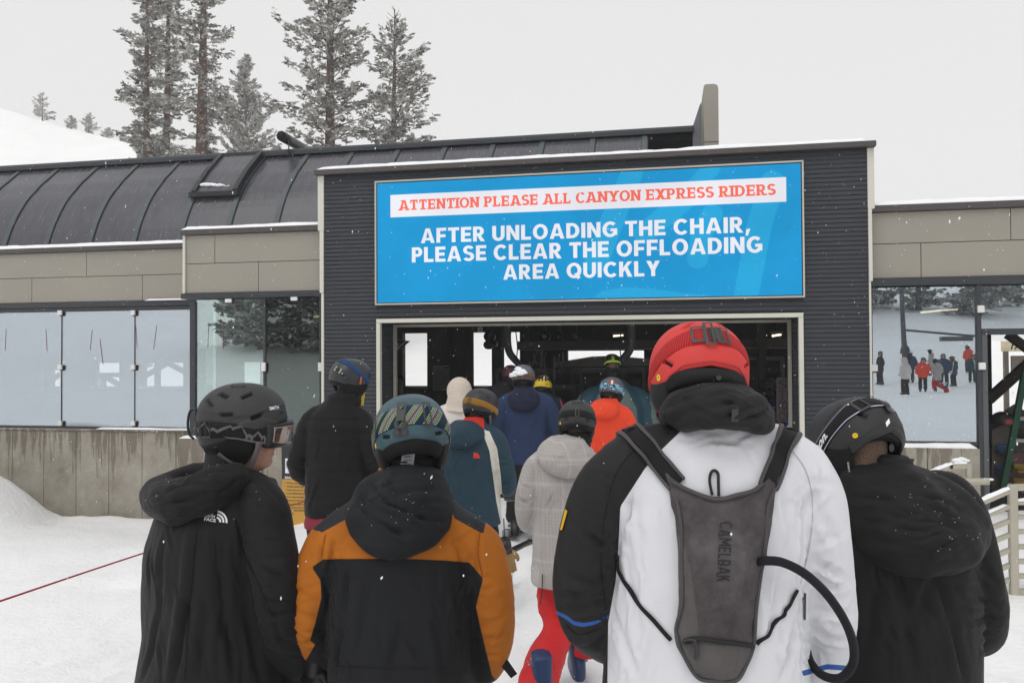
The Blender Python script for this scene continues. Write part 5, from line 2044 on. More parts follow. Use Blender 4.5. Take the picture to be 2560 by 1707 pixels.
P3.crease(J, [(1424, 1170, 1418, 1300, .012, 0.0170), (1418, 1290, 1404, 1420, .012, 0.0136), (1850, 1190, 1836, 1330, .014, 0.0204), (1836, 1330, 1838, 1420, .010, 0.0238), (1838, 1420, 1842, 1560, .010, 0.0238),
              (1850, 1200, 1880, 1120, .016, 0.0102), (1420, 1200, 1396, 1110, .016, 0.0102), (1330, 1215, 1395, 1260, .014, 0.0119), (1300, 1320, 1375, 1340, .016, 0.0119), (1298, 1395, 1380, 1382, .012, 0.0136), (1310, 1420, 1395, 1408, .010, 0.0102),
              (1870, 1290, 1945, 1330, .014, 0.0136), (1880, 1352, 1940, 1345, .012, 0.0170), (1872, 1400, 1950, 1410, .014, 0.0136), (1865, 1450, 1955, 1470, .014, 0.0136), (1890, 1180, 1925, 1260, .018, 0.0102),
              (1800, 1300, 1780, 1420, .018, 0.0119), (1830, 1430, 1790, 1568, .016, 0.0136), (1450, 1320, 1470, 1480, .02, .007), (1420, 1440, 1470, 1560, .02, .008), (1500, 1450, 1480, 1600, .02, .007), (1620, 990, 1700, 1015, .02, .004), (1530, 1010, 1570, 1060, .02, .004),
              (1450, 1120, 1475, 1250, .02, .005), (1800, 1110, 1815, 1230, .022, 0.0085), (1880, 1060, 1900, 1130, .016, 0.0085)])
rumple(P3, J, [(1440, 1080, 1345, 1380, 55, 20, 35, 26), (1335, 1340, 1380, 1470, 45, 10, 30, 16), (1860, 1100, 1905, 1400, 45, -15, 40, 22), (1890, 1400, 1880, 1530, 45, 15, 30, 16), (1470, 1150, 1460, 1560, 60, 80, 25, 14), (1790, 1150, 1790, 1560, 45, 95, 25, 14), (1560, 1020, 1740, 1030, 30, 20, 50, 6)], 1)
J.crumple(.006, 5, 2, (1, 1, .55)); J.smooth(1, .3)
XY = P3.pp(J.v)
blk3 = in_poly(XY, [(1000, 700), (1555, 700), (1582, 972), (1518, 1034), (1481, 1076), (1425, 1163), (1420, 1261), (1414, 1334), (1397, 1429), (1392, 1800), (1000, 1800)])
blue3 = np.minimum(in_poly(XY, [(1270, 1398), (1300, 1412), (1320, 1426), (1340, 1430), (1365, 1426), (1400, 1410), (1400, 1417), (1365, 1434), (1340, 1439), (1318, 1435), (1298, 1420), (1270, 1406)]), 99)
blue3b = in_poly(XY, [(1840, 1540), (1900, 1524), (1975, 1530), (1975, 1542), (1900, 1536), (1845, 1552)])
M_J3 = cloth('jacket_white', (.66, .665, .70), [('black', (.019, .018, .019)), ('blue', (.03, .10, .34))], .7, var=.03, crease=.15, wb=.08)
J.obj('jacket', M_J3, P3.E, {'black': blk3, 'blue': np.maximum(blue3, blue3b)})
JK3 = J
# rolled hood round the neck
Hd = Surf.grow([limb([l(1535, 962, .06), l(1565, 938, -.05), l(1645, 926, -.12), l(1725, 942, -.08), l(1752, 966, .04)], [.026, .043, .047, .043, .030], 8, 18),
                limb([l(1548, 968, .06), l(1585, 962, -.09), l(1655, 958, -.145), l(1735, 966, -.09), l(1762, 975, .02)], [.020, .030, .032, .031, .022], 8, 18),
                limb([l(1550, 935, .10), l(1590, 912, .0), l(1645, 902, -.06), l(1705, 908, -.02), l(1745, 935, .06)], [.020, .027, .030, .028, .022], 8, 16)], .0065, 3)
P3.crease(Hd, [(1530, 940, 1640, 905, .010, .008), (1545, 965, 1680, 935, .010, .007), (1660, 930, 1760, 935, .010, .006), (1590, 905, 1700, 892, .012, .006), (1740, 900, 1765, 960, .012, .006), (1600, 970, 1740, 965, .008, .006)])
rumple(P3, Hd, [(1540, 930, 1750, 935, 40, -5, 30, 16)], 2)
Hd.crumple(.004, 11, 8)
M_HOOD3 = cloth('hood_charcoal', (.026, .025, .026), rough=.8)
Hd.obj('hood', M_HOOD3, P3.E)
P3.decal(Hd, 'hood_tab', [(-7, -14), (7, -14), (7, 14), (-7, 14)], [(0, 1, 2, 3)], 1686, 952, M_CLIPB, Hd.o, off=.004)
dust(Hd, 'snow_dusting', P3.E, 16, 3, 1.5)
dust(J, 'snow_dusting', P3.E, 22, 4, 1.45, .5, (.0015, .003))
M_SEAMW = mat('seam_grey', (.36, .365, .39), .8, .1); M_SEAMK = mat('seam_black', (.007, .007, .008), .8, .1)
seam(P3, J, 'sleeve_seam', [(1806, 1020), (1850, 1080), (1866, 1160), (1858, 1250), (1838, 1340)], M_SEAMW, JK3.o)
seam(P3, J, 'sleeve_seam', [(1480, 1010), (1420, 1080), (1390, 1180), (1380, 1300), (1392, 1400)], M_SEAMK, JK3.o)
seam(P3, J, 'cuff_seam', [(1300, 1432), (1330, 1455), (1380, 1440)], M_SEAMK, JK3.o)
# head and helmet
hM3 = headM(l(1602, 868, .07), R(-5), R(6), R(2))
body_of(P3, hM3, l(1640, 1010, .05), [[l(*q[:2], q[3] if len(q) > 3 else 0) for q in A3L], [l(*q[:2], q[3] if len(q) > 3 else 0) for q in A3R]], .95)
H = Helmet(hM3, .124, .146, .136)
RIM3 = [(-180, .28), (-135, -.05), (-95, -.30), (-66, -.36), (-48, -.30), (-28, -.02), (0, .06), (28, -.02), (48, -.30), (66, -.36), (95, -.30), (135, -.05), (180, .28)]


def ridge3(az, t):
    d = np.degrees(np.abs(az))
    e = .33-.55*sstep(20, 85, d)
    return .003*sstep(e+.10, e, t)*sstep(100, 80, d)


M_RED = helmet_mat('helmet_red', (.62, .045, .04), .62)
sh3 = H.shell(RIM3, M_RED, P3.E, [(-46, .10, .017, .0045, -.5), (46, .10, .017, .0045, .5), (-30, .95, .016, .005, 1.2), (30, .95, .016, .005, 1.2)], bumpf=ridge3)


def ribs_red():
    s = NT('strap_red_rib'); s.set(.75, .25)
    c = s.math('MULTIPLY', s.attr('pu'), 620.0)
    sn = s.math('SINE', c)
    s.base(s.ramp(sn, [(.0, (.40, .02, .022)), (1.0, (.62, .045, .045))]))
    s.bump(sn, .6, .003)
    return s.m


H.band('goggle_strap', [(-128, -.42), (-100, -.22), (-75, .08), (-50, .36), (-25, .56), (0, .63), (25, .56), (50, .36), (75, .08), (100, -.22), (128, -.42)], .024, ribs_red(), sh3, .004, .004, 140)
M_GREYB = mat('buckle_grey', (.055, .055, .058), .5, .35)
H.on('strap_buckle', *framed(.030, .046, .006), -13, .61, .009, M_GREYB, sh3, .12)
H.on('strap_buckle', *framed(.030, .046, .006), 15, .60, .009, M_GREYB, sh3, -.12)
H.on('strap_pad', *rect(.03, .036), 7, .62, .0085, cloth('strap_pad_grey', (.06, .058, .06)), sh3)
H.on('strap_clip', *framed(.021, .062, .006), -1, .61, .014, M_GREYB, sh3)
H.on('rim_line', [(x*.001, (-.0008+.00004*0)) for x in (-2, 2)]+[(.002, .0008), (-.002, .0008)], [(0, 1, 2, 3)], 0, .12, .001, M_BLKINK, sh3)
rl = H.patch('rim_groove', lambda U, V_: (np.radians(-50+100*U), np.interp(-50+100*U, [q[0] for q in RIM3], [q[1] for q in RIM3])+.055+.022*V_, .0012+0*U), 50, 2, M_BLKINK, sh3, .001)
v, f = text_vf('SMITH', .012, 1.1); H.on('maker_name', fit_text(v, -.0165, .0165, -.0045, .0045), f, -37, -.12, .0036, M_BLKINK, sh3, .42)
H.on('safety_dot', *disc(.0085), -60, -.15, .0036, M_MIPS, sh3)
H.on('dot_mark', [(-.002, -.004), (.0, -.001), (.003, .001), (.0, .005), (-.001, .001), (-.003, 0)], [(0, 1, 2, 3, 4, 5)], -60, -.15, .0042, M_BLKINK, sh3)
v, f = text_vf('VANTAGE', .0, 1.0); H.on('model_print', fit_text(v, -.010, .010, -.002, .002), f, 52, -.10, .0036, M_BLKINK, sh3, -.45)
M_LIN3 = cloth('liner_grey_black', (.028, .028, .030), rough=.85, crease=.5)
nape(H, sh3, M_LIN3, 66, .02, -.52, -.006, .26)
earpads(H, sh3, M_LIN3, -1.02, 50, 130, -.001, top=-.30, thick=.02)
H.on('liner_mark', *disc(.006), 6, -.17, .004, mat('liner_print', (.07, .07, .075), .6), sh3)
gaiter(P3, l(1628, 985, .04), l(1612, 915, .06), .088, .082, M_LINER)
tube('chin_strap', [H.pt(np.array([R(-95)]), np.array([-.9]), np.array([.006]))[0], l(1512, 950, .03), l(1530, 965, .12)], .006, mat('strap_red', (.5, .03, .03), .7), P3.E, 6, True, True)
# arm patch
patch = np.array(((0, 0), (5, 0), (17, 44), (12, 48)), float)-np.array((8, 25))
P3.decal(J, 'sleeve_patch', patch, [(0, 1, 2, 3)], 1297, 1192, mat('patch_yellow', (.62, .38, .02), .6), P3.E, off=.004)

# ---- hydration pack worn over the jacket (a thing of its own)
pk = empty('hydration_pack', tuple(W(P3.E) @ Vector(l(1640, 1560, -.2))))
pk.rotation_euler = (0, 0, -(YAW+P3.delta))
tag(pk, 'worn grey hydration backpack with black drinking hose on the white jacket', 'backpack')
Mpk = W(pk).inverted() @ W(P3.E)


class Hold:                      # parts are built in the wearer's space, then hung on the pack
    pass


def to_pack(o):
    o.parent = pk
    o.matrix_parent_inverse = Mpk
    return o


JB = J.bvh()


def on_back(px, py):
    d = l(px, py)-P3.cl; d /= np.linalg.norm(d)
    h = JB.ray_cast(Vector(P3.cl), Vector(d), 9)
    if h[0] is None: h = JB.find_nearest(Vector(l(px, py, -.18)))
    return np.array(h[0]), np.array(h[1])


def pack_mat():
    s = NT('pack_grey'); s.set(.85, .2)
    v = s.coord('Object'); n = s.noise(v, 11, 6, .7); n2 = s.noise(v, 55, 4, .7); n3 = s.noise(v, 420, 2)
    c = s.ramp(n, [(.25, (.048, .043, .045)), (.5, (.078, .070, .072)), (.75, (.125, .115, .118))])
    c = s.mix(.35, c, s.ramp(n2, [(.35, (.55, .55, .55)), (.7, (1.25, 1.2, 1.2))]), 'MULTIPLY')
    pl = s.ramp(n, [(.3, (.088, .080, .080)), (.7, (.112, .103, .103))])
    c = s.mix(s.math('GREATER_THAN', s.attr('plain'), 0.0), c, pl)
    s.base(c)
    s.bump(s.math('ADD', s.math('MULTIPLY', n2, .5), s.math('MULTIPLY', n3, .4)), .5, .006)
    return s.m


M_PK = pack_mat()
M_PK2 = cloth('pack_side_grey', (.10, .092, .092), rough=.85)
M_MESH = cloth('pack_mesh_black', (.014, .014, .015), rough=.7, weave=500, wb=.6)
M_PIPE = cloth('pack_piping', (.075, .068, .072), rough=.8)
# outline rows: y, left, right, bulge (m)
ROWS = [(1120, 1526, 1782, .010), (1150, 1530, 1783, .022), (1180, 1537, 1780, .034), (1210, 1546, 1775, .044), (1240, 1550, 1770, .050), (1280, 1554, 1763, .052), (1320, 1556, 1756, .050), (1360, 1557, 1750, .046), (1400, 1556, 1743, .040), (1440, 1552, 1738, .032), (1470, 1545, 1736, .030), (1500, 1556, 1732, .032), (1530, 1580, 1712, .032), (1555, 1598, 1700, .024), (1566, 1612, 1692, .010)]
nu = 34; nv_ = 60
ys = np.linspace(0, 1, nv_)
Y_ = 1112+(1566-1112)*ys
Lx = np.interp(Y_, [r[0] for r in ROWS], [r[1] for r in ROWS]); Rx = np.interp(Y_, [r[0] for r in ROWS], [r[2] for r in ROWS]); Bg = np.interp(Y_, [r[0] for r in ROWS], [r[3] for r in ROWS])
V_ = []
for j in range(nv_):
    for i in range(nu):
        u = i/(nu-1)
        x = Lx[j]+(Rx[j]-Lx[j])*u
        top = 1134-62*abs(2*u-1)**2.6+2       # scooped upper edge
        y = Y_[j]
        yy = y if j else y
        yy = top+(1566-top)*ys[j]
        p, n = on_back(x, yy)
        edge = 1-abs(2*u-1)**3.0
        back = l(x, yy, -.3)-l(x, yy, 0); back /= np.linalg.norm(back)
        core_ = edge**.6
        V_.append(p+n*.006+back*(Bg[j]*core_))
Sp = Surf(np.array(V_), [(j*nu+i, j*nu+i+1, (j+1)*nu+i+1, (j+1)*nu+i) for j in range(nv_-1) for i in range(nu-1)])
Sp.smooth(5)
if Sp.normals()[nu*30+16] @ (P3.cl-Sp.v[nu*30+16]) < 0: Sp.f = [q[::-1] for q in Sp.f]
P3.crease(Sp, [(1600, 1180, 1575, 1260, .006, .005), (1690, 1180, 1720, 1260, .006, .005), (1578, 1260, 1600, 1420, .006, .004), (1722, 1260, 1700, 1420, .006, .004), (1600, 1420, 1660, 1432, .006, .004), (1660, 1432, 1700, 1418, .006, .004),
               (1730, 1140, 1700, 1165, .006, .004), (1545, 1150, 1580, 1180, .008, .004), (1640, 1330, 1660, 1410, .010, .004), (1690, 1400, 1680, 1460, .010, .004), (1600, 1290, 1590, 1350, .008, .004), (1600, 1500, 1600, 1560, .005, .003), (1700, 1470, 1690, 1545, .005, .003)])
Sp.crumple(.0022, 16, 4)
sidez = np.maximum(in_poly(P3.pp(Sp.v), [(1500, 1230), (1562, 1230), (1585, 1300), (1602, 1420), (1605, 1470), (1500, 1480)]), in_poly(P3.pp(Sp.v), [(1500, 1474), (1780, 1488), (1780, 1620), (1500, 1620)]))
po = Sp.obj('pack_body', M_PK, None, {'plain': sidez}); to_pack(po)
SpB = Sp.bvh()


class _S: pass


def pk_decal(name, V2, F, px, py, m, rot=0.0, off=.003):
    o = P3.decal(Sp, name, V2, F, px, py, m, None, rot=rot, off=off)
    return to_pack(o)


# edge piping
def edge_path(pts, r, m, name, lift=.004):
    Q = []
    for x, y in pts:
        d = l(x, y)-P3.cl; d /= np.linalg.norm(d)
        h = SpB.ray_cast(Vector(P3.cl), Vector(d), 9)
        if h[0] is None or h[3] > 3: h = SpB.find_nearest(Vector(l(x, y, -.2)))
        Q.append(np.array(h[0])-d*lift)
    o = tube(name, bez(Q, 6), r, m, None, 8, True)
    return to_pack(o)


edge_path([(1533, 1080), (1545, 1105), (1580, 1125), (1645, 1134), (1705, 1128), (1745, 1108), (1766, 1082)], .0055, M_PIPE, 'piping')
edge_path([(1531, 1120), (1545, 1210), (1555, 1290), (1557, 1380), (1553, 1440), (1545, 1470), (1560, 1505), (1600, 1556), (1640, 1565), (1690, 1563), (1715, 1525), (1735, 1480), (1742, 1400), (1755, 1320), (1769, 1240), (1780, 1160), (1780, 1122)], .0045, M_PIPE, 'piping')
# zip and pull
edge_path([(1572, 1472), (1600, 1466), (1650, 1472), (1700, 1478), (1733, 1484)], .0055, M_BLKINK, 'zip', .006)
edge_path([(1568, 1474), (1580, 1468), (1598, 1472), (1585, 1482), (1570, 1478)], .003, M_CLIPB, 'zip_pull', .010)
edge_path([(1598, 1474), (1602, 1492), (1597, 1512)], .0045, M_CLIPB, 'zip_pull', .010)
# grab loop
tl = [P3.hit(J, 1634, 1134)-np.array((0, .01, 0)), P3.hit(J, 1630, 1105), P3.hit(J, 1633, 1086), P3.hit(J, 1641, 1080), P3.hit(J, 1649, 1087), P3.hit(J, 1650, 1105), P3.hit(J, 1649, 1136)-np.array((0, .01, 0))]
bk_ = (P3.cl-l(1640, 1100)); bk_ /= np.linalg.norm(bk_)
to_pack(tube('grab_loop', bez([q+bk_*.008 for q in tl], 6), .0035, M_BLKINK, None, 8))
# lettering down the pack
k0 = []
x = 0.0; V = []; F = []
for ch in 'CAMELBAK':
    wd, Pq = glyph(ch, .17, .13)
    for poly in Pq:
        b = len(V); V += [(x+a*.82, c_) for a, c_ in poly]; F.append(tuple(range(b, b+len(poly))))
    x += wd*.82+.13
V = np.array(V); V[:, 0] *= 140/x; V[:, 1] *= 29
V -= np.array((70, 14.5))
pk_decal('maker_name', V, F, 1664, 1268, mat('pack_print', (.028, .027, .028), .8), -PI/2-.05, .0022)
pk_decal('name_underline', [(-50, -1.5), (50, -1.5), (50, 1.5), (-50, 1.5)], [(0, 1, 2, 3)], 1648, 1272, MATS['pack_print'], -PI/2-.05, .0024)


# shoulder straps: black mesh with grey edges
def strap(pts, w_, name, m, off=.007, th=.006):
    path = []
    for q in pts:
        if len(q) == 2: path.append(on_back(*q)[0])
        else: path.append(l(q[0], q[1], q[2]))
    o = ribbon(J, name, path, w_, m, None, off, th, 42, 7)
    return to_pack(o)


S_L = [(1560, 1118), (1530, 1082), (1495, 1040), (1462, 1006), (1440, 992, .05), (1430, 1010, .16), (1435, 1060, .24)]
S_R = [(1758, 1125), (1773, 1085), (1787, 1050), (1801, 1017), (1811, 1002, .06), (1815, 1020, .16), (1810, 1060, .22)]
strap(S_L, .048, 'shoulder_strap', M_MESH); strap(S_R, .046, 'shoulder_strap', M_MESH)


def shift(pts, dx):
    return [(q[0]+dx[0], q[1]+dx[1], *q[2:]) for q in pts]


strap(shift(S_L, (-16, 12)), .010, 'strap_edge', M_PIPE, .009, .008); strap(shift(S_L, (16, -12)), .010, 'strap_edge', M_PIPE, .009, .008)
strap(shift(S_R, (-18, -8)), .010, 'strap_edge', M_PIPE, .009, .008); strap(shift(S_R, (18, 8)), .010, 'strap_edge', M_PIPE, .009, .008)
strap([(1546, 1472), (1500, 1420), (1455, 1362), (1428, 1310), (1415, 1270)], .014, 'side_strap', M_STRAPB, .005, .003)
strap([(1735, 1480), (1770, 1440), (1800, 1400), (1830, 1350)], .011, 'side_strap', M_STRAPB, .005, .003)
# loose strap tails standing up off the shoulders
to_pack(tube('strap_tail', bez([l(1437, 998, -.02), l(1444, 985, -.03), l(1460, 984, -.02), l(1468, 996, -.01)], 6), .0035, M_STRAPB, None, 6))
to_pack(tube('strap_tail', bez([l(1795, 1010, -.03), l(1798, 990, -.03), l(1818, 984, -.02), l(1838, 1000, -.01), l(1845, 1014, 0)], 6), .0032, M_STRAPB, None, 6))
# drinking hose
hz_ = [l(1740, 1290, -.205), l(1762, 1287, -.225), l(1800, 1292, -.225), l(1850, 1318, -.22), l(1900, 1365, -.21), l(1940, 1425, -.19), l(1960, 1480, -.17), l(1958, 1525, -.15), l(1930, 1556, -.14), l(1890, 1550, -.12), l(1862, 1520, -.06), l(1850, 1480, .02), l(1843, 1450, .08)]
to_pack(tube('drinking_hose', bez(hz_, 8), .0105, cloth('hose_sleeve', (.015, .015, .019), rough=.75, weave=600), None, 14))
# zip pull on the right sleeve
P3.decal(J, 'sleeve_zip', [(-2, -30), (2, -30), (3, 30), (-2, 30)], [(0, 1, 2, 3)], 1846, 1392, M_BLKINK, P3.E, off=.003)
M_TR3 = cloth('trousers_black', (.018, .018, .020))
trousers(P3.E, M_TR3, 1.06); boots(P3.E, M_BLACK, 1.05)
# ================================================================== person in orange and black jacket, teal helmet
P2 = Person('person in teal helmet and orange and black ski jacket with a black hood', 925, 2.5, 0)
l = P2.l
A2L = [(845, 1165, .05), (795, 1215, .066), (752, 1262, .074, 0), (724, 1330, .070, -.01), (711, 1400, .062, -.01), (720, 1465, .058, .02), (752, 1508, .053, .10), (800, 1520, .045, .2)]
A2R = [(1005, 1165, .05), (1055, 1215, .066), (1098, 1262, .075, 0), (1120, 1330, .072, -.01), (1131, 1410, .067, -.01), (1131, 1480, .062, .02), (1108, 1532, .055, .08), (1060, 1545, .045, .2)]
J = Surf.grow([loft([P2.ring(1720, 775, 1080, .17), P2.ring(1640, 768, 1082, .17), P2.ring(1568, 755, 1086, .168), P2.ring(1480, 758, 1086, .165), P2.ring(1390, 762, 1084, .16), P2.ring(1310, 770, 1084, .152), P2.ring(1260, 774, 1076, .142), P2.ring(1220, 796, 1056, .126, .01),
                     P2.ring(1180, 830, 1030, .108, .02), P2.ring(1140, 852, 1020, .098, .03), P2.ring(1095, 868, 1012, .088, .04), P2.ring(1068, 874, 1006, .082, .05)], 40), arm(P2, A2L), arm(P2, A2R)], .0085, 5)
P2.crease(J, [(742, 1310, 758, 1400, .012, .014), (758, 1400, 768, 1500, .012, .014), (1092, 1330, 1085, 1420, .012, .014), (1085, 1420, 1082, 1520, .010, .014), (690, 1450, 765, 1462, .010, .012), (700, 1478, 770, 1482, .010, .012), (710, 1500, 775, 1498, .010, .009), (680, 1400, 740, 1420, .012, .009),
              (1110, 1470, 1165, 1450, .011, .010), (1100, 1500, 1160, 1495, .011, .010), (1095, 1440, 1160, 1410, .013, .008), (1098, 1225, 1100, 1330, .011, .013), (1080, 1280, 1108, 1325, .012, .009), (745, 1230, 735, 1300, .012, .011), (770, 1240, 760, 1290, .014, .008), (1050, 1230, 1060, 1282, .016, .008),
              (800, 1300, 790, 1420, .02, .010), (790, 1420, 770, 1568, .02, .012), (1040, 1320, 1060, 1450, .02, .010), (850, 1330, 830, 1480, .024, .008), (1000, 1400, 1020, 1560, .024, .008), (920, 1420, 900, 1568, .03, .006), (770, 1525, 1075, 1535, .012, .004)])
rumple(P2, J, [(750, 1260, 712, 1480, 40, 10, 35, 26), (1100, 1260, 1130, 1500, 42, -10, 35, 26), (800, 1300, 790, 1560, 40, 85, 25, 14), (1050, 1310, 1050, 1560, 40, 95, 25, 12), (850, 1400, 1000, 1450, 90, 70, 40, 8), (760, 1245, 830, 1275, 25, 60, 30, 6), (1030, 1245, 1090, 1275, 25, 120, 30, 6)], 3)
J.crumple(.005, 6, 12, (1, 1, .6)); J.smooth(1, .3)
XY = P2.pp(J.v)
org = in_poly(XY, [(500, 1200), (700, 1120), (925, 1060), (1150, 1120), (1300, 1300), (1300, 1640), (1150, 1575), (1130, 1550), (1107, 1455), (1093, 1392), (1110, 1328), (1078, 1291), (925, 1283), (742, 1284), (716, 1302), (736, 1332), (738, 1372), (724, 1430), (712, 1470), (724, 1480), (702, 1516), (500, 1530)])
grp = np.maximum(in_poly(XY, [(1030, 1150), (1060, 1150), (1118, 1190), (1110, 1226), (1044, 1190)]), in_poly(XY, [(815, 1150), (790, 1150), (716, 1215), (740, 1222), (806, 1186)]))
J.obj('jacket', cloth('jacket_orange', (.0165, .0175, .0195), [('orange', (.40, .125, .014)), ('patch', (.026, .027, .032))], .78, weave=300, wb=.2), P2.E, {'orange': org, 'patch': grp})
seam(P2, J, 'yoke_seam', [(742, 1284), (830, 1284), (925, 1284), (1010, 1287), (1076, 1292)], M_SEAMK, J.o)
seam(P2, J, 'waist_seam', [(772, 1527), (900, 1534), (1074, 1530)], M_SEAMK, J.o, 1.2)
seam(P2, J, 'sleeve_seam', [(1102, 1222), (1098, 1270), (1110, 1326)], mat('seam_rust', (.22, .06, .008), .8, .1), J.o)
seam(P2, J, 'sleeve_seam', [(748, 1226), (742, 1260), (738, 1284)], MATS['seam_rust'], J.o)
dust(J, 'snow_dusting', P2.E, 30, 5, 1.2, .35, (.0015, .003))
hood_px = [(872, 1080), (905, 1066), (960, 1064), (1012, 1080), (1034, 1125), (1044, 1172), (1030, 1212), (985, 1243), (925, 1257), (868, 1245), (822, 1216), (797, 1182), (806, 1140), (838, 1100)]
Hd = pillow(J, 'hood_', [(P2.l(x, y)[0], P2.l(x, y)[2]) for x, y in hood_px], .092, None, P2.E)
bpy.data.objects.remove(Hd.o)
P2.crease(Hd, [(842, 1108, 880, 1150, .012, .016), (880, 1150, 960, 1188, .012, .020), (960, 1188, 1000, 1200, .010, .012), (870, 1120, 960, 1105, .012, .010), (905, 1140, 1000, 1128, .014, .010), (820, 1165, 860, 1200, .012, .008), (985, 1150, 1030, 1165, .012, .009), (880, 1215, 960, 1228, .014, .007), (960, 1090, 1020, 1110, .010, .008)])
rumple(P2, Hd, [(860, 1090, 1010, 1100, 25, 15, 35, 10), (840, 1170, 1010, 1190, 50, 20, 40, 16)], 4)
Hd.crumple(.006, 8, 21, (1, 1, 1.3)); Hd.smooth(1, .3)
M_BLKJ = cloth('hood_black_navy', (.0165, .018, .021), rough=.82, weave=300, wb=.2)
Hd.obj('hood', M_BLKJ, P2.E)
dust(Hd, 'snow_dusting', P2.E, 40, 6, 1.2, .1, (.0015, .0035))
hM2 = headM(l(945, 1008, .07), R(-9), R(10), R(-3))
body_of(P2, hM2, l(935, 1150, .05), [[l(*q[:2], q[3] if len(q) > 3 else 0) for q in A2L], [l(*q[:2], q[3] if len(q) > 3 else 0) for q in A2R]], .95)
H = Helmet(hM2, .121, .143, .132)
RIM2 = [(-180, .28), (-135, -.02), (-100, -.20), (-72, -.42), (-52, -.50), (-30, -.30), (0, -.16), (30, -.30), (52, -.50), (72, -.42), (100, -.20), (135, -.02), (180, .28)]
M_TEAL = helmet_mat('helmet_teal', (.040, .085, .108), .42)
sh = H.shell(RIM2, M_TEAL, P2.E, [(-38, -.06, .016, .0055, -.15), (38, -.06, .016, .0055, .15)])
strap_p = [(-130, -.5), (-105, -.36), (-80, -.02), (-50, .24), (-20, .36), (0, .39), (25, .36), (50, .24), (80, -.02), (105, -.36), (130, -.5)]
M_SNAVY = cloth('strap_navy', (.012, .028, .062), rough=.8, weave=500)
HW2 = .031
H.band('goggle_strap', strap_p, HW2, M_SNAVY, sh, .004, .004, 140)
SA = np.array([q[0] for q in strap_p], float); ST = np.array([q[1] for q in strap_p])


def on_strap(H, name, quads, m, parent, hw, off=.0062):
    """quads in (azimuth deg, across -1..1)"""
    V = []; F = []
    for q in quads:
        b = len(V)
        for a, v_ in q:
            V.append((a, v_))
        F.append(tuple(range(b, b+len(q))))
    V = np.array(V); tc = np.interp(V[:, 0], SA, ST)
    P = H.pt(np.radians(V[:, 0]), tc+V[:, 1]*hw/H.Rr, off-.0025*np.abs(V[:, 1])**4)
    return obj(name, P, F, m, parent, True, True)


cols = {'lime': (.42, .62, .12), 'pale': (.42, .47, .44), 'rust': (.36, .10, .04)}
for st_ in (-86, -58, -30, 3, 31, 64, 84, 108):
    Q = {k: [] for k in cols}
    for li, (off_, cn) in enumerate(((-8, 'lime'), (-5.2, 'pale'), (-2.6, 'pale'), (0, 'rust'), (2.6, 'pale'), (5.2, 'pale'), (8, 'lime'))):
        sl = 11.0 if abs(st_) < 70 else 2.0
        for k in range(11):
            v0 = -.94+k*.172; v1 = v0+.105
            a0 = st_+off_+sl*v0; a1 = st_+off_+sl*v1
            Q[cn].append([(a0, v0), (a0+1.7, v0), (a1+1.7, v1), (a1, v1)])
    for cn in cols:
        o = on_strap(H, 'woven_stitches', Q[cn], mat('stitch_'+cn, cols[cn], .8), sh, HW2); o['kind'] = 'stuff'
M_GB = mat('buckle_dark', (.045, .045, .047), .5, .35)
H.on('strap_buckle', *framed(.022, .068, .005), 20, .36, .012, M_GB, sh, -.08)
H.on('strap_buckle', *framed(.018, .066, .005), -56, .20, .012, M_GB, sh, .1)
H.on('goggle_clip', *framed(.024, .072, .006), -13, .36, .013, M_GB, sh, -.08)
H.on('goggle_clip_plate', *rect(.020, .03), -13, .34, .014, M_GB, sh, -.08)
H.on('goggle_clip_foot', *rect(.042, .014), -14, -.02, .008, M_GB, sh, -.05)
H.on('goggle_clip_foot', *rect(.012, .04), -18, .08, .010, M_GB, sh); H.on('goggle_clip_foot', *rect(.012, .04), -9, .08, .010, M_GB, sh)
H.on('safety_dot', *disc(.008), -64, -.22, .002, M_MIPS, sh)
H.on('rivet', *disc(.003, 10), 48, -.33, .002, M_BLKINK, sh)
nape(H, sh, M_LINER, 64, -.12, -.72, -.008, .2)
earpads(H, sh, M_LINER, -1.15, 48, 132, -.002, top=-.36, thick=.02)
H.on('pad_print', *rect(.004, .022), -88, -.85, .013, M_WHITE, sh, .2)
H.on('strap_end', *disc(.006, 10), 95, -1.05, .014, mat('lime_tab', (.45, .6, .05), .6), sh)
H.on('strap_end', *rect(.008, .014), 84, -1.28, .014, MATS['lime_tab'], sh)
gt = gaiter(P2, l(938, 1110, .045), l(943, 1012, .07), .088, .094, M_LINER)
P2.decal(gt, 'care_label', [(-16, -18), (13, -18), (17, 14), (-9, 18)], [(0, 1, 2, 3)], 936, 1054, mat('label_grey', (.36, .35, .38), .7, var=.25, vs=90), gt.o, off=.006)
for k in range(4):
    P2.decal(gt, 'label_print', [(-9, -1), (9-3*(k % 2), -1), (9-3*(k % 2), 1), (-9, 1)], [(0, 1, 2, 3)], 938, 1045+6*k, mat('label_ink', (.12, .12, .13), .8), gt.o, off=.0068)
trousers(P2.E, cloth('trousers_charcoal', (.017, .018, .02)), .98); boots(P2.E, M_BLACK)
# strap tail at the right hem and red lining
to = obj('hem_tab', [P2.l(1138, 1512, .0), P2.l(1156, 1500, .0), P2.l(1188, 1546, -.01), P2.l(1174, 1556, -.01)], [(0, 1, 2, 3)], M_STRAPB, P2.E, False, True)
md = to.modifiers.new('t', 'SOLIDIFY'); md.thickness = .004
glove(P2.E, l(722, 1525, .06), l(716, 1560, .08)-l(724, 1520, .05), P2.A @ np.array((.3, 1, 0)), M_BLACK, 1.0, 1)
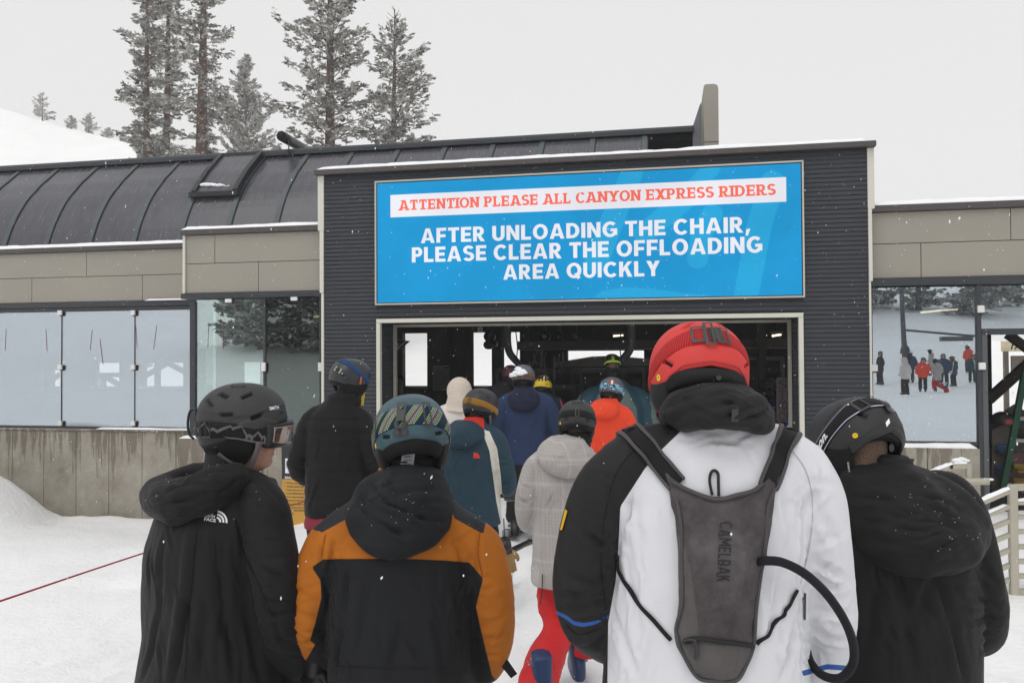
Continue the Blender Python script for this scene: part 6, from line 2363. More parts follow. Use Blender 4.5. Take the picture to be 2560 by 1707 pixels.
# ski pole held low on the left
pl = empty('ski_pole', tuple(W(P2.E) @ Vector((P2.l(718, 1545, .12)[0], P2.l(718, 1545, .12)[1], .0))))
tag(pl, 'ski pole with orange grip rings held low beside the orange jacket', 'ski pole')
b0 = np.array(W(P2.E) @ Vector(P2.l(708, 1520, .12)))
M_POLE = mat('pole_shaft', (.25, .25, .26), .3, .5, .7)
tube('shaft', [b0+np.array((.0, 0, -.02)), np.array((b0[0]+.03, b0[1]+.1, ground_z(b0[0], b0[1])))], .008, M_POLE, pl, 10)
tube('grip', [b0, b0+np.array((0, .01, -.12))], .016, M_BLACK, pl, 12)
for k in range(2):
    c = b0+np.array((.012, -.008, -.055-.022*k)); tube('grip_ring', [c+np.array((0, 0, .008)), c-np.array((0, 0, .008))], .021, mat('ring_orange', (.5, .09, .01), .6), pl, 14)

# ================================================================== person in black hooded jacket on the left, in profile
P1 = Person('person in black hooded jacket and dark grey helmet, face in profile with mirrored goggles', 505, 2.65, 50)
l = P1.l


def cring(P, py, px, hw, hd, dd=0.0):
    c = P.l(px, py, dd)
    return (c[0], c[1], c[2], hw, hd)


A1R = [(560, 1105, .045, -.03), (588, 1140, .070, -.09), (606, 1180, .080, -.13), (626, 1260, .080, -.17), (640, 1350, .077, -.18), (652, 1430, .072, -.15), (676, 1495, .064, -.06), (705, 1535, .054, .06)]
A1L = [(520, 1110, .045, .05), (480, 1150, .07, .13), (462, 1240, .075, .17), (460, 1340, .07, .18), (500, 1420, .065, .22), (580, 1480, .055, .2)]
J = Surf.grow([loft([cring(P1, 1760, 492, .27, .24), cring(P1, 1640, 494, .285, .245), cring(P1, 1568, 495, .275, .238), cring(P1, 1450, 498, .255, .215), cring(P1, 1340, 493, .258, .212), cring(P1, 1250, 493, .252, .202), cring(P1, 1185, 502, .238, .184), cring(P1, 1135, 520, .200, .150, .01),
                     cring(P1, 1100, 545, .135, .115, .01), (*cring(P1, 1090, 548, .108, .102, .01), 0, -.25), (*cring(P1, 1078, 546, .100, .096, .01), 0, -.45), (*cring(P1, 1070, 544, .096, .092, .01), 0, -.60)], 40), arm(P1, A1R), arm(P1, A1L)], .0085, 5)
P1.crease(J, [(548, 1190, 560, 1270, .012, .014), (560, 1270, 590, 1330, .012, .014), (590, 1330, 630, 1420, .012, .016), (630, 1420, 655, 1490, .010, .014), (600, 1370, 668, 1385, .012, .010), (608, 1410, 672, 1402, .012, .010), (620, 1445, 680, 1440, .011, .010), (640, 1480, 695, 1475, .010, .010), (600, 1300, 660, 1330, .014, .010),
              (450, 1220, 440, 1360, .022, .012), (440, 1360, 400, 1560, .024, .014), (500, 1250, 510, 1400, .022, .010), (510, 1400, 540, 1560, .022, .012), (380, 1230, 370, 1400, .02, .010), (370, 1400, 330, 1560, .02, .012), (570, 1420, 600, 1568, .018, .012), (470, 1420, 460, 1568, .024, .008), (350, 1250, 345, 1350, .014, .010),
              (590, 1100, 640, 1160, .014, .008), (570, 1150, 640, 1190, .016, .006), (520, 1120, 600, 1110, .012, .008), (500, 1062, 600, 1075, .008, .008)])
rumple(P1, J, [(600, 1170, 645, 1380, 42, 15, 35, 22), (640, 1380, 690, 1500, 40, -5, 30, 16), (440, 1230, 420, 1560, 80, 85, 22, 22), (530, 1260, 570, 1560, 40, 80, 22, 14), (520, 1110, 620, 1150, 25, 25, 30, 8)], 5)
J.crumple(.006, 5, 31, (1, 1, .55)); J.smooth(1, .3)
M_J1 = cloth('jacket_softshell_black', (.0175, .0165, .0185), rough=.82, crease=.3)
J.obj('jacket', M_J1, P1.E)
seam(P1, J, 'sleeve_seam', [(540, 1195), (556, 1255), (585, 1320), (630, 1415)], M_SEAMK, J.o)
seam(P1, J, 'back_seam', [(455, 1210), (440, 1350), (425, 1560)], M_SEAMK, J.o)
Hd = Surf.grow([limb([l(560, 1088, -.11), l(500, 1110, -.18), l(430, 1140, -.20), l(375, 1150, -.12), l(372, 1130, .0), l(430, 1100, .10), l(490, 1080, .10)], [.035, .052, .058, .058, .055, .045, .035], 7, 16),
                limb([l(540, 1120, -.14), l(470, 1150, -.20), l(400, 1170, -.17), l(368, 1155, -.05)], [.030, .042, .046, .042], 7, 14),
                xf(ball((0, 0, 0), (.10, .10, .055), 16), Matrix.Translation(Vector(l(430, 1135, -.05)))), xf(ball((0, 0, 0), (.085, .085, .05), 16), Matrix.Translation(Vector(l(490, 1115, -.06))))], .0075, 4)
P1.crease(Hd, [(350, 1120, 430, 1110, .012, .012), (430, 1110, 530, 1085, .010, .010), (345, 1165, 420, 1150, .012, .012), (420, 1150, 540, 1108, .011, .012), (380, 1195, 440, 1185, .012, .008), (440, 1180, 520, 1140, .010, .010), (400, 1125, 480, 1115, .010, .009), (345, 1140, 390, 1135, .010, .009)])
rumple(P1, Hd, [(350, 1150, 530, 1105, 40, -18, 25, 22)], 6)
Hd.crumple(.006, 8, 41); Hd.smooth(1, .3)
Hd.obj('hood', M_J1, P1.E)
dust(Hd, 'snow_dusting', P1.E, 70, 8, 1.2, .15, (.0012, .0030))
dust(J, 'snow_dusting', P1.E, 40, 9, 1.1, .3, (.0012, .0025))
# logo on the back of the shoulder: half dome with three stacked words
dome = [(-19, -16)]+[(-19+38*(1-math.cos(a))/1.0*.5*1.0, -16) for a in ()]+[(20, -16)]+[(20-22*(1-math.cos(a)), -16+34*math.sin(a)) for a in np.linspace(.15, PI/2, 8)]+[(-8, 18)]
arcs = []
def qdome(r0, r1, x0, y0, n=9):
    return [[(x0+r0*math.cos(a), y0+r0*math.sin(a)), (x0+r1*math.cos(a), y0+r1*math.sin(a)), (x0+r1*math.cos(b), y0+r1*math.sin(b)), (x0+r0*math.cos(b), y0+r0*math.sin(b))] for a, b in zip(np.linspace(.02, PI/2, n)[:-1], np.linspace(.02, PI/2, n)[1:])]
for r0, r1 in ((30, 36), (20, 26), (10, 16)):
    for qd in qdome(r0, r1, 0, 0):
        arcs.append(qd)
V = [p for q in arcs for p in q]; F = [tuple(range(4*i, 4*i+4)) for i in range(len(arcs))]
V = np.array(V)*.72
P1.decal(J, 'chest_logo', V, F, 497, 1198, M_WHITE, P1.E, rot=-.15, off=.003)
for k, wd in enumerate(('THE', 'NORTH', 'FACE')):
    v, f = text_vf(wd, .03); n_ = {'THE': 20, 'NORTH': 29, 'FACE': 26}[wd]
    V = fit_text(v, -n_, 0, -3.6, 3.6)
    P1.decal(J, 'logo_word', V, f, 496-(6 if k == 0 else 0)-(2 if k == 1 else 0), 1178+9*k, M_WHITE, P1.E, rot=-.15, off=.003)
hM1 = headM(l(557, 980, .02), R(33), R(-1), R(0))
body_of(P1, hM1, l(548, 1100, .02), [[l(*q[:2], q[3]) for q in A1R], [l(*q[:2], q[3]) for q in A1L]], .95, .0055, 1.09, True, .9)
H = Helmet(hM1, .120, .146, .132)
RIM1 = [(-180, .0), (-150, -.06), (-120, -.18), (-95, -.24), (-70, -.45), (-45, -.58), (-20, -.62), (0, -.62), (20, -.62), (45, -.58), (70, -.45), (95, -.24), (120, -.18), (150, -.06), (180, .0)]


def ridge1(az, t):
    d = np.degrees(np.abs(az))
    e = .34-.10*sstep(40, 100, d)+.12*sstep(110, 150, d)
    e2 = .05+.10*sstep(90, 120, d)-.16*sstep(125, 160, d)
    return .0035*sstep(e-.03, e+.03, t)+.004*sstep(e2+.03, e2-.03, t)*sstep(80, 95, d)


sh = H.shell(RIM1, helmet_mat('helmet_graphite', (.030, .030, .032), .55, .8), P1.E, [(78, .30, .020, .0055, .02), (122, .22, .018, .006, .30), (65, .80, .018, .0055, -.35), (112, .78, .018, .0055, .35), (90, 1.15, .02, .004, 0), (45, .55, .018, .004, -.5), (55, -.22, .014, .005, 0), (-78, .30, .020, .0055, 0), (-65, .80, .018, .0055, 0)], bumpf=ridge1)
strap_p = [(-20, -.16), (0, -.13), (20, -.11), (45, -.08), (70, -.08), (95, -.13), (115, -.22), (137, -.30)]
SA = np.array([q[0] for q in strap_p], float); ST = np.array([q[1] for q in strap_p])
HW1 = .026
H.band('goggle_strap', strap_p, HW1, M_STRAPB, sh, .005, .004, 120)
# mountain silhouette woven in grey
peaks = [(10, -.2), (16, .55), (20, .2), (26, .95), (33, .1), (38, .55), (47, .95), (53, .2), (60, .35), (66, .05), (74, .4), (85, .75), (88, .5), (101, .85), (108, -.05), (112, .05), (116, -.1), (123, .55), (129, 0), (131, .15), (134, -.2)]
Q = []
for (a, va), (b, vb) in zip(peaks[:-1], peaks[1:]):
    m_ = max(1, int((b-a)/3))
    for i in range(m_):
        x0 = a+(b-a)*i/m_; x1 = a+(b-a)*(i+1)/m_; y0 = va+(vb-va)*i/m_; y1 = va+(vb-va)*(i+1)/m_
        Q.append([(x0, -.96), (x1, -.96), (x1, max(-.9, y1)), (x0, max(-.9, y0))])
on_strap(H, 'woven_mountains', Q, M_STRAPG, sh, HW1)
Q = []
for (a, va), (b, vb) in zip(((52, -.95), (62, -.15), (72, -.7), (80, -.95)), ((62, -.15), (72, -.7), (80, -.95), (80, -.95))):
    if b > a: Q.append([(a, -.97), (b, -.97), (b, vb), (a, va)])
on_strap(H, 'woven_shadow', Q, M_STRAPB, sh, HW1, .0068)
H.on('strap_buckle', *framed(.018, .058, .004), 52, -.07, .010, M_BLACK, sh); H.on('strap_buckle', *framed(.010, .058, .003), 38, -.07, .010, M_BLACK, sh)
# rear bungee clip standing off the shell
cp = [H.pt(np.array([R(a)]), np.array([t]), np.array([o_]))[0] for a, t, o_ in ((12, .36, .002), (8, .28, .022), (5, .05, .026), (5, -.2, .024), (8, -.34, .012))]
tube('goggle_retainer', bez(cp, 6), .0042, M_BLACK, sh, 8, True, True)
v, f = text_vf('SMITH', .015, 1.0); H.on('maker_name', fit_text(v, -.017, .017, -.005, .005), f, 148, .36, .006, M_WHITE, sh, 0)
v, f = text_vf('MIPS', .0, 1.0); H.on('maker_name', fit_text(v, -.007, .007, -.0018, .0018), f, 58, -.52, .001, mat('dim_print', (.18, .18, .18), .6), sh, 0)
H.on('brow_vent', *rect(.018, .006), 160, .24, .005, M_BLKINK, sh)
earpads(H, sh, M_LINER, -1.10, 60, 121, -.006, top=-.30, thick=.02)
nape(H, sh, M_LINER, 55, -.5, -.98, -.012, .1)


def strapline(H, pts, w_, name, m, parent):
    P_ = [H.pt(np.array([R(a)]), np.array([t]), np.array([o_]))[0] for a, t, o_ in pts]
    P_ = bez(P_, 8); c = np.array(H.Tn)
    V = []; n = len(P_)
    for i, p in enumerate(P_):
        t = P_[min(i+1, n-1)]-P_[max(0, i-1)]; t /= np.linalg.norm(t); r = p-c; r -= t*(r@t); r /= np.linalg.norm(r); sd = np.cross(t, r)
        V += [p-sd*w_/2, p+sd*w_/2]
    o = obj(name, V, [(2*i, 2*i+1, 2*i+3, 2*i+2) for i in range(n-1)], m, parent, True, True)
    md = o.modifiers.new('t', 'SOLIDIFY'); md.thickness = .003
    return o


strapline(H, [(62, -.66, .012), (78, -.88, .014), (98, -1.12, .014), (115, -1.30, .010), (135, -1.42, .004)], .016, 'chin_strap', M_STRAPG, sh)
strapline(H, [(124, -.40, .010), (122, -.72, .012), (118, -1.02, .011), (113, -1.28, .010)], .015, 'chin_strap', M_STRAPG, sh)
# goggles
M_LENS = NT('goggle_lens'); M_LENS.set(.04, .9, .85)
_v = M_LENS.coord('Object'); M_LENS.base(M_LENS.ramp(M_LENS.noise(_v, 14, 2), [(.35, (.10, .105, .115)), (.65, (.30, .25, .22))])); M_LENS = M_LENS.m
gog = H.patch('goggles', lambda U, V_: (np.radians(134+92*U), -.02-.56*V_+.04*np.sin(PI*U)*(1-V_), .004+.016*np.sin(PI*np.clip(U, .0, 1))**.5), 40, 12, M_BLACK, P1.E, .022)
H.patch('goggle_lens', lambda U, V_: (np.radians(142+76*U), -.07-.45*V_*(1-.15*np.abs(2*U-1)), .0068+.016*np.sin(PI*np.clip((8+76*U)/92, 0, 1))**.5), 40, 12, M_LENS, gog, .002)
trousers(P1.E, cloth('trousers_black_soft', (.016, .016, .018)), 1.0); boots(P1.E, M_BLACK)

# ================================================================== person in black jacket on the right
P4 = Person('person in black ski jacket and matte black helmet on the far right, head turned left', 2078, 2.4, -3)
l = P4.l
A4R = [(2125, 1105, .052), (2172, 1140, .074), (2198, 1188, .084), (2225, 1275, .080, -.01), (2248, 1350, .074, -.01), (2258, 1420, .066, .02), (2246, 1458, .058, .10), (2200, 1470, .048, .22)]
A4L = [(2020, 1115, .05), (1972, 1155, .07), (1945, 1200, .082), (1912, 1275, .080, -.01), (1890, 1350, .074, 0), (1880, 1430, .066, .03), (1895, 1480, .058, .12)]
J = Surf.grow([loft([P4.ring(1720, 1900, 2236, .18), P4.ring(1640, 1895, 2238, .182), P4.ring(1568, 1896, 2238, .18), P4.ring(1450, 1902, 2236, .175), P4.ring(1340, 1906, 2232, .17), P4.ring(1260, 1912, 2225, .162), P4.ring(1205, 1925, 2208, .15), P4.ring(1160, 1950, 2180, .132, .01),
                     P4.ring(1125, 1982, 2140, .112, .02), P4.ring(1090, 1990, 2105, .1, .03), P4.ring(1060, 1990, 2085, .092, .04), P4.ring(1042, 1990, 2075, .088, .05)], 40), arm(P4, A4R), arm(P4, A4L)], .0085, 5)
P4.crease(J, [(2215, 1210, 2262, 1300, .012, .012), (2240, 1370, 2300, 1400, .012, .010), (2240, 1420, 2310, 1430, .012, .010), (2250, 1300, 2290, 1340, .014, .008),
              (2060, 1300, 2080, 1420, .025, .010), (2140, 1310, 2180, 1420, .02, .012), (2180, 1420, 2210, 1560, .018, .012), (2010, 1330, 1990, 1500, .025, .010), (2080, 1420, 2100, 1568, .025, .010), (2150, 1300, 2110, 1400, .02, .008), (1940, 1320, 1930, 1480, .02, .010)])
rumple(P4, J, [(2200, 1220, 2255, 1420, 42, 25, 35, 24), (2130, 1320, 2150, 1560, 30, 80, 25, 12), (1960, 1310, 2100, 1330, 30, 80, 30, 10), (1980, 1420, 2100, 1480, 90, 80, 30, 14), (2230, 1420, 2290, 1470, 30, 10, 30, 8)], 7)
J.crumple(.006, 5, 51, (1, 1, .55)); J.smooth(1, .3)

M_J4 = cloth('jacket_black', (.0165, .0165, .0175), rough=.8, weave=320, wb=.2)
J.obj('jacket', M_J4, P4.E)
hood_px = [(1925, 1082), (1975, 1062), (2040, 1056), (2100, 1064), (2150, 1092), (2190, 1128), (2218, 1170), (2222, 1212), (2185, 1250), (2125, 1279), (2055, 1290), (1990, 1280), (1940, 1250), (1918, 1190), (1915, 1130)]
Hd = pillow(J, 'hood_', [(P4.l(x, y)[0], P4.l(x, y)[2]) for x, y in hood_px], .088, None, P4.E)
bpy.data.objects.remove(Hd.o)
P4.crease(Hd, [(1930, 1205, 2040, 1200, .011, .020), (2040, 1200, 2150, 1180, .011, .020), (2150, 1180, 2205, 1192, .010, .012), (1940, 1118, 2050, 1108, .010, .014), (2050, 1108, 2150, 1112, .010, .014), (1945, 1150, 2060, 1150, .014, .010), (2080, 1140, 2180, 1160, .014, .010), (2120, 1272, 2200, 1235, .012, .010), (1980, 1240, 2090, 1250, .018, .008), (1950, 1090, 2100, 1078, .010, .008), (2050, 1118, 2060, 1140, .008, .006)])
rumple(P4, Hd, [(1940, 1090, 2160, 1110, 30, 8, 25, 16), (1940, 1190, 2190, 1180, 40, -5, 25, 20), (1970, 1250, 2160, 1250, 25, -5, 25, 10)], 8)
Hd.crumple(.007, 8, 61, (1, 1, 1.4)); Hd.smooth(1, .3)
Hd.obj('hood', M_J4, P4.E)
dust(Hd, 'snow_dusting', P4.E, 60, 11, 1.2, .1, (.0012, .003)); dust(J, 'snow_dusting', P4.E, 50, 12, 1.1, .25, (.0012, .003))
co = gaiter(P4, l(2030, 1100, .05), l(2028, 1052, .06), .088, .086, M_J4, 'collar', rolls=2)
hM4 = headM(l(1966, 1022, .08), R(-24), R(20), R(10))
body_of(P4, hM4, l(2035, 1130, .05), [[l(*q[:2], q[3] if len(q) > 3 else 0) for q in A4R], [l(*q[:2], q[3] if len(q) > 3 else 0) for q in A4L]], .95, .009)
H = Helmet(hM4, .122, .146, .134)
RIM4 = [(-180, .25), (-135, -.05), (-100, -.28), (-75, -.46), (-55, -.52), (-32, -.28), (0, -.06), (32, -.28), (55, -.52), (75, -.46), (100, -.28), (135, -.05), (180, .25)]


def ridge4(az, t):
    d = np.degrees(np.abs(az))
    e = -.06-.40*sstep(10, 55, d)+.14
    return -.004*sstep(e+.05, e-.02, t)*sstep(70, 50, d)


sh = H.shell(RIM4, helmet_mat('helmet_black', (.022, .022, .024), .55), P4.E, [(-38, .34, .020, .005, -.75), (42, .30, .016, .0045, .9)], bumpf=ridge4)
strap_p = [(-128, -.46), (-105, -.22), (-80, .10), (-55, .42), (-28, .64), (0, .72), (28, .64), (55, .42), (80, .10), (105, -.22), (128, -.46)]
SA = np.array([q[0] for q in strap_p], float); ST = np.array([q[1] for q in strap_p])
HW4 = .026
H.band('goggle_strap', strap_p, HW4, M_STRAPB, sh, .004, .004, 140)
for e in (-.93, .93):
    Q = [[(a, e-.05), (a+3, e-.05), (a+3, e+.05), (a, e+.05)] for a in np.arange(-120, 120, 3)]
    on_strap(H, 'strap_edging', Q, mat('edging_lilac', (.50, .50, .66), .6), sh, HW4, .0075)
v, f = text_vf('anon.', .03, 1.0); vv = fit_text(v, -.036, .036, -.011, .011)
a_ = -100.0
V = []
for x, y in vv:
    az_ = a_+math.degrees(x/.13)*1.0; tc = np.interp(az_, SA, ST); V.append((az_, tc+y/H.Rr))
V = np.array(V); P_ = H.pt(np.radians(V[:, 0]), V[:, 1], .0075)
obj('strap_word', P_, f, M_WHITE, sh, True, True)
# sticker above the strap
Q = [[(a, 1.25), (a+2.5, 1.25), (a+2.5, 1.95), (a, 1.95)] for a in np.arange(-92, -56, 2.5)]
st_ = on_strap(H, 'resort_sticker', Q, mat('sticker_cream', (.68, .65, .55), .6), sh, HW4, .003)
v, f = text_vf('palisades', .02, 1.0, shear=.2); vv = fit_text(v, -.036, .034, -.006, .006)
V = np.array([(-74+math.degrees(x/.13)*1.0, 0, y) for x, y in vv]); tc = np.interp(V[:, 0], SA, ST)+(1.6*HW4+V[:, 2])/H.Rr
obj('sticker_word', H.pt(np.radians(V[:, 0]), tc, .0036), f, M_BLKINK, st_, True, True)
H.on('strap_buckle', *framed(.034, .060, .006), -36, .60, .010, M_GB, sh, .5)
H.on('strap_clip', *rect(.024, .040), 3, .50, .010, M_GB, sh); H.on('strap_clip_stud', *disc(.008), 3, .54, .0125, M_BLACK, sh)
for k in range(2): H.on('clip_mark', *rect(.010, .003), 4, .42-.05*k, .0125, mat('clip_print', (.3, .32, .33), .6), sh)
for a in (-6, 10): H.on('bungee', *rect(.0035, .055), a, .74, .008, M_BLKINK, sh, -.3)
H.on('safety_dot', *disc(.0075), -48, -.14, .002, M_MIPS, sh)
v, f = text_vf('mips', .02); H.on('dot_mark', fit_text(v, -.005, .005, -.002, .002), f, -48, -.14, .0028, M_BLKINK, sh, .2)
M_TEALG = helmet_mat('shell_teal_top', (.05, .10, .14), .35)
nape(H, sh, M_LINER, 50, -.05, -.34, -.020, .12)
earpads(H, sh, M_LINER, -1.12, 58, 138, -.004, top=-.40, thick=.02)
v, f = text_vf('GIRO', .01); H.on('pad_print', fit_text(v, -.013, .013, -.003, .003), f, -64, -.78, .010, M_WHITE, sh, PI/2-.2)
H.on('fit_dial', *disc(.012, 14), 0, -.42, -.012, M_BLACK, sh)
trousers(P4.E, cloth('trousers_dark', (.018, .018, .02), [('rust', (.35, .10, .02))]), .97); boots(P4.E, M_BLACK)
# ------------------------------------------------------------------ the queue further on
def mid(label, px, top, d, delta, jm, tm, bulk=1.0, head=0.0, nod=0.0, roll=0.0, hem=.78, hpx=None, vox=.013, seed=1, arms=None, jz=None, puff=0.0, hk=1.0, helmet=True, tilt=0.0, stretch=None, lift=.03, group='skiers waiting in the lift queue', folds=10, legs=None):
    """skier seen from behind; returns the person with its jacket skin, scale and head frame"""
    P = Person(label, px, d, delta, group, lift)
    zt = P.l(hpx or px, top)[2]
    s = zt/1.80; P.s = s
    hx = P.l(hpx or px, top)
    hc = np.array((hx[0], hx[1]+.03, zt-.144*hk))
    b = bulk*s
    nz = 1.0
    cx = hc[0]*.35
    T = [(.0, 0, hem*s-.03*s, .222*b, .150*b), (0, 0, hem*s, .232*b, .155*b), (0, 0, (hem+.14)*s, .224*b, .150*b), (0, 0, 1.10*s, .215*b, .146*b), (0, 0, 1.26*s, .222*b, .145*b), (0, 0, 1.37*s, .222*b, .136*b), (cx*.3, 0, 1.435*s, .195*b, .120*b), (cx*.6, .0, 1.485*s, .145*b, .106*b),
         (cx, .005, 1.53*s, .108*b, .096*b), (hc[0]*.7, .01, 1.575*s, .094*s, .088*s)]
    if arms is None:
        arms = [[(sx*.09, 0, 1.465), (sx*.16, 0, 1.43), (sx*.205, -.005, 1.37), (sx*.262, -.015, 1.22), (sx*.290, -.02, 1.09), (sx*.280, .06, .985), (sx*.235, .17, .95)] for sx in (-1, 1)]
    rad = [.05, .066, .078, .074, .068, .060, .050]
    AP = [[np.array(q)*np.array((bulk, 1, 1))*s for q in a] for a in arms]
    shp = [loft(T, 32)]+[limb(a, [r*b for r in rad[:len(a)]], 6, 14) for a in AP]
    S = Surf.grow(shp, vox, 4)
    r = random.Random(seed); st = []
    for _ in range(folds):
        sx = r.choice((-1, 1)); z0 = r.uniform(.95, 1.32)*s
        st.append(((sx*r.uniform(.05, .2)*b, -.15*b, z0), (sx*r.uniform(.02, .2)*b, -.16*b, z0-r.uniform(.1, .25)*s), r.uniform(.012, .02), r.uniform(.006, .012)))
        z0 = r.uniform(.95, 1.28)*s
        st.append(((sx*.24*b, -.08, z0), (sx*.32*b, -.05, z0+r.uniform(-.05, .05)), .013, .009))
    S.folds(st)
    if puff: S.push(puff*(np.abs(np.sin(PI*S.v[:, 2]/.085))**.6-.6)*sstep(hem*s, hem*s+.05, S.v[:, 2])*sstep(1.47*s, 1.40*s, S.v[:, 2]))
    S.crumple(.005, 6, seed, (1, 1, .7))
    S.obj('jacket', jm, P.E, jz(P, S) if jz else None)
    P.J = S
    P.hM = headM(hc, R(head), nod, roll)
    lg = legs(P, s) if legs else None
    body_of(P, P.hM, (cx, .0, 1.46*s), AP, .95*s, .02, hk*.98, legs=lg)
    trousers(P.E, tm, s, min(1.0, hem+.14), .9 if lg else 1.0, vox=.016 if lg else .018, seed=seed, legs=lg); boots(P.E, M_BLACK, s)
    P.AP = AP
    return P


def simple_helmet(P, m, strap=None, rim=RIM, k=1.0, vents=((-40, .05, .016, .005, 0), (40, .05, .016, .005, 0), (-30, .85, .016, .005, .8), (30, .85, .016, .005, -.8), (-62, .55, .016, .005, .4), (62, .55, .016, .005, -.4)), path=None, hw=.02, pads=True, gait=None):
    if not pads: gait = gait or M_LINER
    H = Helmet(P.hM, .120*k, .143*k, .132*k, 1.0)
    sh = H.shell(rim, m, P.E, vents, 90, 44)
    H.sh = sh
    if strap is not None:
        path = path or [(-130, -.30), (-90, -.10), (-45, .16), (0, .26), (45, .16), (90, -.10), (130, -.30)]
        H.band('goggle_strap', path, hw, strap, sh, .004, .005, 70, 5)
        H.on('strap_clip', *framed(.022, .05, .006), 0, float(np.interp(0, [q[0] for q in path], [q[1] for q in path])), .010, M_GB, sh)
    if pads:
        earpads(H, sh, M_LINER, -1.05, 52, 132, -.004); nape(H, sh, M_LINER, 58, -.16, -.55, -.010, .12)
    gait = gait or M_LINER
    if gait is not False:
        c = np.array(P.hM.translation); gaiter(P, (c[0]*.85, c[1]-.025, c[2]-.26), (c[0], c[1]-.03, c[2]-.05), .084, .078, gait)
    return H


def hood_down(P, m, w_=.15, h=.20, depth=.07, z=1.50, x=0.0, seed=1):
    s = P.s; z += .055; h += .03; w_ *= 1.08; pts = [(x-.5*w_, z*s), (x, z*s+.01), (x+.5*w_, z*s), (x+.92*w_, z*s-.30*h), (x+.95*w_, z*s-.62*h), (x+.55*w_, z*s-.92*h), (x, z*s-h), (x-.55*w_, z*s-.92*h), (x-.95*w_, z*s-.62*h), (x-.92*w_, z*s-.30*h)]
    T = pillow(P.J, 'hood', pts, depth, m, P.E, crumple=.006, seed=seed, nr=18, na=60)
    return T


M_NB = cloth('trousers_plain_black', (.015, .015, .017))
# --- black quilted jacket left of the portal
def rib5(P, S):
    return {'red': np.full(len(S.v), -1.0)}
P5 = mid('person in black quilted jacket and dark blue helmet beside the portal', 773, 823, 5.3, 6, cloth('puffer_black', (.0145, .0135, .0135), rough=.75), M_NB, .90, 42, .12, .10, .83, 801, .011, 5, puff=.007,
         arms=[[(-.09, 0, 1.465), (-.16, 0, 1.43), (-.205, -.005, 1.37), (-.262, -.015, 1.22), (-.290, -.0, 1.10), (-.265, .09, 1.01), (-.20, .2, 1.0)], [(.09, 0, 1.465), (.16, 0, 1.43), (.205, -.005, 1.37), (.262, -.015, 1.22), (.290, -.0, 1.10), (.265, .09, 1.02), (.18, .2, 1.03)]])
s5 = P5.s
S_ = Surf(*loft([(0, 0, .77*s5, 0.187*s5, 0.135*s5), (0, 0, .80*s5, 0.202*s5, 0.144*s5), (0, 0, .825*s5, 0.205*s5, 0.147*s5), (0, 0, .86*s5, 0.202*s5, 0.144*s5)], 60)); S_.push(.003*np.sin(np.arctan2(S_.v[:, 1], S_.v[:, 0])*60)); S_.obj('ribbed_hem', cloth('rib_black', (.010, .010, .011)), P5.E)
S_ = Surf(*loft([(0, 0, .715*s5, 0.205*s5, 0.147*s5), (0, 0, .74*s5, 0.206*s5, 0.149*s5), (0, 0, .79*s5, 0.196*s5, 0.141*s5)], 50)); S_.crumple(.004, 12, 3); S_.obj('red_shirt', cloth('shirt_red', (.20, .022, .035)), P5.E)
S_ = Surf(*loft([(P5.hM.translation[0]*.75, .015, 1.47*s5, .098, .088), (P5.hM.translation[0]*.8, .015, 1.51*s5, .092, .084, 0, -.15), (P5.hM.translation[0]*.85, .015, 1.56*s5, .092, .084, 0, -.25)], 30)); S_.obj('collar', MATS['puffer_black'], P5.E)
H5 = simple_helmet(P5, helmet_mat('helmet_slate', (.026, .028, .031), .3), cloth('strap_blue', (.02, .05, .13)), path=[(-130, -.1), (-90, .35), (-45, .78), (0, .95), (45, .80), (90, .38), (130, -.1)], hw=.024, vents=((40, .10, .014, .006, 0),))
H5.on('flag_sticker', *rect(.020, .014), -22, .72, .002, M_WHITE, H5.sh); H5.on('flag_stripes', *rect(.020, .0035), -22, .70, .003, mat('flag_red', (.5, .04, .05), .5), H5.sh); H5.on('flag_canton', *rect(.009, .007), -26, .745, .0032, mat('flag_blue', (.03, .05, .25), .5), H5.sh)
H5.on('name_sticker', *rect(.048, .026), 18, .34, .002, mat('sticker_cream', (.68, .65, .55), .6), H5.sh, -.25)
v, f = text_vf('ROVER', .03); H5.on('sticker_word', fit_text(v, -.019, .019, -.007, .007), f, 18, .34, .003, M_BLKINK, H5.sh, -.25)
H5.on('orange_decal', *rect(.012, .05), 92, .0, .008, mat('decal_orange', (.6, .14, .02), .5), H5.sh)
glove(P5.E, P5.l(829, 921, .10), (0, .3, 1), (0, 1, 0), mat('glove_yellow', (.65, .50, .02), .7), .62, 1, 1.2, .007)

# --- cream hooded top
P6 = mid('person in cream hooded top with the hood up, far side of the queue', 1052, 866, 8.2, -4, cloth('fleece_cream', (.62, .56, .53), rough=.9, var=.04), M_NB, 1.0, 0, .05, 0, .80, 1055, .013, 6)
hc = np.array(P6.hM.translation); s6 = P6.s
Hd = Surf.grow([xf(ball((0, 0, .0), (.132, .150, .146), 20), P6.hM), limb([hc+np.array((0, -.02, -.03)), (hc[0]*.8, -.01, 1.56*s6), (hc[0]*.4, 0, 1.48*s6), (0, 0, 1.42*s6)], [.118, .122, .138, .16], 6, 18)], .011, 3)
P6.crease(Hd, [(1035, 880, 1078, 872, .014, .010), (1032, 895, 1080, 892, .014, .010), (1034, 908, 1080, 906, .012, .010), (1030, 918, 1082, 918, .012, .014)])
Hd.obj('hood', cloth('hood_cream', (.56, .49, .42), rough=.9, var=.05), P6.E)

